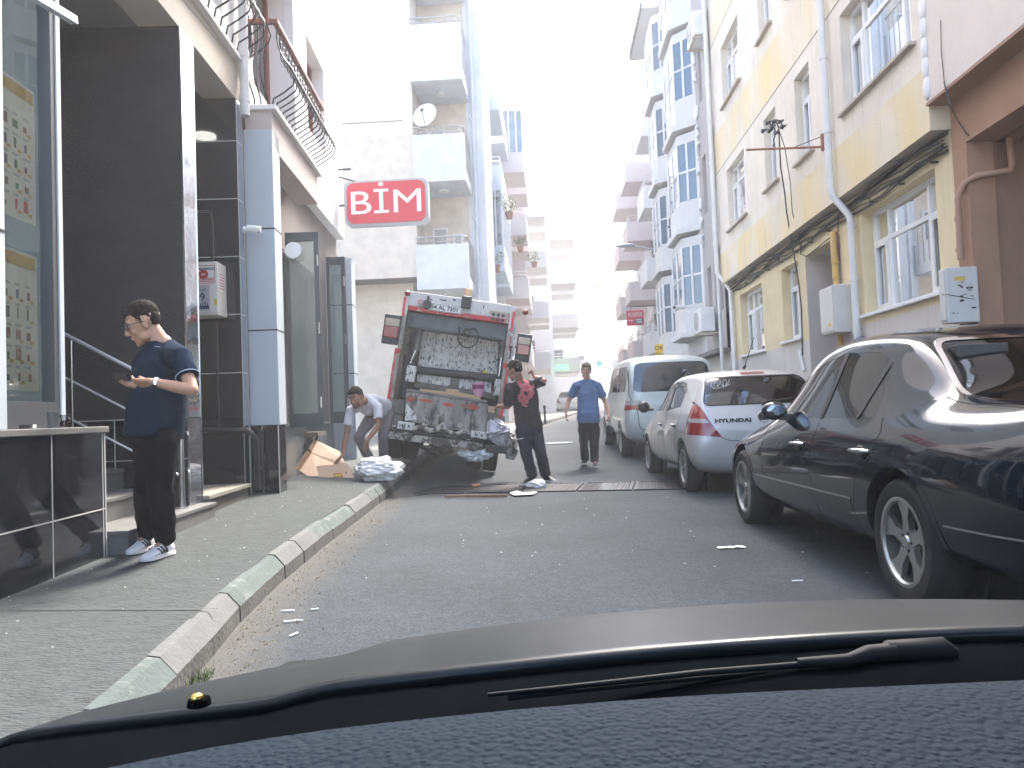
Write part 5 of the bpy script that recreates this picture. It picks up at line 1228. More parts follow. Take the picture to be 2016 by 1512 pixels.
# ---- black saloon (local: y forward, x right, origin on the ground under the rear axle centre)
ST = [  # y, zb, zs, zm, zsh, zbelt, ztop, ws, wm, wsh, wb, wt, crown
 (-1.08, .42, .46, .56, .66, .74, .80, .55, .58, .56, .50, .45, .01),
 (-1.03, .30, .36, .54, .72, .85, .92, .74, .80, .76, .66, .60, .02),
 (-.90, .25, .33, .56, .76, .90, .955, .84, .885, .85, .72, .64, .025),
 (-.45, .22, .30, .58, .78, .915, .975, .87, .90, .88, .76, .64, .03),
 (-.15, .20, .28, .58, .78, .92, 1.00, .87, .90, .885, .79, .60, .035),
 (.02, .20, .28, .58, .78, .92, 1.10, .87, .90, .885, .80, .585, .05),
 (.28, .19, .27, .58, .77, .915, 1.28, .87, .90, .885, .805, .575, .045),
 (.50, .19, .27, .58, .77, .91, 1.345, .87, .90, .885, .805, .585, .04),
 (.90, .18, .26, .57, .76, .905, 1.375, .87, .90, .885, .805, .60, .045),
 (1.35, .18, .26, .57, .76, .90, 1.37, .87, .90, .885, .805, .60, .045),
 (1.68, .18, .26, .57, .755, .895, 1.30, .87, .90, .885, .805, .59, .045),
 (1.95, .18, .26, .57, .75, .89, 1.14, .87, .90, .88, .80, .59, .045),
 (2.20, .18, .26, .57, .75, .88, .97, .87, .90, .88, .78, .62, .04),
 (2.38, .18, .26, .57, .74, .855, .90, .865, .895, .875, .76, .62, .04),
 (2.85, .19, .27, .56, .71, .80, .85, .86, .89, .86, .73, .55, .035),
 (3.30, .20, .28, .53, .66, .73, .775, .83, .87, .82, .68, .48, .03),
 (3.55, .22, .30, .48, .58, .64, .68, .72, .78, .72, .58, .40, .02),
 (3.66, .28, .34, .44, .50, .55, .58, .50, .55, .50, .42, .30, .01)]
ST2 = [(a, b, c, d+.01, e+.015, f+.02, g+(.055 if 0 < a < 2.1 else .025), h, i, j, k, l_, m__) for a, b, c, d, e, f, g, h, i, j, k, l_, m__ in ST]
m_blk = paint('black_car_paint', (.003, .006, .011), rough=.15, spec=.15, coat=.7)
g_tint = glass('tinted_glass', (.34, .38, .36), .12, (.02, .02, .02), f0=1.75)
arc = lambda: None
SWf = [(1.16, .925), (2.20, .915), (1.98, 1.055), (1.72, 1.205), (1.50, 1.282), (1.22, 1.318), (1.10, 1.322)]
SWr = [(.60, .93), (1.09, .925), (1.03, 1.325), (.80, 1.322), (.60, 1.305), (.50, 1.26), (.465, 1.185)]
SWq = [(.36, .932), (.565, .93), (.43, 1.22), (.395, 1.14)]
def sedan_extra(root, skin, gap):
    for s in (-1,):
        # chrome ring round the side glass
        o = rounded([(.315, .915), (2.28, .898), (2.00, 1.085), (1.73, 1.24), (1.50, 1.31), (1.2, 1.348), (.80, 1.352), (.56, 1.33), (.43, 1.25), (.36, 1.09)], .03, 3)
        i = shrink(o, .014); mb = MB(); mb.ring(o, i, 'x', s*.35, s*1.3); piece(skin, tmp(mb), 'window_chrome', m_chrome, root)
        for pl in ([(1.10, .92), (1.155, .92), (1.095, 1.335), (1.035, 1.335)], [(.565, .925), (.60, .925), (.462, 1.26), (.43, 1.24)]):
            mb = MB(); mb.prism(pl, 'x', s*.35, s*1.3); piece(skin, tmp(mb), 'window_pillar', m_trim, root)
        X = (s*.5, s*1.3)
        seam(gap, root, 'x', [(2.17, .86), (2.20, .60), (2.17, .33), (2.10, .22)], *X)
        seam(gap, root, 'x', [(1.12, .90), (1.16, .60), (1.11, .33), (1.05, .22)], *X)
        seam(gap, root, 'x', [(.27, .93), (.22, .86), (.28, .72), (.46, .60), (.52, .45), (.53, .25)], *X)
        seam(gap, root, 'x', [(2.78, .24), (.45, .22)], *X, name='sill_gap')
        # side mouldings with bright strip
        for a, b in ((.545, 2.44), (-.95, -.42)):
            mb = MB(); mb.prism([(a, .40), (b, .385), (b, .455), (a, .47)], 'x', *X); piece(skin, tmp(mb), 'side_moulding', m_blk, root)
            mb = MB(); mb.prism([(a, .472), (b, .457), (b, .466), (a, .481)], 'x', *X); piece(skin, tmp(mb), 'moulding_chrome', m_chrome, root)
        # handles
        for y in (1.35, .35+.02):
            h = empty('door_handle', (s*.893, y, .745)); h.parent = root
            mb = MB(); mb.ell((s*-.001, 0, 0), (.012, .055, .04), n=20, m=10); mb.build('handle_cup', m_trim, h, smooth=60)
            mb = MB(); mb.tube([(s*.0, -.10, .012), (s*.028, -.09, .014), (s*.034, -.02, .014), (s*.032, .06, .012), (s*.0, .085, .01)], [.011, .012, .013, .012, .010], n=8); mb.build('handle_bar', m_chrome, h, smooth=60)
        mb = MB(); mb.box(s*.895, s*.902, 2.27, 2.33, .655, .69); mb.build('side_indicator', m_lwhite, root, bevel=.008)
        # arch lips
        for ya in (0, 2.83):
            r_ = .37; pts = [(0, ya+r_*math.cos(t), .325+r_*math.sin(t)) for t in [R(-8+196*k/24) for k in range(25)]]
            mb = MB(); o = [(p[1], p[2]) for p in pts]; i2 = [(ya+(r_+.03)*math.cos(R(-8+196*k/24)), .325+(r_+.03)*math.sin(R(-8+196*k/24))) for k in range(25)]
            mb.prism(i2+o[::-1], 'x', *X); piece(skin, tmp(mb), 'arch_lip', m_blk, root)
    # mirrors
    for s in (-1, 1):
        m_ = empty('door_mirror', (s*.83, 1.78, .955)); m_.parent = root
        mb = MB(); mb.ell((s*.06, .03, .02), (.095, .06, .068), n=20, m=12); mb.build('mirror_shell', m_blk, m_, smooth=60)
        mb = MB(); mb.ell((s*.06, -.024, .02), (.074, .008, .048), n=20, m=12); mb.build('mirror_glass', mat('mirror_dark', (.25, .27, .3), .08, metal=1), m_, smooth=60)
        mb = MB(); mb.prism([(s*-.06, -.04), (s*.03, -.02), (s*.03, .05), (s*-.06, .08)], 'z', -.05, .0); mb.build('mirror_foot', m_trim, m_, bevel=.01)
    # rear window surround, lights
    o = rounded([(-.60, 1.005), (.60, 1.005), (.49, 1.335), (-.49, 1.335)], .07); mb = MB(); mb.ring(shrink(o, -.022), o, 'y', -.6, .62); piece(skin, tmp(mb), 'rear_window_chrome', m_chrome, root)
    for s in (-1, 1):
        mb = MB(); mb.prism([(s*.50, .60), (s*.95, .60), (s*.95, .80), (s*.62, .83), (s*.50, .78)], 'y', -1.2, -1.0); piece(skin, tmp(mb), 'tail_light', m_lred, root)
        mb = MB(); mb.prism([(s*.42, .56), (s*.95, .56), (s*.95, .68), (s*.42, .68)], 'y', 3.2, 3.8); piece(skin, tmp(mb), 'headlight', m_lwhite, root)
    mb = MB(); mb.prism([(-.35, .55), (.35, .55), (.38, .68), (-.38, .68)], 'y', 3.3, 3.8); piece(skin, tmp(mb), 'grille', m_trim, root)
    seam(gap, root, 'z', [(-.66, -1.0), (-.66, -.1)], .8, 1.2, name='boot_gap'); 
RWs = (rounded([(-.60, 1.005), (.60, 1.005), (.49, 1.335), (-.49, 1.335)], .07), (-.4, .5))
FWs = (rounded([(-.66, .975), (.66, .975), (.53, 1.32), (-.53, 1.32)], .06), (1.45, 2.6))
sa = math.atan2(1.79-1.715, 2.83)
sedan = build_car('black_saloon_car', 'black saloon car with chrome trim parked at the right edge nearest the camera', 'car', (2.585, 3.93, -.005), R(1.5), ST2, m_blk, (0, 2.83), .32, 1.55, 'five', (-.05, 2.3, .45),
    [('w', SWf), ('w', SWr), ('w', SWq)], RWs, FWs, g_tint, sedan_extra)

# ---- silver hatchback
SH = [
 (-.62, .45, .50, .58, .64, .68, .72, .55, .60, .58, .52, .46, .01),
 (-.58, .30, .38, .52, .64, .76, .84, .72, .78, .76, .70, .62, .015),
 (-.50, .24, .32, .52, .72, .90, .98, .78, .835, .825, .76, .66, .02),
 (-.42, .22, .30, .54, .78, .98, 1.12, .80, .845, .84, .765, .66, .03),
 (-.32, .21, .29, .54, .79, 1.00, 1.29, .81, .85, .845, .765, .60, .04),
 (-.18, .20, .28, .54, .79, 1.00, 1.385, .81, .85, .845, .765, .575, .05),
 (.20, .20, .28, .54, .78, .995, 1.415, .81, .85, .845, .765, .575, .055),
 (.80, .19, .27, .54, .77, .975, 1.435, .81, .85, .845, .765, .59, .055),
 (1.30, .19, .27, .54, .76, .96, 1.425, .81, .85, .845, .765, .60, .055),
 (1.65, .19, .27, .54, .75, .945, 1.35, .81, .85, .845, .765, .60, .05),
 (2.05, .19, .27, .54, .74, .93, 1.16, .81, .85, .84, .765, .60, .05),
 (2.40, .19, .27, .54, .73, .91, .985, .81, .85, .835, .74, .60, .05),
 (2.75, .20, .28, .54, .71, .84, .89, .80, .84, .82, .70, .55, .04),
 (3.05, .21, .29, .52, .66, .75, .79, .76, .81, .77, .62, .45, .03),
 (3.25, .25, .32, .46, .56, .62, .65, .60, .66, .62, .50, .35, .02),
 (3.31, .32, .36, .43, .48, .52, .54, .42, .46, .44, .38, .28, .01)]
m_slv = paint('silver_car_paint', (.50, .50, .49), metal=.3, rough=.36, coat=.7)
g_car = glass('car_glass', (.62, .66, .66), .05, (.02, .02, .02), f0=1.8)
HWf = [(1.15, .985), (2.18, .965), (1.85, 1.14), (1.60, 1.27), (1.35, 1.345), (1.14, 1.355)]
HWr = [(.36, 1.02), (1.07, .985), (1.05, 1.355), (.70, 1.35), (.46, 1.30), (.36, 1.15)]
def hatch_extra(root, skin, gap):
    s = -1; X = (s*.5, s*1.3)
    bvh = BVHTree.FromPolygons([v.co for v in skin.data.vertices], [tuple(p.vertices) for p in skin.data.polygons])
    def ry(x, z): return bvh.ray_cast(Vector((x, -3, z)), Vector((0, 1, 0)))[0].y
    o = rounded([(.24, 1.0), (2.28, .945), (1.86, 1.17), (1.6, 1.30), (1.34, 1.378), (.70, 1.382), (.42, 1.335), (.27, 1.16)], .04, 3)
    for pl in ([(1.065, .98), (1.155, .98), (1.145, 1.37), (1.045, 1.37)],):
        mb = MB(); mb.prism(pl, 'x', *X); piece(skin, tmp(mb), 'window_pillar', m_trim, root)
    mb = MB(); mb.ring(o, shrink(o, .02), 'x', *X); piece(skin, tmp(mb), 'window_rubber', m_trim, root)
    mb = MB(); mb.prism([(1.2, 1.335), (.5, 1.33), (.32, 1.22), (.35, 1.20), (.52, 1.29), (1.2, 1.30)], 'x', *X); w_ = piece(offset_g(skin), tmp(mb), 'wind_deflector', g_tint, root)
    seam(gap, root, 'x', [(2.02, .94), (2.08, .60), (2.02, .30), (1.95, .22)], *X)
    seam(gap, root, 'x', [(1.10, .97), (1.12, .55), (1.06, .24)], *X)
    seam(gap, root, 'x', [(.26, 1.0), (.22, .86), (.36, .66), (.42, .45), (.42, .25)], *X)
    seam(gap, root, 'x', [(2.05, .24), (.42, .24)], *X, name='sill_gap')
    for y in (1.30, .42):
        h = empty('door_handle', (s*.838, y, .80)); h.parent = root
        mb = MB(); mb.ell((0, 0, 0), (.012, .05, .035), n=16, m=8); mb.build('handle_cup', m_trim, h, smooth=60)
        mb = MB(); mb.tube([(0, -.09, .0), (s*.03, -.07, .0), (s*.033, 0, 0), (s*.03, .06, 0), (0, .08, 0)], .012, n=8); mb.build('handle_bar', m_slv, h, smooth=60)
    for s in (-1, 1):
        m_ = empty('door_mirror', (s*.86, 2.0, 1.02)); m_.parent = root
        mb = MB(); mb.ell((s*.08, .02, .02), (.09, .07, .085), n=18, m=10); mb.build('mirror_shell', m_trim, m_, smooth=60)
        mb = MB(); mb.box(s*-.06, s*.03, -.02, .04, -.04, .0); mb.build('mirror_foot', m_trim, m_, bevel=.01)
        # tall tail lights wrapping round the corner
        pl = rounded([(s*.50, .66), (s*.88, .70), (s*.90, .98), (s*.79, 1.09), (s*.70, 1.02), (s*.60, .80)], .04, 3)
        mb = MB(); mb.prism(pl, 'y', -.75, -.26); o_ = piece(skin, tmp(mb), 'tail_light', m_lred, root)
        pl = [(s*.63, .825), (s*.82, .835), (s*.82, .885), (s*.67, .875)]
        mb = MB(); mb.prism(pl, 'y', -.75, -.30); piece(offset_g(skin), tmp(mb), 'reversing_lens', m_lwhite, root)
    # tailgate, rear window rubber
    o = rounded([(-.66, 1.035), (.66, 1.035), (.56, 1.355), (-.56, 1.355)], .07, 4); mb = MB(); mb.ring(shrink(o, -.014), o, 'y', -.75, .1); piece(skin, tmp(mb), 'rear_window_rubber', m_trim, root)
    seam(gap, root, 'y', [(-.69, 1.36), (-.73, 1.06), (-.62, .78), (-.50, .65), (-.40, .615), (.40, .615), (.50, .65), (.62, .78), (.73, 1.06), (.69, 1.36)], -.75, -.2, w=.008, name='tailgate_gap')
    mb = MB(); mb.prism([(-.14, 1.385), (.14, 1.385), (.14, 1.415), (-.14, 1.415)], 'y', -.6, .02); piece(skin, tmp(mb), 'brake_light', m_lred, root)
    mb = MB(); mb.cyl((.0, .1, 1.475), (-.0, .05, 1.50), .02, .012); mb.tube([(0, .08, 1.49), (0.05, -.2, 1.83)], [.006, .003], n=6); mb.build('aerial', m_trim, root)
    mb = MB(); mb.tube([(.0, -.56, 1.02), (.06, -.47, 1.05), (.45, -.455, 1.09)], [.018, .012, .008], n=8); mb.build('rear_wiper', m_trim, root)
    text_obj('badge_text', 'HYUNDAI', .062, m_trim, root, frame((-.36, ry(-.36, .845)-.004, .845), (1, -.03, 0), (0, .2, 1)), xs=1.5, bold=.002)
    mb = MB(); mb.lathe([(.058, 0), (.064, .006), (.070, .006), (.074, 0)], c=(0, ry(0, .875)-.002, .875), axis=(0, -1, .25), n=32); mb.build('emblem_ring', m_chrome, root, smooth=40)
    mb = MB(); mb.lathe([(0, .003), (.06, .003)], c=(0, ry(0, .875)-.001, .875), axis=(0, -1, .25), n=32); mb.build('emblem_disc', m_trim, root)
    text_obj('emblem_letter', 'H', .11, m_chrome, root, frame((0, ry(0, .875)-.008, .873), (1, 0, 0), (.35, .2, 1)), extrude=.003, xs=.9)
    # script decal on the rear glass
    mb = MB(); random.seed(3); P_ = []
    for k in range(60):
        t = k/59; P_.append((-.57+t*.22+.012*math.sin(t*40), -.42-.02, 1.25+.035*math.sin(t*26)+t*.05))
    mb.tube(P_, .0035, n=4); mb.tube([(-.5, -.44, 1.22), (-.33, -.43, 1.27), (-.42, -.43, 1.23)], .003, n=4); dcl = mb.build('glass_script', m_wsheet, root)
    mb = MB(); mb.prism([(-.62, .38), (-.25, .385), (-.25, .395), (-.62, .39)], 'y', -.75, -.3); piece(gap, tmp(mb), 'bumper_crease', m_slv, root)
    mb = MB(); mb.prism([(-.5, .2), (.5, .2), (.46, .34), (-.46, .34)], 'y', -.75, -.3); piece(skin, tmp(mb), 'bumper_insert', m_slv, root)
_og = {}
def offset_g(skin):
    k = skin.name+str(len(skin.data.vertices))
    if k in _og: return _og[k]
    c = offset_copy(skin, .004); _og[k] = c; return c
RWh = (rounded([(-.66, 1.035), (.66, 1.035), (.56, 1.355), (-.56, 1.355)], .07, 4), (-.75, .1))
FWh = (rounded([(-.66, 1.0), (.66, 1.0), (.54, 1.37), (-.54, 1.37)], .07, 4), (1.5, 2.7))
hat = build_car('silver_hatchback_car', 'silver hatchback with a black badge, parked between the black saloon and the van', 'car', (2.42, 9.47, 0), R(2.6), SH, m_slv, (0, 2.52), .30, 1.47, 'seven', (-.38, 2.2, .5),
    [('w', HWf), ('w', HWr)], RWh, FWh, g_car, hatch_extra)
for k in list(_og.values()): kill(k)
_og.clear()

# ---- pale green-grey van
SV = [
 (-.90, .55, .60, .68, .74, .78, .82, .55, .60, .58, .52, .48, .0),
 (-.86, .36, .44, .62, .86, 1.10, 1.30, .80, .86, .84, .76, .70, .02),
 (-.80, .32, .40, .62, .90, 1.18, 1.50, .86, .90, .89, .82, .74, .04),
 (-.72, .30, .38, .62, .92, 1.20, 1.76, .87, .91, .905, .84, .74, .06),
 (-.55, .30, .38, .62, .92, 1.20, 1.86, .87, .91, .905, .85, .73, .07),
 (0, .30, .38, .62, .92, 1.20, 1.90, .87, .91, .905, .86, .73, .07),
 (1.5, .30, .38, .62, .92, 1.20, 1.90, .87, .91, .905, .86, .73, .07),
 (2.3, .30, .38, .62, .92, 1.18, 1.86, .87, .91, .90, .85, .73, .07),
 (2.75, .30, .38, .62, .92, 1.16, 1.60, .87, .91, .90, .84, .73, .06),
 (3.15, .30, .38, .62, .90, 1.12, 1.28, .87, .91, .89, .82, .70, .06),
 (3.5, .30, .38, .62, .85, 1.02, 1.10, .84, .88, .86, .76, .62, .05),
 (3.80, .32, .40, .58, .76, .88, .94, .74, .80, .76, .64, .5, .03),
 (3.88, .40, .46, .56, .66, .74, .78, .55, .6, .57, .48, .38, .01)]
m_van = paint('van_paint', (.43, .47, .455), metal=.35, rough=.35, coat=.7)
VW = [[(2.0, 1.24), (2.85, 1.22), (2.62, 1.48), (2.35, 1.68), (2.0, 1.74)], [(.75, 1.25), (1.90, 1.245), (1.90, 1.745), (.75, 1.75)], [(-.55, 1.26), (.65, 1.25), (.65, 1.75), (-.5, 1.73)]]
def van_extra(root, skin, gap):
    s = -1; X = (s*.5, s*1.3)
    o = rounded([(-.62, 1.2), (2.95, 1.18), (2.65, 1.52), (2.36, 1.76), (-.56, 1.79)], .05, 3)
    for pl in ([(1.905, 1.22), (1.995, 1.22), (1.995, 1.76), (1.905, 1.76)], [(.655, 1.22), (.745, 1.22), (.745, 1.77), (.655, 1.77)]):
        mb = MB(); mb.prism(pl, 'x', *X); piece(skin, tmp(mb), 'window_pillar', m_trim, root)
    for xs_ in ([(1.95, 1.2), (1.95, .4)], [(.70, 1.2), (.70, .75), (.72, .42)], [(2.95, 1.15), (2.98, .42)]): seam(gap, root, 'x', xs_, *X)
    for y in (2.15, 1.75):
        mb = MB(); mb.box(s*.905, s*.93, y-.08, y+.08, .93, .96); mb.build('door_handle', m_van, root, bevel=.01)
    for s in (-1, 1):
        m_ = empty('door_mirror', (s*.93, 2.85, 1.27)); m_.parent = root
        mb = MB(); mb.box(s*.02, s*.20, -.06, .05, -.12, .16); mb.build('mirror_shell', m_trim, m_, bevel=.03); mb = MB(); mb.box(s*-.08, s*.02, -.02, .03, -.08, -.02); mb.build('mirror_arm', m_trim, m_)
        pl = rounded([(s*.46, .95), (s*.95, .935), (s*.95, 1.10), (s*.60, 1.105), (s*.48, 1.05)], .05, 3); mb = MB(); mb.prism(pl, 'y', -1.1, -.62); piece(skin, tmp(mb), 'tail_light', m_lwhite, root)
        pl = [(s*.53, .938), (s*.95, .925), (s*.95, 1.015), (s*.49, 1.015)]; mb = MB(); mb.prism(pl, 'y', -1.1, -.62); piece(offset_g(skin), tmp(mb), 'tail_light_red', m_lred, root)
    o = rounded([(-.74, 1.25), (.74, 1.25), (.66, 1.79), (-.66, 1.79)], .12, 4)
    seam(gap, root, 'y', [(-.76, 1.85), (-.80, 1.2), (-.66, .9), (-.64, .62), (-.58, .56), (.58, .56), (.64, .62), (.66, .9), (.80, 1.2), (.76, 1.85)], -1.0, -.5, w=.012, name='tailgate_gap')
    mb = MB(); mb.box(-.34, .0, -.885, -.855, .93, .975); mb.build('tailgate_handle', m_van, root, bevel=.012)
    mb = MB(); mb.prism([(-.58, .42), (-.32, .42), (-.32, .47), (-.58, .47)], 'y', -1, -.6); piece(skin, tmp(mb), 'bumper_slot', m_trim, root)
    mb = MB(); mb.tube([(.28, -.84, 1.28), (.0, -.80, 1.44), (-.16, -.785, 1.56)], [.018, .014, .010], n=6); mb.build('rear_wiper', m_trim, root)
    mb = MB(); mb.lathe([(.0, 0), (.05, 0)], c=(0, -.885, 1.15), axis=(0, -1, 0), n=20); mb.build('emblem', m_chrome, root)
RWv = (rounded([(-.74, 1.25), (.74, 1.25), (.66, 1.79), (-.66, 1.79)], .12, 4), (-1.0, -.4))
FWv = (rounded([(-.74, 1.2), (.74, 1.2), (.66, 1.78), (-.66, 1.78)], .07, 4), (2.4, 3.4))
van = build_car('minivan', 'tall pale grey-green minivan parked in front of the silver hatchback', 'van', (2.23, 15.0, zr(15.0)-.01), R(1.5), SV, m_van, (0, 3.08), .33, 1.60, 'steel', (-.7, 3.0, .6),
    [('w', p) for p in VW], RWv, FWv, glass('van_glass', (.30, .36, .40), .25, (.03, .05, .07), f0=1.9), van_extra, rot=(R(1.6), 0, R(1.5)))
for k in list(_og.values()): kill(k)
_og.clear()
# ---- far white car: copy of the hatchback shape in white
def recolor_copy(src, name, label, loc, rz, mp_):
    c = copy_tree(src); c.name = name; c.location = loc; c.rotation_euler = (0, 0, rz); c['label'] = label
    for o in [x for x in bpy.data.objects if x.parent == c]:
        if o.type == 'MESH' and o.data.materials and o.data.materials[0] == mp_[0]:
            o.data = o.data.copy(); o.data.materials[0] = mp_[1]
        if o.name.startswith(('badge_text', 'glass_script', 'emblem')): bpy.data.objects.remove(o)
    return c
q = ony(1122, 800, 50)
recolor_copy(hat, 'white_car', 'white hatchback far up the street behind the walking man', (q.x, 50, zr(50)), R(-8), (m_slv, paint('white_car_paint', (.75, .75, .74))))
# ------------------------------------------------------------ garbage truck, leaning with its left wheels on the kerb
TH = R(10); TR_ = empty('garbage_truck', (-1.86, 12.7, .215), 0, 'old white and red garbage truck leaning with its left wheels on the kerb', 'garbage truck')
TRM = Matrix.Translation((-1.86, 12.7, .215)) @ Matrix.Rotation(R(4.6), 4, 'Z') @ Matrix.Rotation(TH, 4, 'Y')
TR_.matrix_world = TRM; TRM = TRM.copy(); TRI = TRM.inverted()
def T(zx, zy, yl):
    """point on the truck's cross plane local y=yl, from the enlarged tail view"""
    px, py = 740+zx*.2513, 560+zy*.2513
    c = TRI @ CAMP; d = TRI.to_3x3() @ ray(px, py); t = (yl-c.y)/d.y; return c+d*t
m_tw = mat('truck_white_paint', (.58, .58, .57), .5, var=.08, vscale=3, col2=(.16, .12, .10), thr=.66, bump=.2, bscale=30)
m_tred = mat('truck_red_paint', (.50, .035, .05), .5, var=.15, vscale=4, col2=(.45, .42, .38), thr=.6)
m_tblade = mat('worn_white_plate', (.60, .59, .56), .6, var=.25, vscale=13, col2=(.05, .046, .04), thr=.565, bump=.4, bscale=25, stretch=(1.3, 1, .6))
m_tgrime = mat('grimy_steel', (.11, .105, .095), .5, metal=.3, var=.4, vscale=4, col2=(.22, .20, .18), thr=.63, bump=.4, bscale=25)
m_thop = mat('hopper_worn_steel', (.25, .235, .215), .5, metal=.1, var=.4, vscale=5, col2=(.04, .036, .033), thr=.55, bump=.4, bscale=20, stretch=(1, 1, .35))
m_tdark = mat('truck_dark_steel', (.042, .043, .045), .5, metal=.3, var=.3, vscale=4)
m_tbump = mat('worn_bumper', (.42, .40, .35), .6, var=.2, vscale=5, col2=(.06, .05, .045), thr=.5, bump=.4, bscale=25)
m_tside = mat('truck_side_khaki', (.24, .22, .18), .6, var=.2, vscale=5, col2=(.45, .42, .36), thr=.6)
m_carton = mat('cardboard', (.50, .35, .22), .85, var=.05, vscale=4)
def part(n, mb, m, p=TR_, **k): return mb.build(n, m, p, **k)
Y0 = -1.1
def plate(pts, y0, y1, n, m, par=TR_, bevel=.006):
    mb = MB(); mb.prism([(p.x, p.z) for p in pts], 'y', y0, y1); return mb.build(n, m, par, bevel=bevel)
tl, tr2 = T(300, 55, Y0), T(1115, 178, Y0); W2 = .93; HT = tl.z
# side walls of the tailgate
for s in (-1, 1):
    mb = MB(); mb.prism([(Y0+.02, HT-.02), (-.15, HT-.02), (-.15, .95), (Y0-.12, .95), (Y0-.18, 1.25)], 'x', s*.79, s*.842); part('tailgate_side', mb, m_tside, bevel=.006)
    mb = MB(); mb.prism([(s*.785, HT-.02), (s*.855, HT-.02), (s*.855, 1.75), (s*.785, 1.75)], 'y', Y0-.03, Y0+.018); part('side_post', mb, m_tw, bevel=.006)
    mb = MB(); mb.prism([(s*.82, HT-.10), (s*.86, HT-.10), (s*.86, 1.95), (s*.82, 1.95)], 'y', Y0-.034, Y0-.031); part('red_stripe', mb, mat('bright_stripe', (.6, .05, .09), .5) if 'bright_stripe' not in bpy.data.materials else bpy.data.materials['bright_stripe'])
    mb = MB(); mb.prism([(s*.79, 1.745), (s*.875, 1.745), (s*.89, .75), (s*.82, .75)], 'y', Y0-.12, Y0-.03); part('lower_post', mb, m_tred, bevel=.006)
zb = T(300, 195, Y0).z
mb = MB(); mb.box(-.784, .784, Y0-.0, Y0+.35, zb+.05, HT); part('header_panel', mb, m_tw, bevel=.01)
mb = MB(); mb.box(-.784, .784, Y0-.004, Y0+.3, zb-.02, zb+.048); part('header_red_band', mb, m_tred, bevel=.005)
mb = MB(); mb.box(-.79, .79, Y0+.12, Y0+.5, zb-.27, zb-.025); part('header_box', mb, mat('grimy_blue_steel', (.085, .105, .115), .45, var=.3, vscale=4), bevel=.03)
# number plate
a, b = T(425, 155, Y0), T(657, 220, Y0); pw = (b.x-a.x)/2; cxp, czp = (a.x+b.x)/2, (T(425, 155, Y0).z+T(657, 225, Y0).z)/2
mb = MB(); mb.box(cxp-.27, cxp+.27, Y0-.02, Y0-.005, czp-.06, czp+.06); pl = part('number_plate', mb, m_wsheet, bevel=.004)
mb = MB(); mb.ring([(cxp-.265, czp-.055), (cxp+.265, czp-.055), (cxp+.265, czp+.055), (cxp-.265, czp+.055)], [(cxp-.258, czp-.048), (cxp+.258, czp-.048), (cxp+.258, czp+.048), (cxp-.258, czp+.048)], 'y', Y0-.0215, Y0-.0205); mb.build('plate_border', m_trim, pl)
text_obj('plate_text', '34 AL 7301', .095, m_trim, pl, frame((cxp+.0, Y0-.0225, czp), (1, 0, 0), (0, 0, 1)), extrude=.001, xs=.95, bold=.002)
# amber beacon, round lamps, warning sticker, scratches
q = T(718, 85, Y0)
mb = MB(); mb.box(q.x-.05, q.x+.05, Y0-.08, Y0+.02, q.z-.02, q.z+.10); bc = part('beacon', mb, m_amber, bevel=.012)
mb = MB(); mb.box(q.x-.075, q.x+.075, Y0-.09, Y0-.005, q.z-.21, q.z-.03); mb.build('beacon_base', m_tdark, bc, bevel=.01)
q = T(405, 160, Y0); mb = MB(); mb.cyl((q.x, Y0-.10, q.z), (q.x, Y0-.0, q.z), .065, n=18); mb.cyl((q.x, Y0-.05, q.z+.06), (q.x, Y0-.05, q.z+.13), .02); part('work_lamp', mb, m_tdark, smooth=40)
q = T(352, 140, Y0); mb = MB(); mb.cyl((q.x, Y0-.05, q.z), (q.x, Y0, q.z), .045, n=18); part('round_lamp', mb, m_lred, smooth=40)
for (zx, zy) in ((248, 72), (1170, 218)):
    q = T(zx, zy, Y0); mb = MB(); mb.ell((q.x, Y0-.02, q.z), (.05, .06, .045)); part('corner_lamp', mb, m_lred, smooth=60)
mb = MB()
for (zx, zy, w_, h_) in ((525, 123, .11, .015), (615, 122, .05, .02), (845, 175, .015, .06), (430, 118, .05, .015), (1008, 182, .012, .012), (1040, 192, .012, .012), (805, 160, .01, .01)):
    q = T(zx, zy, Y0); mb.box(q.x-w_/2, q.x+w_/2, Y0-.004, Y0-.001, q.z-h_/2, q.z+h_/2)
part('paint_chips', mb, m_tdark)
a, b = T(893, 185, Y0), T(1092, 300, Y0); mb = MB(); mb.box(a.x, b.x-.01, Y0-.010, Y0-.0045, b.z+.0+.07, a.z-.035); wp = part('warning_plate', mb, mat('old_label', (.38, .34, .26), .6, var=.12, vscale=9))
mb = MB()
for i in range(3):
    for j in range(2): mb.cyl((a.x+.07+.075*i, Y0-.013, a.z-.09-.075*j), (a.x+.07+.075*i, Y0-.0105, a.z-.09-.075*j), .027, n=14)
mb.build('warning_symbols', m_tdark, wp)
mb = MB()
for j in range(7): mb.box(a.x+.28, b.x-.03, Y0-.012, Y0-.0105, a.z-.08-.02*j, a.z-.072-.02*j)
mb.build('warning_lines', m_tred, wp)
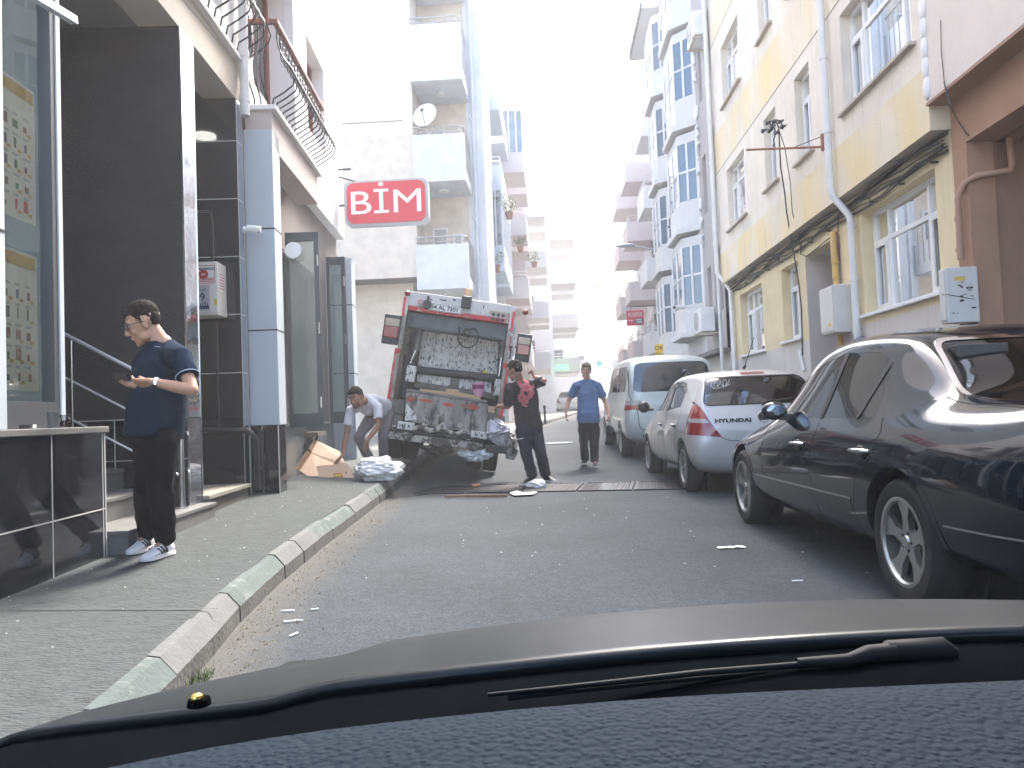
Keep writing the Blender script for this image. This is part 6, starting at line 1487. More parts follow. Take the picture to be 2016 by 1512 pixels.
# tail lamps on brackets
def taillamp(zx0, zy0, zx1, zy1, s):
    a, b = T(zx0, zy0, Y0), T(zx1, zy1, Y0); x0, x1 = sorted((a.x, b.x)); z0, z1 = sorted((a.z, b.z))
    r = empty('tail_lamp', (0, 0, 0)); r.parent = TR_
    mb = MB(); mb.box(x0, x1, Y0-.10, Y0+.02, z0, z1); mb.build('lamp_housing', m_tdark, r, bevel=.012)
    mb = MB(); mb.box(x0+.02, x1-.02, Y0-.13, Y0-.101, z0+.10, z0+(z1-z0)*.60); mb.build('red_lens', m_lred, r, bevel=.01)
    mb = MB(); mb.box(x0+.02, x1-.02, Y0-.128, Y0-.101, z0+(z1-z0)*.61, z1-.06); mb.build('clear_lens', mat('lens_yellowed', (.42, .36, .28), .3) if 'lens_yellowed' not in bpy.data.materials else bpy.data.materials['lens_yellowed'], r, bevel=.01)
    mb = MB(); mb.tube([((x0 if s > 0 else x1), Y0-.03, (z0+z1)/2), (s*.82, Y0-.03, (z0+z1)/2)], .02, n=6); mb.build('lamp_arm', m_tdark, r)
taillamp(80, 235, 180, 480, -1); taillamp(1112, 385, 1195, 615, 1)
# inner cavity: back plates and blade
mb = MB(); mb.box(-.788, .788, -.25, -.2, .95, HT-.05); part('hopper_back', mb, m_tdark)
yb = -.55
pts = [T(370, 340, yb), T(960, 460, yb), T(950, 705, yb), T(330, 640, yb)]; plate(pts, yb, yb+.06, 'compactor_blade', m_tblade)
pts = [T(310, 640, yb-.1), T(945, 715, yb-.1), T(945, 760, yb-.1), T(310, 690, yb-.1)]
mb = MB(); mb.cyl(T(300, 668, yb-.08), T(955, 740, yb-.08), .06, n=16); part('blade_bar', mb, m_tdark, smooth=40)
pts = [T(325, 690, yb-.05), T(905, 760, yb-.05), T(900, 850, yb-.05), T(320, 760, yb-.05)]; plate(pts, yb-.06, yb+.0, 'lower_blade', m_tblade)
pts = [T(300, 760, yb-.12), T(930, 850, yb-.12), T(930, 900, yb-.12), T(300, 800, yb-.12)]; plate(pts, yb-.13, yb-.07, 'blade_lip', m_tgrime)
q = T(620, 760, yb-.07); mb = MB(); mb.box(q.x-.07, q.x+.07, yb-.09, yb-.061, q.z-.12, q.z+.13); part('blade_rib', mb, m_tgrime)
pts = [T(840, 672, yb-.02), T(878, 678, yb-.02), T(875, 698, yb-.02), T(838, 695, yb-.02)]; plate(pts, yb-.03, yb-.02, 'yellow_scrap', mat('yellow_scrap', (.7, .6, .05), .7))
# hydraulic rams
for (c) in (((350, 300), (318, 500), (270, 620)), ((1010, 420), (985, 560), (965, 720))):
    a, m_, b = (T(*p, Y0+.22) for p in c)
    mb = MB(); mb.cyl(a, m_, .05, n=14); mb.cyl(m_, m_+(m_-a).normalized()*.03, .06, n=14); mb.cyl(a, a+(m_-a).normalized()*.05, .065, n=14); r_ = part('hydraulic_ram', mb, m_tgrime, smooth=40)
    mb = MB(); mb.cyl(m_, b, .028, n=12); mb.build('ram_rod', m_steel, r_, smooth=40)
for (zx0, zy0, zx1, zy1) in ((245, 630, 300, 770), (935, 740, 995, 880)):
    a, b = T(zx0, zy0, Y0+.1), T(zx1, zy1, Y0+.1); mb = MB(); mb.box(a.x, b.x, Y0+.08, Y0+.2, b.z, a.z); part('ram_bracket', mb, m_tblade, bevel=.02)
mb = MB()
for k in range(4): a = T(225+8*k, 560+k*5, Y0+.25); b = T(195+9*k, 880, Y0+.15); mb.tube([a, (a+b)/2+Vector((.0, .02, 0)), b], .012, n=6)
for k in range(3): a = T(330-10*k, 310, Y0+.3); b = T(265+10*k, 600, Y0+.2); mb.tube([a, b], .010, n=6)
for k in range(3): a = T(1000+9*k, 430, Y0+.3); b = T(975+10*k, 740, Y0+.1); mb.tube([a, b], .010, n=6)
part('hydraulic_hose', mb, m_tdark, smooth=60)
# hanging hose loop, handles
q = T(722, 410, Y0+.1); mb = MB()
mb.tube([T(655, 330, Y0+.1)]+[Vector((q.x+.155*math.cos(t), Y0+.1, q.z+.17*math.sin(t))) for t in [R(165+k*14) for k in range(19)]]+[T(700, 350, Y0+.1)], .013, n=8)
mb.tube([T(670, 390, Y0+.08), T(690, 370, Y0+.06), T(715, 352, Y0+.06), T(735, 360, Y0+.06)], .02, n=6); mb.tube([T(690, 420, Y0+.09), T(700, 440, Y0+.09), T(740, 400, Y0+.09)], .01, n=5)
part('hose_loop', mb, m_tdark, smooth=60)
for pts in ([(225, 378), (265, 380), (258, 450), (210, 460)], [(1010, 490), (1060, 495), (1050, 580), (1005, 575)], [(265, 255), (285, 260), (288, 300)]):
    mb = MB(); mb.tube([T(x, y, Y0-.05) for x, y in pts], .012, n=6); part('grab_handle', mb, m_tdark, smooth=60)
mb = MB(); a, b = T(1030, 375, Y0-.02), T(1090, 410, Y0-.02); mb.box(a.x, b.x, Y0-.04, Y0, b.z, a.z); mb.tube([T(1085, 415, Y0-.05), T(1075, 560, Y0-.05)], .018, n=6); part('side_latch', mb, m_tblade)
# hopper front box
yh = Y0-.22
pts = rounded([(p.x, p.z) for p in (T(232, 832, yh), T(880, 925, yh), T(862, 1165, yh), T(225, 1075, yh))], .05)
mb = MB(); mb.prism(pts, 'y', yh, Y0+.0); hp = part('hopper_front', mb, m_thop, bevel=.02)
mb = MB(); mb.tube([T(240, 835, yh+.03), T(872, 928, yh+.03)], .035, n=10); part('hopper_rim', mb, m_tgrime, smooth=60)
m_fadered = mat('faded_red_paint', (.42, .06, .04), .6, var=.4, vscale=8, col2=(.14, .11, .10), thr=.52)
mb = MB()
for (x0, y0_, x1, y1_) in ((240, 862, 300, 925), (335, 888, 455, 935), (525, 918, 610, 965), (665, 925, 820, 990)):
    a, b = T(x0, y0_, yh), T(x1, y1_, yh); cx_, cz_ = (a.x+b.x)/2, (a.z+b.z)/2
    random.seed(x0); n_ = 14; p_ = [(cx_+(b.x-a.x)/2*(.75+random.random()*.4)*math.cos(t*2*math.pi/n_), cz_+(a.z-b.z)/2*(.75+random.random()*.4)*math.sin(t*2*math.pi/n_)) for t in range(n_)]
    mb.prism(p_, 'y', yh-.0025, yh-.001)
part('red_paint_remains', mb, m_fadered)
mb = MB(); a, b = T(215, 930, yh), T(330, 1065, yh)
mb.prism([(T(238, 930, yh).x, T(238, 930, yh).z), (T(300, 1000, yh).x, T(300, 1000, yh).z), (T(330, 1060, yh).x, T(330, 1060, yh).z), (T(225, 1065, yh).x, T(225, 1065, yh).z)], 'y', yh-.004, yh-.0015); part('white_corner_patch', mb, m_tblade)
# side boxes of the hopper
for pts in ([(130, 895), (228, 905), (225, 1015), (130, 1010)], [(880, 1000), (1010, 1030), (1010, 1100), (872, 1090)], [(90, 1000), (215, 1030), (215, 1140), (80, 1130)]):
    plate([T(x, y, Y0-.1) for x, y in pts], Y0-.12, Y0+.15, 'hopper_side_box', m_tgrime, bevel=.01)
# lifting hooks and wavy lip
for pts in ([(360, 1045), (410, 1035), (415, 1100), (385, 1110), (360, 1085), (395, 1080)], [(640, 1110), (650, 1080), (710, 1115), (705, 1140), (660, 1130)]):
    plate([T(x, y, yh-.06) for x, y in pts], yh-.07, yh-.03, 'lifting_hook', m_tbump)
mb = MB(); pts = [T(x, y, yh-.05) for x, y in ((130, 1120), (300, 1130), (370, 1115), (420, 1145), (480, 1140), (520, 1105), (560, 1150), (620, 1175), (690, 1150), (740, 1165), (760, 1200))]
mb.tube(pts, [.03, .035, .05, .04, .045, .05, .04, .035, .05, .04, .03], n=8); part('lift_bar', mb, m_tbump, smooth=60)
for (x0, y0_, x1, y1_) in ((175, 1070, 292, 1145), (748, 1145, 865, 1215)):
    a, b = T(x0, y0_, yh-.1), T(x1, y1_, yh-.1); mb = MB(); mb.box(a.x, b.x, yh-.12, yh+.05, b.z, a.z); lb = part('coupling_block', mb, m_tblade, bevel=.008)
    mb = MB()
    for f in (.3, .7): mb.cyl((a.x+(b.x-a.x)*f, yh-.125, (a.z+b.z)/2), (a.x+(b.x-a.x)*f, yh-.121, (a.z+b.z)/2), .018, n=10)
    mb.build('bolt_hole', m_tdark, lb)
for (x0, y0_, x1, y1_) in ((205, 1155, 270, 1230), (742, 1235, 800, 1300)):
    a, b = T(x0, y0_, yh-.1), T(x1, y1_, yh-.1); mb = MB(); mb.ring([(a.x, b.z), (b.x, b.z), (b.x, a.z), (a.x, a.z)], [(a.x+.02, b.z+.02), (b.x-.02, b.z+.02), (b.x-.02, a.z-.02), (a.x+.02, a.z-.02)], 'y', yh-.11, yh-.03); part('towing_eye', mb, m_tbump)
# bumper beam
a, b = T(85, 1150, yh-.02), T(840, 1255, yh-.02)
pts = [T(85, 1150, yh), T(840, 1245, yh), T(835, 1300, yh), T(90, 1205, yh)]
plate(pts, yh-.03, yh+.08, 'bumper_beam', m_tbump, bevel=.008)
plate([T(120, 1110, yh), T(900, 1205, yh), T(900, 1235, yh), T(120, 1150, yh)], yh+.01, yh+.2, 'under_beam', m_tdark)
plate([T(855, 1255, yh), T(1055, 1265, yh), T(1050, 1325, yh), T(860, 1315, yh)], yh-.12, yh+.12, 'rear_step', m_tdark, bevel=.01)
# chassis, body, cab
mb = MB(); mb.box(-.42, -.32, Y0, 4.4, .62, .80); mb.box(.32, .42, Y0, 4.4, .62, .80); part('chassis_rail', mb, m_tdark)
mb = MB(); mb.box(-.35, .35, -.15, .15, .32, .52); mb.cyl((-.8, 0, .40), (.8, 0, .40), .07); part('rear_axle', mb, m_tdark)
m_tbody = mat('truck_body_pale_blue', (.45, .53, .58), .45, var=.08, vscale=2, col2=(.3, .3, .3), thr=.68)
mb = MB(); mb.box(-.90, .90, -.14, 3.2, .95, HT-.1); part('refuse_body', mb, m_tbody, bevel=.05)
mb = MB()
for k in range(6):
    for s in (-1, 1): mb.box(s*.902, s*.93, .1+k*.55, .2+k*.55, 1.0, HT-.2)
part('body_rib', mb, m_tbody)
mb = MB(); mb.prism([(3.3, .55), (4.9, .55), (4.95, 1.3), (4.6, 2.15), (3.3, 2.2)], 'x', -.88, .88); cb = part('cab', mb, m_tw, bevel=.06)
mb = MB(); mb.box(-.89, -.881, 3.6, 4.5, 1.35, 1.95); mb.box(.881, .89, 3.6, 4.5, 1.35, 1.95); mb.build('cab_window', m_bdark, cb)
def twheel(x, y, n):
    r = empty('wheel', (x, y, .40)); r.parent = TR_; s = -1 if x < 0 else 1
    for k in range(n):
        mb = MB(); mb.M = Matrix.Translation((-s*k*.26, 0, 0)); mb.lathe([(.23, -.10), (.25, -.115), (.37, -.115), (.395, -.09), (.40, -.04), (.40, .04), (.395, .09), (.37, .115), (.25, .115), (.23, .10)], axis=(1, 0, 0), n=36); mb.build('tyre', m_tyre, r, smooth=35)
    mb = MB(); mb.lathe([(0, .0), (.1, .01), (.14, -.04), (.235, -.02), (.235, -.1)], axis=(s, 0, 0), n=24); mb.build('rim', m_tbump, r, smooth=30)
for s in (-1, 1): twheel(s*.80, 0, 2); twheel(s*.78, 3.9, 1)
mb = MB(); mb.box(-.90, -.50, -.55, -.5, .45, .85); part('mud_flap', mb, m_tdark)
mb = MB(); mb.tube([T(420, 1250, yh+.3), T(540, 1310, yh+.4), T(590, 1270, yh+.3)], .02, n=5); mb.tube([T(330, 1260, yh+.3), T(470, 1330, yh+.5)], .03, n=5); mb.box(-.3, .3, -.6, -.2, .45, .62); part('underbody_linkage', mb, m_tgrime)

# things in and on the truck
def Tw(zx, zy, yl): return TRM @ T(zx, zy, yl)
def slab_thing(name, label, cat, zpts, y0, th, m, group=None, extra=None):
    r = empty(name, (0, 0, 0), 0, label, cat, group); r.matrix_world = TRM.copy()
    mb = MB(); mb.prism([(p.x, p.z) for p in (T(x, y, y0) for x, y in zpts)], 'y', y0, y0+th); o = mb.build('panel' if not extra else 'body', m, r); return r, o
slab_thing('cardboard_piece', 'long pale cardboard piece sticking out of the left half of the hopper', 'cardboard', [(345, 815), (560, 842), (640, 860), (635, 890), (345, 850)], Y0-.05, .02, m_carton, 'cardboard in the hopper')
slab_thing('cardboard_piece', 'small upright cardboard flap in the middle of the hopper', 'cardboard', [(550, 815), (648, 825), (645, 880), (600, 875), (550, 850)], Y0-.02, .015, m_carton, 'cardboard in the hopper')
slab_thing('cardboard_piece', 'darker cardboard slab in the right half of the hopper below the pink tub', 'cardboard', [(640, 842), (820, 880), (820, 925), (640, 880)], Y0-.08, .03, m_carton, 'cardboard in the hopper')
slab_thing('cardboard_piece', 'small cardboard piece at the right end of the hopper near the bags', 'cardboard', [(878, 950), (938, 958), (932, 1010), (876, 1000)], Y0-.13, .02, m_carton, 'cardboard in the hopper')
# pink tub
r = empty('pink_tub', (0, 0, 0), 0, 'pink plastic tub with a dark printed band standing in the hopper', 'tub'); r.matrix_world = TRM.copy()
a = T(802, 770, Y0+.05); b = T(802, 880, Y0+.05); w1, w2 = (T(855, 775, Y0+.05).x-T(750, 775, Y0+.05).x)/2, (T(835, 870, Y0+.05).x-T(765, 870, Y0+.05).x)/2
mb = MB(); mb.lathe([(0, 0), (w2, 0), (w1, a.z-b.z), (w1-.01, a.z-b.z), (w2-.01, .01), (0, .01)], c=b, axis=(a-b), n=28); mb.build('tub', mat('pink_plastic', (.62, .32, .45), .4), r, smooth=40)
mb = MB(); mb.lathe([(w2+(w1-w2)*.55+.002, (a.z-b.z)*.55), (w2+(w1-w2)*.85+.002, (a.z-b.z)*.85)], c=b, axis=(a-b), n=28); mb.build('band', mat('purple_band', (.20, .02, .12), .4), r, smooth=40)
# plastic film and bags hanging at the right
def film(name, label, pts, col, rough=.35, seed=1, w_=.10, cat='plastic bag', par=None, n=36, thick=.02):
    """crumpled plastic sheet gathered round a path of points"""
    r = empty(name, (0, 0, 0), 0, label, cat); random.seed(seed); mb = MB()
    pts = [Vector(p) for p in pts]; N = len(pts); M_ = 26; vs = []; fs = []
    for i in range(n):
        t = i/(n-1)*(N-1); k = min(int(t), N-2); p = pts[k].lerp(pts[k+1], t-k); env = .45+.55*math.sin(math.pi*(i+.6)/(n+.2)); ww = w_(i/(n-1)) if callable(w_) else w_*env
        d = (pts[k+1]-pts[k]).normalized(); u = d.orthogonal().normalized(); v = d.cross(u)
        for j in range(M_):
            a = 2*math.pi*j/M_; nz = noise.noise(Vector((math.cos(a)*2.1+seed*7, math.sin(a)*2.1, i*.33)))+.5*noise.noise(Vector((math.cos(a)*5+seed, math.sin(a)*5, i*.9)))
            vs.append(p+(u*math.cos(a)+v*math.sin(a))*ww*(1+.55*nz))
    for i in range(n-1):
        for j in range(M_): fs.append((i*M_+j, i*M_+(j+1) % M_, (i+1)*M_+(j+1) % M_, (i+1)*M_+j))
    fs += [tuple(range(M_))[::-1], tuple(range((n-1)*M_, n*M_))]
    mb.add(vs, fs); mb.build('film', col, r, smooth=35); return r
m_film = mat('pale_film', (.50, .50, .56), .3, var=.12, vscale=8, spec=.6, bump=.6, bscale=14, bdist=.03)
m_filmw = mat('white_film', (.72, .72, .70), .3, var=.12, vscale=8, spec=.7, bump=.7, bscale=16, bdist=.03)
m_filmc = mat('cloudy_film', (.52, .58, .60), .2, var=.2, vscale=10, spec=.8, bump=.9, bscale=18, bdist=.03, col2=(.68, .71, .72), thr=.55)
film('plastic_film', 'bundle of lilac grey plastic film stuffed at the right end of the truck hopper', [Tw(985, 1085, yh), Tw(950, 1130, yh-.05), Tw(970, 1190, yh-.05), Tw(950, 1235, yh)], m_film, seed=3, w_=.17)
film('plastic_film', 'dirty white plastic sheet hanging behind the worker beside the rear step', [Tw(1010, 1150, yh), Tw(1050, 1220, yh), Tw(1060, 1310, yh-.05), Tw(1050, 1370, yh-.05)], m_tbump, seed=5, w_=.10)
film('plastic_bag', 'blue and white plastic bag dangling under the truck bumper', [Tw(650, 1320, yh+.1), Tw(760, 1350, yh), Tw(860, 1330, yh-.05), Tw(920, 1325, yh-.05)], m_filmc, seed=6, w_=.08)
# ------------------------------------------------------------ people
def remesh(mb, name, m, parent, vox, smooth_it=4, fold=None, off=None):
    o = mb.build(name, m, None, weld=False); mm = o.modifiers.new('r', 'REMESH'); mm.mode = 'VOXEL'; mm.voxel_size = vox; mm.use_smooth_shade = True
    if smooth_it: sm = o.modifiers.new('s', 'SMOOTH'); sm.factor = .5; sm.iterations = smooth_it
    apply_mods(o)
    if fold:
        amp, fr, st = fold; bm = bmesh.new(); bm.from_mesh(o.data); bm.normal_update()
        ds = []
        for v in bm.verts:
            p = Vector((v.co.x*fr, v.co.y*fr, v.co.z*fr*st)); q = noise.noise(p)+.55*noise.noise(p*2.3+Vector((3, 1, 7))); q = 1-abs(q)*2.2
            ds.append(v.normal*amp*q*.6)
        for v, d in zip(bm.verts, ds): v.co += d
        bm.to_mesh(o.data); bm.free()
    o.data.polygons.foreach_set('use_smooth', [True]*len(o.data.polygons))
    if not o.data.materials: o.data.materials.append(m)
    if parent: o.parent = parent
    return o
def loft(mb, secs, n=20):
    """secs: (centre, u vector, v vector) closed elliptical tube with flat ends"""
    vs = []; N = len(secs)
    for c, u, v in secs:
        for k in range(n):
            t = 2*math.pi*k/n; vs.append(Vector(c)+Vector(u)*math.cos(t)+Vector(v)*math.sin(t))
    fs = [(i*n+k, i*n+(k+1) % n, (i+1)*n+(k+1) % n, (i+1)*n+k) for i in range(N-1) for k in range(n)]
    fs += [tuple(range(n))[::-1], tuple(range((N-1)*n, N*n))]
    mb.add(vs, fs)
def cone(mb, a, b, r0, r1, n=20): mb.cyl(a, b, r0, r1, n=n)
def hand(mb, w, d, nrm, thumb, curl=(25, 30, 30), sc=1.0, spread=.02, fcurl=None, thumb_dir=None):
    """w wrist, d finger direction, nrm direction the palm faces, thumb: +1/-1 side of across=d x n"""
    d = Vector(d).normalized(); nrm = Vector(nrm); nrm = (nrm-d*nrm.dot(d)).normalized(); ac = d.cross(nrm)*thumb
    L_ = (.068, .078, .072, .056)
    for i in range(4):
        off = ac*(.030-.0205*i)*sc; k = w+d*(.092-.006*abs(i-1))*sc+off
        mb.cap(w+off*.55+d*.008*sc, k, .0155*sc, .0125*sc, n=8)
        cd = (d+ac*spread*(1.5-i)).normalized(); p = k; cs = fcurl[i] if fcurl else curl
        for j, fr_ in enumerate((.46, .30, .24)):
            a = R(cs[j]); axis = cd.cross(nrm).normalized(); cd = Matrix.Rotation(a, 3, axis) @ cd
            q = p+cd*L_[i]*fr_*sc; mb.cap(p, q, (.0092-.0008*j)*sc, (.0085-.0009*j)*sc, n=8); p = q
    td = Vector(thumb_dir).normalized() if thumb_dir else (d*.62+ac*.62+nrm*.45).normalized()
    b0 = w+d*.02*sc+ac*.02*sc; b1 = b0+td*.045*sc; mb.cap(b0, b1, .017*sc, .0115*sc, n=8)
    t2 = (td+d*.35).normalized(); b2 = b1+t2*.034*sc; mb.cap(b1, b2, .0108*sc, .0095*sc, n=8); mb.cap(b2, b2+t2*.022*sc, .0095*sc, .0078*sc, n=8)
def orient(fwd, up):
    f = Vector(fwd).normalized(); u = Vector(up); u = (u-f*u.dot(f)).normalized(); r = f.cross(u)
    return Matrix(((r.x, f.x, u.x), (r.y, f.y, u.y), (r.z, f.z, u.z)))   # columns right, forward, up
m_eye = mat('eye_white', (.5, .48, .45), .2); m_iris = mat('eye_dark', (.02, .012, .008), .15)
def skinm(name, c): 
    m = mat(name, c, .5, var=.07, vscale=14, bump=.15, bscale=90, bdist=.004); m.node_tree.nodes['Principled BSDF'].inputs['Subsurface Weight'].default_value = .08
    m.node_tree.nodes['Principled BSDF'].inputs['Subsurface Radius'].default_value = (.02, .008, .004); return m
def head(mb, c, Q, s=1.0, beard=False):
    P = lambda x, y, z: c+Q @ (Vector((x, y, z))*s)
    E = lambda x, y, z, r, n=16: mb.ell(P(x, y, z), tuple(k*s for k in r), rot=Q, n=n, m=12)
    E(0, -.018, .035, (.076, .096, .088)); E(0, .018, .0, (.066, .078, .085)); E(0, .022, -.045, (.056, .066, .062)); E(0, .045, -.085, (.040, .040, .030)); E(0, .068, -.104, (.019, .018, .016))
    for sg in (-1, 1):
        E(sg*.036, .062, -.028, (.022, .022, .024)); E(sg*.046, .018, -.075, (.018, .036, .024))
        mb.cap(P(sg*.012, .088, .032), P(sg*.046, .074, .032), .0095*s, .008*s, n=8)
        E(sg*.0755, -.008, -.012, (.009, .019, .031), 10); E(sg*.080, -.016, .004, (.007, .013, .020), 10)
        E(sg*.012, .098, -.034, (.008, .010, .007), 8)
    mb.cap(P(0, .084, .022), P(0, .108, -.026), .008*s, .0105*s, n=8); E(0, .108, -.028, (.0105, .010, .009), 10)
    E(0, .088, -.056, (.022, .010, .0055), 12); E(0, .086, -.067, (.018, .010, .006), 12)
def face_bits(root, c, Q, s, hairm, look=(0, 0)):
    P = lambda x, y, z: c+Q @ (Vector((x, y, z))*s)
    for sg in (-1, 1):
        mb = MB(); mb.ell(P(sg*.031, .0735, .012), .0118*s, n=14, m=10); e = mb.build('eye', m_eye, root, smooth=80)
        mb = MB(); mb.ell(P(sg*.031+look[0], .0800, .010+look[1]), .0066*s, n=12, m=8); mb.build('iris', m_iris, e, smooth=80)
        mb = MB(); mb.tube([P(sg*.013, .098, .036), P(sg*.030, .094, .041), P(sg*.050, .080, .035)], [.004*s, .0042*s, .002*s], n=6); mb.build('eyebrow', hairm, root, smooth=60)
    mb = MB(); mb.tube([P(-.021, .0935, -.0612), P(0, .0985, -.0605), P(.021, .0935, -.0612)], [.0012*s, .0022*s, .0012*s], n=6); mb.build('mouth_line', mat('lip_dark', (.16, .05, .04), .5) if 'lip_dark' not in bpy.data.materials else bpy.data.materials['lip_dark'], root, smooth=60)
def hair(root, c, Q, s, m, top=.018, back=.010, front=.0, seed=1, rough=.004):
    P = lambda x, y, z: c+Q @ (Vector((x, y, z))*s); mb = MB()
    mb.ell(P(0, -.022, .048+top*.5), ((.077+back*.6)*s, (.096+back)*s, (.080+top)*s), rot=Q, n=22, m=14)
    mb.ell(P(0, -.055, .015), ((.070+back*.4)*s, (.056+back)*s, .062*s), rot=Q, n=18, m=12)
    for sg in (-1, 1): mb.cap(P(sg*.070, .02, .045), P(sg*.074, .010, .0), .012*s, .007*s, n=8)
    mb.cap(P(-.04, .062+front, .085+top*.6), P(.04, .062+front, .085+top*.6), .018*s, .018*s, n=10)
    o = remesh(mb, 'hair', m, root, .0055*s, 2)
    # keep the face clear: cut away everything in front of the hairline
    bm = bmesh.new(); bm.from_mesh(o.data); inv = Q.transposed(); kill_ = []
    for v in bm.verts:
        l_ = inv @ (v.co-c)/s
        n_ = noise.noise(v.co*55+Vector((seed, 0, 0))); v.co += v.normal*rough*n_*s
        lim = ipol([(-.13, -.045), (-.045, -.035), (-.032, .004), (-.012, .008), (-.004, -.022), (.008, -.018), (.016, .022), (.036, .050), (.05, .066), (.12, .070)], l_.y)+.004*noise.noise(v.co*140)
        if l_.z < lim: kill_.append(v)
    bmesh.ops.delete(bm, geom=kill_, context='VERTS'); bm.to_mesh(o.data); bm.free(); return o
def shoe(root, heel, toe, m_up, m_sole, w_=.05, hh=.10, name='shoe', stripes=None, laces=None, yw=None):
    heel, toe = Vector(heel), Vector(toe); d = toe-heel; L_ = d.length; d.normalize(); up = Vector((0, 0, 1)); sd_ = d.cross(up).normalized(); up = sd_.cross(d)
    sh = empty(name); sh.parent = root
    mb = MB(); out = []
    prof = [(0, .55), (.03, .75), (.12, .86), (.3, .82), (.5, .86), (.68, 1.0), (.82, .98), (.92, .82), (.98, .5), (1, .18)]
    pts = [(heel+d*L_*t+sd_*w_*k) for t, k in prof]+[(heel+d*L_*t-sd_*w_*k) for t, k in prof[::-1]]
    n = len(pts); mb.add([p+up*.0 for p in pts]+[p+up*.024 for p in pts], [tuple(range(n))[::-1], tuple(range(n, 2*n))]+[(i, (i+1) % n, n+(i+1) % n, n+i) for i in range(n)])
    mb.build('sole', m_sole, sh, smooth=50, bevel=.003)
    mb = MB(); secs = []
    for t, k, h in ((.02, .62, .070), (.08, .78, hh*.92), (.2, .80, hh), (.34, .76, hh*1.0), (.46, .78, hh*.86), (.58, .84, hh*.68), (.7, .9, hh*.52), (.82, .88, hh*.43), (.92, .72, hh*.36), (.985, .36, hh*.28)):
        ring = []
        for q in range(16):
            a = 2*math.pi*q/16; x = math.cos(a); z = math.sin(a); x = math.copysign(abs(x)**.7, x); z = math.copysign(abs(z)**.75, z); ring.append(heel+d*L_*t+sd_*w_*.98*k*x*(1-.28*max(0, z))+up*(.018+(h-.018)*(z+1)/2))
        secs.append(ring)
    vs = [p for r in secs for p in r]; N = len(secs); mb.add(vs, [(i*16+k, i*16+(k+1) % 16, (i+1)*16+(k+1) % 16, (i+1)*16+k) for i in range(N-1) for k in range(16)]+[tuple(range(16))[::-1], tuple(range((N-1)*16, N*16))])
    up_o = mb.build('upper', m_up, sh, smooth=50)
    if stripes:
        for sgn in (-1, 1):
            mb = MB()
            for k in range(3):
                t = .38+.095*k; a = heel+d*L_*(t-.05)+sd_*sgn*(w_*.86)+up*.03; b = heel+d*L_*(t+.05)+sd_*sgn*(w_*.66)+up*(hh*.80-.008*k); m2_ = (a+b)/2+sd_*sgn*.007; ww = d*.0062
                for p, q in ((a, m2_), (m2_, b)): mb.add([p-ww, p+ww, q+ww, q-ww, p-ww-sd_*sgn*.01, p+ww-sd_*sgn*.01, q+ww-sd_*sgn*.01, q-ww-sd_*sgn*.01], [(0, 1, 2, 3), (4, 7, 6, 5), (0, 4, 5, 1), (2, 6, 7, 3), (1, 5, 6, 2), (0, 3, 7, 4)])
            mb.build('stripes', stripes, sh)
    if laces:
        mb = MB()
        for k in range(5):
            t = .40+.055*k; z_ = hh*(.98-.1*k); a = heel+d*L_*t+sd_*w_*.42+up*(z_-.012); b = heel+d*L_*t-sd_*w_*.42+up*(z_-.012); mb.tube([a, (a+b)/2+up*.012, b], .004, n=6)
        mb.build('laces', laces, sh, smooth=60)
    return sh
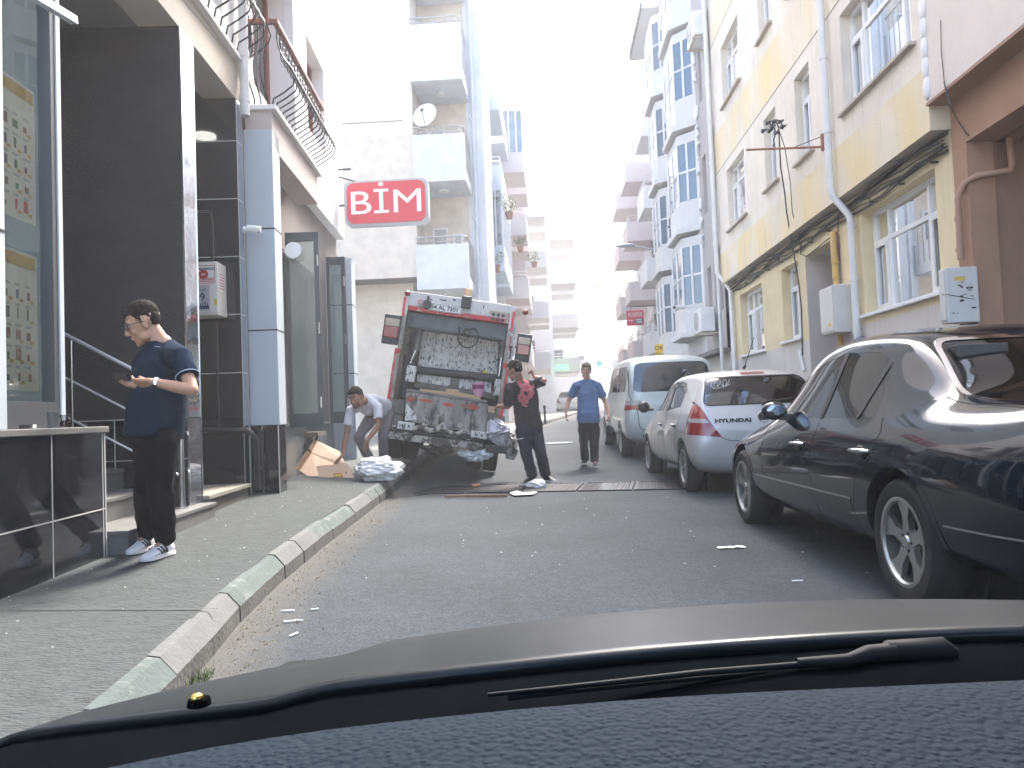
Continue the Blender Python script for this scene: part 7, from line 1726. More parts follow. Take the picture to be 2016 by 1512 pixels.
def build_person(label, root_loc, J, skin, hairm, shirt, trousers, hs=1.0, bulk=1.0, face=None, sleeves=.55, collar=None, hands=(None, None), hair_kw={}, hem=None, legw=1.0, vox=.006, shirt_name='shirt', belly=0.0, cuff=.075, ankle_r=.062):
    root = empty('person', root_loc, 0, label, 'person'); O = Vector(root_loc)
    J = {k: (v-O if isinstance(v, Vector) else v) for k, v in J.items()}
    Q = orient(*face)
    fw = J['fwd'].normalized(); ax = (J['neck']-J['pelvis']).normalized(); rt = fw.cross(ax).normalized(); fw = ax.cross(rt)
    B = bulk; mb = MB(); pel, ch, nk, hd = J['pelvis'], J['chest'], J['neck'], J['head']
    for s in (-1, 1): mb.cap(pel+rt*.055*s, ch+rt*.06*s, .082*B, .084*B, n=12)
    mb.cap(ch, nk, .07, .055, n=12); mb.cap(nk-ax*.03, hd+Q @ Vector((0, -.03, -.05))*hs, .056*hs, .052*hs, n=14)
    for s, S in ((-1, 'L'), (1, 'R')):
        sh, el, wr = J['sh'+S], J['el'+S], J['wr'+S]
        mb.cap(nk-ax*.055, sh, .040, .045, n=10); mb.cap(sh, el, .047*B, .039*B, n=12); mb.cap(el, el.lerp(wr, .45), .039*B, .037*B, n=12); mb.cap(el.lerp(wr, .45), wr, .037*B, .025*B, n=12)
        h = hands[0 if s < 0 else 1]
        if h: hand(mb, wr, h['d'], h['n'], h['t'], h.get('curl', (18, 25, 20)), h.get('sc', 1.0), h.get('sp', .05), h.get('fc'), h.get('td'))
        hp, kn, an = J['hip'+S], J['kn'+S], J['an'+S]
        mb.cap(pel+rt*.05*s, hp, .09, .085, n=12); mb.cap(hp, kn, .075, .052, n=12); mb.cap(kn, an, .05, .036, n=12); mb.cap(an, an+(J['toe'+S]-J['heel'+S]).normalized()*.08-Vector((0, 0, .03)), .036, .025, n=8)
    head(mb, hd, Q, hs)
    remesh(mb, 'body', skin, root, vox, 3)
    face_bits(root, hd, Q, hs, hairm)
    hair(root, hd, Q, hs, hairm, **hair_kw)
    # shirt
    mb = MB(); hemp = hem if hem is not None else .06; hz = pel+ax*(-hemp)
    tw = (ch-pel).length
    rx0, ry0 = .165*B, (.115+belly*.5)*B
    loft(mb, [(hz+fw*.01, rt*(rx0+.016), fw*(ry0+.006)), (pel+ax*.10+fw*belly*.25, rt*(rx0+.01+belly*.3), fw*(ry0+belly*.3)), (pel+ax*.2+fw*belly*.35, rt*(rx0+belly*.3), fw*(ry0+belly*.35)), (pel.lerp(ch, .7), rt*.168*B, fw*.118*B), (ch+ax*.0, rt*.172*B, fw*.118*B), (ch.lerp(nk, .45), rt*.135*B, fw*.098*B), (nk-ax*.005, rt*.090, fw*.084)], n=28)
    for s, S in ((-1, 'L'), (1, 'R')):
        sh, el = J['sh'+S], J['el'+S]; e = sh.lerp(el, sleeves)
        mb.cap(ch.lerp(nk, .45)+rt*s*.03, sh, .082*B, .061*B, n=14); mb.cap(nk-ax*.03+rt*s*.035, sh, .058, .058*B, n=12); cone(mb, sh-(e-sh).normalized()*.02, e, .062*B, .061*B+.004)
    sO = remesh(mb, shirt_name, shirt, root, .009, 5, fold=(.009, 8, .8))
    # trousers
    mb = MB(); tp = pel+ax*(.09)
    loft(mb, [(tp, rt*.155*B, fw*.112*B), (pel, rt*.165*B, fw*.12*B), (pel-ax*.09, rt*.165*B, fw*.118*B)], n=24)
    for s, S in ((-1, 'L'), (1, 'R')):
        hp, kn, an = J['hip'+S], J['kn'+S], J['an'+S]
        mb.cap(pel+rt*.06*s, hp, .098*legw, .1*legw, n=14); mb.cap(hp, kn, .098*legw, .072*legw, n=16); mb.cap(kn, kn.lerp(an, .5), .072*legw, .069*legw, n=16)
        ed = an+(an-kn).normalized()*.0; ed.z = max(ed.z, J['heel'+S].z+cuff); cone(mb, kn.lerp(an, .45), ed, .070*legw, ankle_r)
    remesh(mb, 'trousers', trousers, root, .0095, 5, fold=(.013, 6.5, .7))
    return root, J, Q, rt, fw, ax
cloth = lambda n, c, **k: mat(n, c, .95, spec=.12, var=.08, vscale=8, bump=.35, bscale=14, bdist=.02, **k)
m_hair = mat('black_hair', (.016, .012, .010), .85, spec=.12, var=.3, vscale=60, bump=.6, bscale=160, bdist=.006)
m_hair2 = mat('brown_grey_hair', (.15, .12, .10), .85, spec=.12, var=.4, vscale=50, bump=.6, bscale=140, bdist=.006)
gz = lambda px, py, z: onz(px, py, z)

# man in navy polo with phone
g0 = .172
hL, tL = gz(338, 1090, g0), gz(262, 1112, g0); hR, tR = gz(300, 1078, g0), gz(245, 1096, g0)
def fix(h, t, L_=.285): return h+(t-h).normalized()*L_
tL = fix(hL, tL); tR = fix(hR, tR)
J = dict(fwd=Vector((-.80, -.58, 0)), head=ony(281, 637, 4.86), neck=ony(322, 674, 4.92), chest=ony(317, 716, 4.90), pelvis=ony(306, 835, 4.88), shL=ony(358, 702, 4.70), shR=ony(293, 702, 5.10), elL=ony(378, 768, 4.60), elR=ony(272, 775, 5.12),
         wrL=ony(300, 752, 4.54), wrR=ony(276, 764, 4.80), hipL=ony(317, 872, 4.82), hipR=ony(297, 872, 4.94), knL=ony(316, 958, 4.77), knR=ony(289, 955, 4.95), anL=hL+(tL-hL)*.22+Vector((0, 0, .095)), anR=hR+(tR-hR)*.22+Vector((0, 0, .095)), heelL=hL, toeL=tL, heelR=hR, toeR=tR)
m_navy_polo = cloth('navy_polo', (.006, .016, .034)); m_navy_tr = cloth('navy_joggers', (.0015, .0025, .006))
m_skin1 = skinm('skin_olive', (.44, .25, .165))
ph = ony(238, 743, 4.66)
P1, J1, Q1, rt1, fw1, ax1 = build_person('man in a navy polo shirt standing on the pavement looking at his phone', (J['pelvis'].x, J['pelvis'].y, .16), J, m_skin1, m_hair, m_navy_polo, m_navy_tr, hs=1.10, bulk=1.0, belly=.035,
    face=((-.80, -.42, -.40), (-.25, -.2, 1)), sleeves=.60, legw=1.08, hem=.085, cuff=.10, ankle_r=.060, vox=.005,
    hands=(dict(d=(-.85, .12, -.02), n=(.1, .5, .75), t=1, curl=(12, 28, 22), sc=1.02, td=(-.7, .2, .5)), dict(d=(-.55, -.55, .2), n=(-.2, -.3, .8), t=-1, curl=(15, 35, 30), td=(-.5, -.6, .5))), hair_kw=dict(top=.008, back=-.001, front=.0, rough=.0025))
m_wh_shoe = mat('white_leather', (.70, .71, .72), .5, var=.04, vscale=10); m_wh_sole = mat('white_sole', (.66, .66, .66), .6)
O1 = Vector(P1.location)
for h, t in ((hL, tL), (hR, tR)): shoe(P1, h-O1, t-O1, m_wh_shoe, m_wh_sole, w_=.052, hh=.105, stripes=m_trim, laces=m_wh_shoe)
# polo details: collar, placket, sleeve piping, glasses, watch, drawstrings
Pn = lambda x, y, z, k=J1: None
mb = MB(); nk = J1['neck']; c_ = nk-ax1*.02
ring = []
for k in range(26):
    a = R(-200+k*400/25*.55+90); ring.append(c_+rt1*.083*math.cos(a)+fw1*(.078*math.sin(a)+.004)+ax1*(.012-.028*max(0, math.sin(a))))
mb.tube(ring, .012, n=8); mb.build('collar', m_navy_polo, P1, smooth=60)
mb = MB(); mb.tube([p+Vector((0, 0, -.006))+(p-c_).normalized()*.011 for p in ring], .0028, n=6); mb.build('collar_piping', mat('pale_piping', (.45, .52, .62), .7), P1)
mb = MB(); a = c_+fw1*.092-ax1*.03; mb.tube([a, a+fw1*.022-ax1*.05, a+fw1*.034-ax1*.11], .0035, n=6); mb.build('placket', bpy.data.materials['pale_piping'], P1)
for S in ('L', 'R'):
    sh, el = J1['sh'+S], J1['el'+S]; e = sh.lerp(el, .60); d = (el-sh).normalized(); u = d.orthogonal().normalized(); v = d.cross(u)
    mb = MB(); mb.tube([e+(u*math.cos(t)+v*math.sin(t))*.0725-d*.002 for t in [2*math.pi*k/24 for k in range(24)]], .0028, n=6, closed=True); mb.build('sleeve_piping', bpy.data.materials['pale_piping'], P1)
q = J1['chest']+ax1*.02+fw1*.128-rt1*.075; text_obj('shirt_emblem', 'W', .03, bpy.data.materials['pale_piping'], P1, frame(q+fw1*.004, rt1, ax1), extrude=.002)
PH = lambda x, y, z: J1['head']+Q1 @ (Vector((x, y, z))*1.10)
gl = empty('glasses'); gl.parent = P1
for sg in (-1, 1):
    mb = MB(); pts = [PH(sg*.033+.025*math.copysign(abs(math.cos(t))**.6, math.cos(t)), .101-.014*abs(sg*.033+.025*math.cos(t))/.05, .010+.018*math.copysign(abs(math.sin(t))**.6, math.sin(t))) for t in [2*math.pi*k/20 for k in range(20)]]
    mb.tube(pts, .0025, n=6, closed=True); mb.build('rim', m_trim, gl, smooth=60)
    mb = MB(); mb.add(pts, [tuple(range(20))]); mb.build('lens', glass('lens_glass', (.9, .9, .9), .0) if 'lens_glass' not in bpy.data.materials else bpy.data.materials['lens_glass'], gl)
    mb = MB(); mb.tube([PH(sg*.058, .088, .018), PH(sg*.078, .04, .014), PH(sg*.083, -.005, .008)], .0025, n=6); mb.build('temple', m_trim, gl)
mb = MB(); mb.tube([PH(-.009, .103, .016), PH(0, .105, .019), PH(.009, .103, .016)], .002, n=6); mb.build('bridge', m_trim, gl)
w_ = J1['wrL']; e_ = J1['elL']; d = (w_-e_).normalized(); wc = w_-d*.022; u = Vector((0, 0, 1)); u = (u-d*u.dot(d)).normalized(); v = d.cross(u)
wt = empty('wrist_watch'); wt.parent = P1
mb = MB(); mb.M = None
for k in range(20):
    t0, t1 = 2*math.pi*k/20, 2*math.pi*(k+.8)/20; r_ = .0315
    mb.add([wc+(u*math.cos(t)+v*math.sin(t))*rr+d*dd for t in (t0, t1) for rr in (r_, r_+.0035) for dd in (-.010, .010)], [(0, 1, 3, 2), (4, 6, 7, 5), (0, 2, 6, 4), (1, 5, 7, 3), (2, 3, 7, 6), (0, 4, 5, 1)])
mb.build('bracelet', m_steel, wt)
vv = (v*-.75-u*.66).normalized() if v.y > 0 else (v*.75-u*.66).normalized()
mb = MB(); mb.cyl(wc+vv*.030, wc+vv*.040, .020, n=24); mb.build('case', m_steel, wt, smooth=40); mb = MB(); mb.cyl(wc+vv*.0401, wc+vv*.0408, .0165, n=24); mb.build('dial', m_trim, wt)
mb = MB()
for dx in (-.008, .008): mb.tube([J1['pelvis']-ax1*.07+fw1*.120+rt1*dx+ax1*.03, J1['pelvis']+fw1*.15+rt1*dx-ax1*.0, J1['pelvis']+fw1*.148+rt1*dx*1.3-ax1*.03], .0022, n=5)
mb.build('drawstring', m_wh_shoe, P1)
pn = empty('phone', ph, 0, 'black smartphone held in both hands by the man in the navy polo', 'phone')
mb = MB(); mb.box(-.036, .036, -.075, .075, -.004, .004); o_ = mb.build('phone_body', m_trim, pn, bevel=.003); mb = MB(); mb.box(-.033, .033, -.070, .070, .0042, .0048); mb.build('screen', mat('dark_screen', (.02, .02, .025), .05), pn)
pn.rotation_euler = (Matrix(((rt1.x, fw1.x, 0), (rt1.y, fw1.y, 0), (0, 0, 1))).to_4x4() @ Matrix.Rotation(R(18), 4, 'X')).to_euler()

# bending man at the kerb
yb_ = 11.3; gk = zk(11.3)+.04
hL, hR = ony(757, 918, 11.45), ony(733, 918, 11.15); hL.z = hR.z = gk-.01; tL = hL+Vector((-.17, -.2, 0)); tR = hR+Vector((-.17, -.2, 0))
J = dict(fwd=Vector((-.55, -.65, -.6)), head=ony(702, 785, 10.62), neck=ony(719, 787, 10.82), chest=ony(727, 796, 10.95), pelvis=ony(752, 806, 11.35), shL=ony(744, 802, 10.80), shR=ony(690, 808, 10.85), elL=ony(745, 838, 10.72), wrL=ony(724, 866, 10.62),
         elR=ony(682, 858, 10.72), wrR=ony(675, 896, 10.55), hipL=ony(763, 818, 11.4), hipR=ony(732, 822, 11.2), knL=ony(753, 862, 11.25), knR=ony(706, 860, 10.98), anL=hL+Vector((0, 0, .09)), anR=hR+Vector((0, 0, .09)), heelL=hL, toeL=tL, heelR=hR, toeR=tR)
J['fwd'] = Vector((-.5, -.35, -.8))
P2, J2, Q2, rt2, fw2, ax2 = build_person('man in a white T-shirt bending down to the cardboard at the kerb', (J['anL'].x, 11.3, gk), J, skinm('skin_brown', (.26, .135, .085)), m_hair, cloth('white_tshirt', (.56, .56, .60)), cloth('grey_trousers', (.17, .15, .165)), hs=1.12, bulk=1.0,
    face=((-.30, -.92, -.22), (-.22, -.1, 1)), sleeves=.62, hem=.02, legw=1.02, hands=(dict(d=(-.2, -.25, -.9), n=(-.7, .2, -.2), t=1, curl=(12, 20, 15), sc=1.15, sp=.2), dict(d=(-.55, -.45, -.65), n=(.1, .1, -1), t=-1, curl=(8, 15, 10), sc=1.2, sp=.25)), hair_kw=dict(top=.022, back=.004, front=.010, seed=5, rough=.006), vox=.006)
O2 = Vector(P2.location)
m_blk_shoe = mat('black_shoe', (.02, .02, .022), .6)
for h, t in ((hL, tL), (hR, tR)): shoe(P2, h-O2-(t-h).normalized()*.07, t-O2, m_blk_shoe, m_trim)
mb = MB(); q = J2['head']
for k in range(90):
    random.seed(k); a = random.uniform(-1.25, 1.25); z_ = random.uniform(-.105, -.045); r_ = .056
    p = q+Q2 @ (Vector((r_*math.sin(a)*1.0, .018+.060*math.cos(a)+(.010 if z_ < -.08 else .006), z_))*1.12); mb.ell(p, .006, n=6, m=4)
mb.build('beard', mat('beard_dark', (.035, .02, .014), .8), P2)

# worker in the dragon shirt
hL, tL = gz(1046, 952, .01), gz(1012, 958, .01); hR, tR = gz(1072, 948, .01), gz(1092, 952, .01)
tL = fix(hL, tL, .28); tR = hR+Vector((.17, -.20, 0)); hL += Vector((.02, .05, 0))
J = dict(fwd=Vector((-.72, .62, .0)), head=ony(1013, 730, 10.62), neck=ony(1024, 752, 10.72), chest=ony(1033, 775, 10.75), pelvis=ony(1042, 838, 10.8), shL=ony(1003, 763, 10.60), shR=ony(1052, 757, 10.78), elL=ony(1000, 800, 10.75), wrL=ony(985, 800, 10.98),
         elR=ony(1068, 749, 10.85), wrR=ony(1050, 742, 11.05), hipL=ony(1030, 850, 10.74), hipR=ony(1053, 850, 10.86), knL=ony(1036, 892, 10.75), knR=ony(1064, 890, 10.85), anL=hL+Vector((-.0, 0, .10)), anR=hR+Vector((.02, -.02, .10)), heelL=hL, toeL=tL, heelR=hR, toeR=tR)
J['elR'] = ony(1071, 750, 10.68); J['wrR'] = ony(1052, 742, 10.90)
P3, J3, Q3, rt3, fw3, ax3 = build_person('worker in a black T-shirt with a red dragon print standing behind the garbage truck', (J['pelvis'].x, 10.75, .0), J, skinm('skin_tan', (.30, .17, .12)), m_hair, cloth('black_dragon_tshirt', (.028, .028, .032)), cloth('dark_navy_cargo', (.020, .025, .045)), hs=1.08, bulk=1.08,
    face=((-.85, .40, -.25), (-.1, 0, 1)), sleeves=.9, hem=.02, legw=1.12, cuff=.05, ankle_r=.075, hands=(dict(d=(-.4, .8, .2), n=(.3, 0, -.9), t=1, curl=(40, 50, 40)), dict(d=(-.3, .3, .9), n=(-.8, 0, -.2), t=-1, curl=(75, 85, 60), sc=1.15, td=(-.6, .3, .7))), hair_kw=dict(top=.010, back=.004))
O3 = Vector(P3.location)
for h, t in ((hL, tL), (hR, tR)): shoe(P3, h-O3, t-O3, m_blk_shoe, m_wh_sole, laces=m_wh_sole)
# dragon print: coiled strokes laid on the back of the shirt
from mathutils.bvhtree import BVHTree
def on_back(root, target, pts_px, y0, r, m, name, n=6):
    tgt = [o for o in bpy.data.objects if o.parent == root and o.name.startswith(target)][0]; bv = BVHTree.FromObject(tgt, bpy.context.evaluated_depsgraph_get()); O = Vector(root.location); mb = MB()
    for line in pts_px:
        q = []
        for (px, py) in line:
            d = ray(px, py).normalized(); loc, nn, i, dist = bv.ray_cast(CAMP-O, d)
            if loc: q.append(loc-d*.004)
        if len(q) > 1: mb.tube(q, r, n=n)
    if mb.v: mb.build(name, m, root, smooth=60)
bpy.context.view_layer.update()
Z3 = lambda x, y: (960+x/4.877, 680+y/4.877)
random.seed(9); lines = []
for c, r0_s, tn in (((335, 350), 52, 2.6), ((375, 450), 62, 2.2), ((330, 500), 40, 1.8), ((380, 400), 40, 2)):
    L_ = []
    for k in range(40): t = k/39*tn*2*math.pi; rr = r0_s*(1-.6*k/39)*(1+.15*math.sin(9*t)); L_.append(Z3(c[0]+rr*math.cos(t), c[1]+rr*1.15*math.sin(t)))
    lines.append(L_)
lines.append([Z3(360+30*math.sin(k*.9), 530+k*7) for k in range(9)]); lines.append([Z3(300+k*14, 300+18*math.sin(k*1.4)) for k in range(8)]); lines.append([Z3(430+12*math.sin(k*1.5), 380+k*15) for k in range(8)])
on_back(P3, 'shirt', lines, 10.7, .013, mat('dragon_red', (.50, .12, .15), .7, var=.3, vscale=30), 'dragon_print')
on_back(P3, 'trousers', [[Z3(278+k*9, 903-k*1.5) for k in range(8)]], 10.7, .006, m_wh_sole, 'thigh_logo')

# man in blue T-shirt walking towards the camera
gb_ = .05
hA, tA = gz(1150, 914, gb_), gz(1148, 924, gb_); hB, tB = gz(1171, 919, gb_), gz(1170, 929, gb_)
yy = hB.y; hL = Vector((ony(1170, 900, yy).x, yy+.05, gb_)); tL = hL+Vector((.02, -.28, 0)); hR = Vector((ony(1152, 900, yy+.25).x, yy+.38, gb_+.02)); tR = hR+Vector((-.06, -.26, .02))
Dm = yy-.05
J = dict(fwd=Vector((-.10, -1, 0)), head=ony(1154, 731, Dm-.06), neck=ony(1156, 748, Dm), chest=ony(1157, 772, Dm), pelvis=ony(1159, 836, Dm), shL=ony(1177, 759, Dm), shR=ony(1134, 759, Dm), elL=ony(1192, 793, Dm+.02), elR=ony(1119, 791, Dm+.08), wrL=ony(1198, 815, Dm-.12), wrR=ony(1114, 812, Dm-.06),
         hipL=ony(1170, 846, Dm), hipR=ony(1149, 846, Dm), knL=ony(1170, 883, Dm-.04), knR=ony(1150, 882, Dm-.08), anL=hL+Vector((.0, -.05, .10)), anR=hR+Vector((-.0, -.05, .11)), heelL=hL, toeL=tL, heelR=hR, toeR=tR)
P4, J4, Q4, rt4, fw4, ax4 = build_person('man in a blue T-shirt and black trousers walking down the middle of the street', (J['pelvis'].x, Dm, gb_), J, skinm('skin_ruddy', (.46, .27, .20)), m_hair2, cloth('blue_tshirt', (.10, .165, .29)), cloth('black_trousers', (.020, .021, .024)), hs=1.06, bulk=1.05, belly=.05,
    face=((-.22, -1, -.08), (.05, 0, 1)), sleeves=.68, hem=-.03, legw=.98, cuff=.06, ankle_r=.068, hands=(dict(d=(.05, -.25, -.95), n=(-.9, -.1, 0), t=-1, curl=(45, 55, 45), sc=1.05), dict(d=(.0, -.2, -.98), n=(.9, -.1, 0), t=1, curl=(15, 25, 20), sc=1.05)), hair_kw=dict(top=.014, back=.006, seed=8, rough=.012))
O4 = Vector(P4.location)
for h, t in ((hL, tL), (hR, tR)): shoe(P4, h-O4, t-O4, mat('grey_slipper', (.12, .12, .125), .7) if 'grey_slipper' not in bpy.data.materials else bpy.data.materials['grey_slipper'], m_wh_sole, hh=.075)
hb_ = J4['wrL']+O4+Vector((.01, -.03, -.10))
cp = empty('hanging_bag', hb_, 0, 'small black bag hanging by its strap from the walking man\'s hand', 'bag')
mb = MB(); mb.tube([(0, 0, .02), (-.01, 0, -.05), (-.025, 0, -.10)], .006, n=6); mb.tube([(0.005, 0, .02), (.01, 0, -.05), (.02, 0, -.09)], .006, n=6); mb.build('strap', m_trim, cp)
mb = MB(); mb.ell((.0, 0, -.19), (.07, .05, .095), n=18, m=12); mb.ell((.02, -.03, -.22), (.06, .05, .04), n=14, m=8); remesh(mb, 'pouch', cloth('black_cloth', (.02, .022, .024)), cp, .008, 3, fold=(.006, 12, 1))

# person with a cap behind the saloon
xh = ony(1696, 683, 9.3)
g5 = .13; dx = xh.x
J = dict(fwd=Vector((-.3, -1, 0)), head=Vector((dx, 9.3, xh.z-.035)), neck=Vector((dx, 9.34, xh.z-.19)), chest=Vector((dx, 9.35, xh.z-.33)), pelvis=Vector((dx, 9.35, xh.z-.75)), shL=Vector((dx+.15, 9.33, xh.z-.25)), shR=Vector((dx-.15, 9.36, xh.z-.25)), elL=Vector((dx+.2, 9.32, xh.z-.52)), elR=Vector((dx-.2, 9.36, xh.z-.52)), wrL=Vector((dx+.18, 9.22, xh.z-.75)), wrR=Vector((dx-.19, 9.25, xh.z-.75)),
         hipL=Vector((dx+.09, 9.35, xh.z-.82)), hipR=Vector((dx-.09, 9.35, xh.z-.82)), knL=Vector((dx+.09, 9.32, .58)), knR=Vector((dx-.09, 9.32, .58)), anL=Vector((dx+.09, 9.36, g5+.09)), anR=Vector((dx-.09, 9.36, g5+.09)), heelL=Vector((dx+.09, 9.4, g5)), toeL=Vector((dx+.07, 9.13, g5)), heelR=Vector((dx-.09, 9.4, g5)), toeR=Vector((dx-.12, 9.13, g5)))
P5, J5, Q5, rt5, fw5, ax5 = build_person('person with a purple-grey cap mostly hidden behind the black saloon', (dx, 9.35, g5), J, bpy.data.materials['skin_tan'], m_hair, cloth('plum_shirt', (.12, .09, .13)), bpy.data.materials['black_trousers'], hs=1.05, face=((-.5, -.85, -.05), (0, 0, 1)), vox=.008,
    hands=(dict(d=(0, 0, -1), n=(-1, 0, 0), t=-1), dict(d=(0, 0, -1), n=(1, 0, 0), t=1)))
for S in 'LR': shoe(P5, J['heel'+S]-Vector(P5.location), J['toe'+S]-Vector(P5.location), m_blk_shoe, m_trim)
mb = MB(); c = J5['head']; mb.ell(c+Vector((0, 0, .075)), (.098, .115, .085), rot=Q5, n=20, m=12); mb.ell(c+Q5 @ Vector((0, .12, .05)), (.07, .07, .012), rot=Q5, n=16, m=8); mb.build('cap', cloth('purple_grey_cloth', (.13, .12, .18)), P5, smooth=60)

# ------------------------------------------------------------ loose things on the ground
def sheet(mb, pts, th=.006):
    pts = [Vector(p) for p in pts]; n = len(pts); nrm = Vector((0, 0, 0))
    for i in range(n): nrm += pts[i].cross(pts[(i+1) % n])
    nrm.normalize(); mb.add([p+nrm*th/2 for p in pts]+[p-nrm*th/2 for p in pts], [tuple(range(n)), tuple(range(n, 2*n))[::-1]]+[(i, n+i, n+(i+1) % n, (i+1) % n) for i in range(n)])
Zb = lambda x, y, d: ony(570+x/6.3, 730+y/6.3, d)
m_cart2 = mat('cardboard_box', (.46, .33, .235), .85, var=.05, vscale=5); m_cart3 = mat('cardboard_edge', (.34, .22, .14), .85)
cb1 = empty('cardboard_box', Vector((0, 0, 0)), 0, 'large flattened cardboard box leaning on the pavement left of the bending man', 'cardboard box')
mb = MB(); sheet(mb, [Zb(125, 1240, 10.6), Zb(270, 1020, 10.9), Zb(640, 1190, 10.75), Zb(390, 1405, 10.35)]); sheet(mb, [Zb(272, 1015, 10.9), Zb(340, 870, 11.15), Zb(620, 1000, 11.1), Zb(690, 1150, 10.8), Zb(640, 1186, 10.76)]); mb.build('panel', m_cart2, cb1)
mb = MB(); sheet(mb, [Zb(80, 1215, 10.45), Zb(215, 990, 10.75), Zb(268, 1018, 10.9), Zb(120, 1242, 10.6)]); mb.build('flap', m_cart3, cb1); mb = MB(); sheet(mb, [Zb(235, 965, 10.85), Zb(310, 840, 11.05), Zb(338, 868, 11.15), Zb(275, 1005, 10.92)]); mb.build('flap', m_cart3, cb1)
cb2 = empty('cardboard_box', Vector((0, 0, 0)), 0, 'smaller cardboard box panel with an orange printed logo under the bending man\'s hand', 'cardboard box')
A_, B_, C_, D_ = Zb(325, 1185, 10.42), Zb(720, 1150, 10.42), Zb(830, 1385, 10.18), Zb(400, 1415, 10.18)
mb = MB(); sheet(mb, [A_, B_, C_, D_], .012); mb.build('panel', m_cart2, cb2)
mb = MB(); nn = (B_-A_).cross(D_-A_).normalized(); nn = -nn if nn.y > 0 else nn
def on2(u, v, o=.009): return A_.lerp(B_, u).lerp(D_.lerp(C_, u), v)+nn*o
sheet(mb, [on2(.44, .48), on2(.70, .48), on2(.68, .80), on2(.45, .80)], .002); mb.build('logo_frame', mat('print_orange', (.42, .11, .03), .8), cb2)
mb = MB(); sheet(mb, [on2(.47, .55, .0105), on2(.67, .55, .0105), on2(.66, .62, .0105), on2(.48, .62, .0105)], .002); sheet(mb, [on2(.48, .70, .0105), on2(.65, .70, .0105), on2(.64, .75, .0105), on2(.49, .75, .0105)], .002); mb.build('logo_yellow', mat('print_yellow', (.55, .36, .08), .8), cb2)
mb = MB(); sheet(mb, [on2(.49, .63, .0115), on2(.65, .63, .0115), on2(.64, .68, .0115), on2(.50, .68, .0115)], .002); mb.build('logo_green', mat('print_green', (.12, .2, .04), .8), cb2)
mb = MB(); sheet(mb, [on2(.47, .84), on2(.68, .84), on2(.68, .865), on2(.47, .865)], .002); sheet(mb, [on2(.40, .92), on2(.74, .92), on2(.74, .932), on2(.40, .932)], .002); mb.cyl(on2(.83, .48, .004), on2(.83, .48, .011), .012, n=10); mb.build('print_lines', mat('print_brown', (.10, .05, .03), .8), cb2)
def bag(name, label, c, r, m, seed, flat=.35, lumps=.28):
    o_ = empty(name, c, 0, label, 'plastic bag'); mb = MB(); mb.ell((0, 0, r[2]*.8), r, n=110, m=70); o = mb.build('film', m, o_, smooth=25)
    random.seed(seed)
    for v in o.data.vertices:
        p = v.co.copy(); q = Vector((p.x/r[0], p.y/r[1], p.z/r[2]))
        a = noise.noise(q*1.6+Vector((seed, 0, 0)))*lumps*1.6+noise.noise(q*4.5+Vector((0, seed, 0)))*lumps*.7+abs(noise.noise(q*6))*lumps*.6-abs(noise.noise(q*13))*lumps*.35
        v.co += Vector((p.x, p.y, p.z-r[2]*.8)).normalized()*a*min(r)
        if v.co.z < .0: v.co.z *= .1
    return o_
q = gz(742, 940, .27)
bag('plastic_bag', 'large crumpled white plastic bag on the kerb beside the cardboard', (q.x-.02, q.y+.22, .22), (.32, .22, .155), m_filmw, 3)
q = gz(1056, 962, 0.0); bag('plastic_bag', 'small white plastic bag between the feet of the worker', (q.x, q.y, .0), (.14, .10, .065), m_filmw, 8)
q = gz(1440, 1080, 0); r_ = empty('litter_wrapper', (q.x, q.y, .002), R(5), 'white crumpled wrapper on the road beside the black saloon', 'litter')
mb = MB(); N = 16; vs = []; fs = []
for i in range(N+1):
    for j in range(7):
        x = (i/N-.5)*.20; y = (j/6-.5)*.075*(.8+.2*math.sin(i)); vs.append((x, y, .006+.014*abs(noise.noise(Vector((x*30, y*30, 2))))+.008*abs(noise.noise(Vector((x*70, y*70, 5))))))
for i in range(N):
    for j in range(6): fs.append((i*7+j, (i+1)*7+j, (i+1)*7+j+1, i*7+j+1))
mb.add(vs, fs); mb.build('wrapper', m_filmw, r_, smooth=20)
def flat(name, label, cat, pts, m, z=.006, th=.003):
    c = sum((Vector(p) for p in pts), Vector())/len(pts); r = empty(name, c, 0, label, cat); mb = MB(); sheet(mb, [Vector(p)-c for p in pts], th); mb.build('sheet', m, r); return r
flat('paper_sheet', 'white torn paper sheet on the drain grate', 'paper', [gz(1003, 970, .025), gz(1018, 966, .025), gz(1028, 969, .025), gz(1058, 968, .025), gz(1050, 973, .025), gz(1012, 975, .025)], mat('white_paper', (.68, .69, .72), .7))
q = gz(875, 979, .012); q2 = gz(998, 978, .012); ws = empty('wooden_strip', q, 0, 'long brown wooden strip lying at the near edge of the drain grate', 'wood'); mb = MB(); mb.tube([Vector((0, 0, .012)), q2-q+Vector((0, 0, .012))], .02, n=4); mb.build('strip', mat('raw_wood', (.20, .12, .075), .8, var=.2, vscale=12), ws)
q = gz(930, 953, .02); flat('wood_scrap', 'small orange scrap behind the drain grates', 'scrap', [gz(927, 955, .03), gz(944, 952, .03), gz(946, 956, .03), gz(932, 958, .03)], mat('scrap_orange', (.35, .17, .08), .8), th=.015)
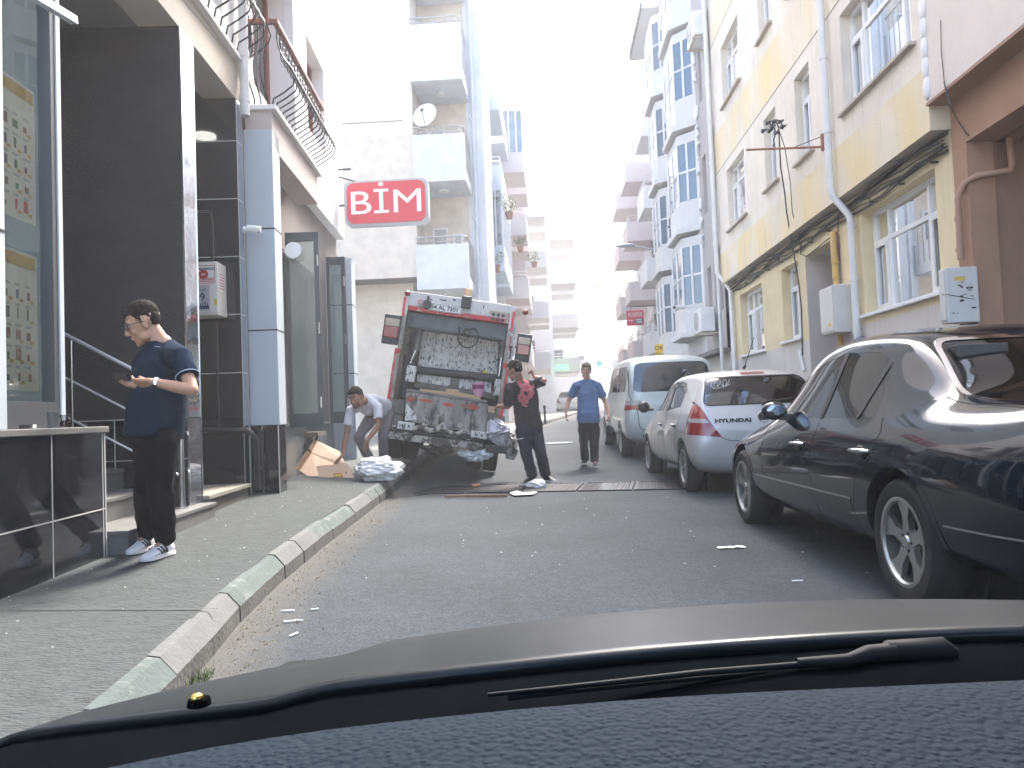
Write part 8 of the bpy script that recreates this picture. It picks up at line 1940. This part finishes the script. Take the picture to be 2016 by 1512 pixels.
for k, (px, py, a, L_) in enumerate(((567, 1203, .1, .07), (570, 1224, .2, .06), (589, 1222, -.3, .05), (578, 1250, 1.2, .06), (1570, 1144, 0, .06), (620, 1200, .4, .04))):
    q = gz(px, py, .006); r = empty('cigarette_butt', (q.x, q.y, .008), a, ('cigarette butt farthest up of those by the near kerb', 'cigarette butt second from the top left near the kerb', 'tilted cigarette butt right of its pair near the kerb', 'upright-lying cigarette butt nearest the bonnet', 'single cigarette butt on the road near the saloon rear wheel', 'short cigarette butt standing apart to the right of the others')[k], 'cigarette butt', 'cigarette butts in the gutter' if k != 4 else None)
    mb = MB(); mb.cyl((-L_/2, 0, 0), (L_/2, 0, 0), .005, n=8); mb.build('butt', m_wsheet, r)
# scattered grit and litter flecks in the gutter
def scatter(name, n, fn, m, s0, s1, seed):
    random.seed(seed); mb = MB()
    for k in range(n):
        x, y, z = fn(); s = random.uniform(s0, s1); a = random.uniform(0, 6.28); c, s_ = math.cos(a)*s, math.sin(a)*s
        mb.add([(x-c, y-s_, z), (x+s_*.7, y-c*.7, z), (x+c, y+s_, z), (x-s_*.7, y+c*.7, z), (x, y, z+s*.7)], [(0, 1, 4), (1, 2, 4), (2, 3, 4), (3, 0, 4)])
    o = mb.build(name, m); tag(o, kind='stuff'); return o
def gut(): y = random.uniform(1.8, 12); return (xl(y)+.02+abs(random.gauss(0, .16)), y, zr(y))
scatter('gutter_grit', 2600, gut, mat('grit', (.16, .14, .11), .9), .003, .009, 1)
def gut2(): y = random.uniform(1.8, 11); return (xl(y)+.02+abs(random.gauss(0, .2)), y, zr(y))
scatter('dry_leaf_bits', 500, gut2, mat('dry_leaf', (.11, .09, .06), .9), .004, .014, 2)
def rd(): return (random.uniform(-1.6, 3), random.uniform(2.5, 16), .001)
scatter('road_flecks', 120, lambda: (lambda p: (p[0], p[1], zr(p[1])+.001))(rd()), mat('pale_fleck', (.45, .44, .42), .8), .004, .012, 3)
def pvm(): y = random.uniform(2, 11); t = random.random(); return (-2.62-.086*y+.03+(xl(y)-KW+2.62+.086*y)*t, y, zw(y)+(zk(y)-zw(y))*min(1, (t*.85+.15))+.002)
scatter('pavement_flecks', 90, pvm, bpy.data.materials['pale_fleck'], .003, .008, 4)
q = gz(385, 1335, .01); random.seed(5); mb = MB()
for k in range(120):
    a = random.uniform(0, 6.28); r = random.random()**.5*.07; b = Vector((r*math.cos(a)*.6, r*math.sin(a)*1.5, 0)); t = b+Vector((random.gauss(0, .02), random.gauss(0, .02), random.uniform(.02, .06))); w__ = Vector((math.cos(a), math.sin(a), 0))*.002; mb.add([b-w__, b+w__, t], [(0, 1, 2)])
gt = mb.build('weed_tuft', mat('weed_green', (.08, .12, .03), .7)); gt.location = (xl(3.1)+.03, 3.05, .0); tag(gt, kind='stuff')
# ------------------------------------------------------------ the car the picture is taken from
OC = empty('observer_car', (.42, .4, 0), 0, 'dark car in the foreground, only its bonnet, wiper and leather-grained dashboard in view', 'car')
m_bon = mat('bonnet_paint', (.011, .014, .016), .40, metal=.0, coat=.13, var=.15, vscale=5, spec=.22)
m_bon.node_tree.nodes['Principled BSDF'].inputs['Coat Roughness'].default_value = .12
m_cowl = mat('cowl_plastic', (.004, .005, .006), 1.0, var=.2, vscale=10, spec=.0)
m_dash = mat('dash_vinyl', (.010, .017, .027), .8, bump=0, spec=.12)
nd = m_dash.node_tree.nodes; ld = m_dash.node_tree.links
tcd = [x for x in nd if x.type == 'TEX_COORD'][0]
vd = nd.new('ShaderNodeTexVoronoi'); vd.feature = 'SMOOTH_F1'; vd.inputs['Scale'].default_value = 190; vd.inputs['Randomness'].default_value = 1; ld.new(tcd.outputs['Object'], vd.inputs[0])
bd = nd.new('ShaderNodeBump'); bd.inputs['Strength'].default_value = 1.0; bd.inputs['Distance'].default_value = .004; bd.invert = True; ld.new(vd.outputs[0], bd.inputs['Height']); ld.new(bd.outputs[0], nd['Principled BSDF'].inputs['Normal'])
OL = Vector(OC.location)
def zb_(x, y):
    zc = ipol([(.6, .822), (.75, .800), (.9, .775), (1.1, .737), (1.3, .690), (1.5, .632), (1.7, .560), (1.85, .48)], y)
    z = zc-.09*(x-.45)**2
    t = min(1, max(0, (x+.32+.10*(y-.8))/.09)); z += .010*(t*t*(3-2*t))
    e = max(0, -(x+.70)); z -= 2.2*e*e
    e = max(0, x-1.38); z -= 2.2*e*e
    return z
def yd(x): return sum(ipol([(-.9, .12), (-.5, .385), (-.32, .506), (-.2, .562), (-.03, .600), (.1, .62), (.4, .64), (.9, .63), (1.7, .5)], x+d_) for d_ in (-.06, -.03, 0, .03, .06))/5
def ytr(x): return .745+.48*max(0, -.02-max(x, -.72))**2-.05*max(0, x-.9)**2    # trailing edge of the bonnet
mb = MB(); NX, NY = 70, 36; vs = []; fs = []
for i in range(NX+1):
    x = -.90+2.48*i/NX
    for j in range(NY+1):
        y = ytr(x)+(1.86-.14*((x-.42)/1.0)**2-ytr(x))*j/NY; vs.append(Vector((x, y, zb_(x, y)))-OL)
for i in range(NX):
    for j in range(NY): a = i*(NY+1)+j; fs.append((a, a+NY+1, a+NY+2, a+1))
mb.add(vs, fs); o = mb.build('bonnet', m_bon, OC, smooth=60); sm = o.modifiers.new('t', 'SOLIDIFY'); sm.thickness = .012; sm.offset = -1
mb = MB(); vs = []; fs = []
for i in range(NX+1):
    x = -.92+2.52*i/NX
    for (y, z) in ((ytr(x)+.02, zb_(x, ytr(x))-.016), (ytr(x)-.004, zb_(x, ytr(x))-.012), ((ytr(x)+yd(x))/2, zb_(x, ytr(x))-.018), (yd(x)-.03, min(.755, zb_(x, ytr(x))+.02))): vs.append(Vector((x, y, z))-OL)
for i in range(NX):
    for j in range(3): a = i*4+j; fs.append((a, a+4, a+5, a+1))
mb.add(vs, fs); mb.build('cowl', m_cowl, OC, smooth=60)
mb = MB(); vs = []; fs = []
for i in range(NX+1):
    x = -.85+2.5*i/NX; prof = ((yd(x), .782), (yd(x)-.004, .800), (yd(x)-.014, .806), (yd(x)-.06, .808), (yd(x)-.20, .800), (yd(x)-.30, .775), (yd(x)-.34, .70), (yd(x)-.35, .55))
    for y, z in prof: vs.append(Vector((x, y, z))-OL)
for i in range(NX):
    for j in range(7): a = i*8+j; fs.append((a, a+8, a+9, a+1))
mb.add(vs, fs); mb.build('dashboard', m_dash, OC, smooth=60)
mb = MB(); mb.tube([Vector((x, yd(x)-.345+.145*min(1, max(0, (x-.15)/.2)), .803-.0*x))-OL for x in [.2+.05*k for k in range(14)]], .004, n=6); mb.build('dash_groove', m_cowl, OC)
mb = MB(); mb.prism([(-2.2, 1.36), (.02, 1.34), (.06, 1.37), (0, 1.40), (-2.2, 1.42)], 'x', -.22-.42, 1.05-.0)
mb.box(-.30-.42, -.24-.42, -2.2, -.1, .3, .82); mb.box(1.05, 1.11, -2.2, -.1, .3, .82); mb.box(-.72, 1.1, -2.3, -2.2, .3, 1.36)
mb.build('cabin_shell', m_bon, OC, bevel=.01)  # unseen roof and cabin sides, added to shade the dashboard
# body below
mb = MB(); mb.prism([(.95, .30), (1.80, .25), (1.88, .42), (1.78, .47), (1.4, .52), (.97, .56)], 'x', -.66, 1.48); mb.M = None; 
for i in range(len(mb.v)): mb.v[i] = mb.v[i]-OL
mb.build('front_body', m_bon, OC, bevel=.03)
# wiper
m_wip = mat('wiper_black', (.012, .013, .015), .6, spec=.15)
def U(px, py, z): return onz(px, py, z)-OL
wp = empty('wiper'); wp.parent = OC
mb = MB(); mb.tube([U(960, 1368, .790), U(1180, 1346, .792), U(1380, 1324, .794), U(1580, 1308, .795)], [.0018, .0025, .003, .003], n=8); mb.tube([U(1000, 1374, .786), U(1300, 1342, .788), U(1590, 1316, .788)], .0025, n=6); mb.build('blade', m_wip, wp, smooth=60)
mb = MB(); mb.tube([U(1570, 1306, .796), U(1670, 1300, .798), U(1710, 1287, .800), U(1760, 1284, .800)], [.005, .006, .008, .009], n=8)
a = U(1735, 1292, .796); b = U(1880, 1286, .796); mb.tube([a, a.lerp(b, .1)+Vector((0, 0, .004)), a.lerp(b, .85)+Vector((0, 0, .004)), b], [.006, .010, .011, .006], n=10); mb.build('arm', m_wip, wp, smooth=60)
mb = MB(); nd_ = 34
for k in range(nd_): q = U(1720+k*10, 1318-k*.5, .785); mb.box(q.x-.0012, q.x+.0012, q.y-.01, q.y+.02, q.z-.012, q.z)
mb.build('vent_mesh', m_wip, OC)
refl_p = U(392, 1388, .765); mb = MB(); mb.cyl(refl_p, refl_p+Vector((0, 0, .006)), .011, .010, n=20); wn = mb.build('reflection_disc', m_cowl, OC, smooth=40)  # dark disc and gold bead, shapes added for a reflection in the windscreen
mb = MB(); mb.ell(refl_p+Vector((0, -.004, .008)), (.0065, .006, .005)); mb.build('reflection_bead', mat('brass', (.65, .48, .14), .25, metal=1), wn, smooth=60)
for s, x in ((-1, -.36), (1, 1.2)): wheel(OC, x-OL.x, 1.05-OL.y, .31, s, 'five', w=.2)
# ------------------------------------------------------------ haze
mh_ = bpy.data.materials.new('haze'); mh_.use_nodes = True; n = mh_.node_tree.nodes; l = mh_.node_tree.links
for x in list(n):
    if x.type != 'OUTPUT_MATERIAL': n.remove(x)
out = [x for x in n if x.type == 'OUTPUT_MATERIAL'][0]
pv_ = n.new('ShaderNodeVolumePrincipled'); pv_.inputs['Color'].default_value = (.97, .975, 1, 1); pv_.inputs['Density'].default_value = .0030; pv_.inputs['Anisotropy'].default_value = .3
l.new(pv_.outputs[0], out.inputs['Volume'])
hb = MB(); hb.box(-60, 60, -8, 160, -3, 27); hz = hb.build('haze', mh_); tag(hz, kind='stuff')
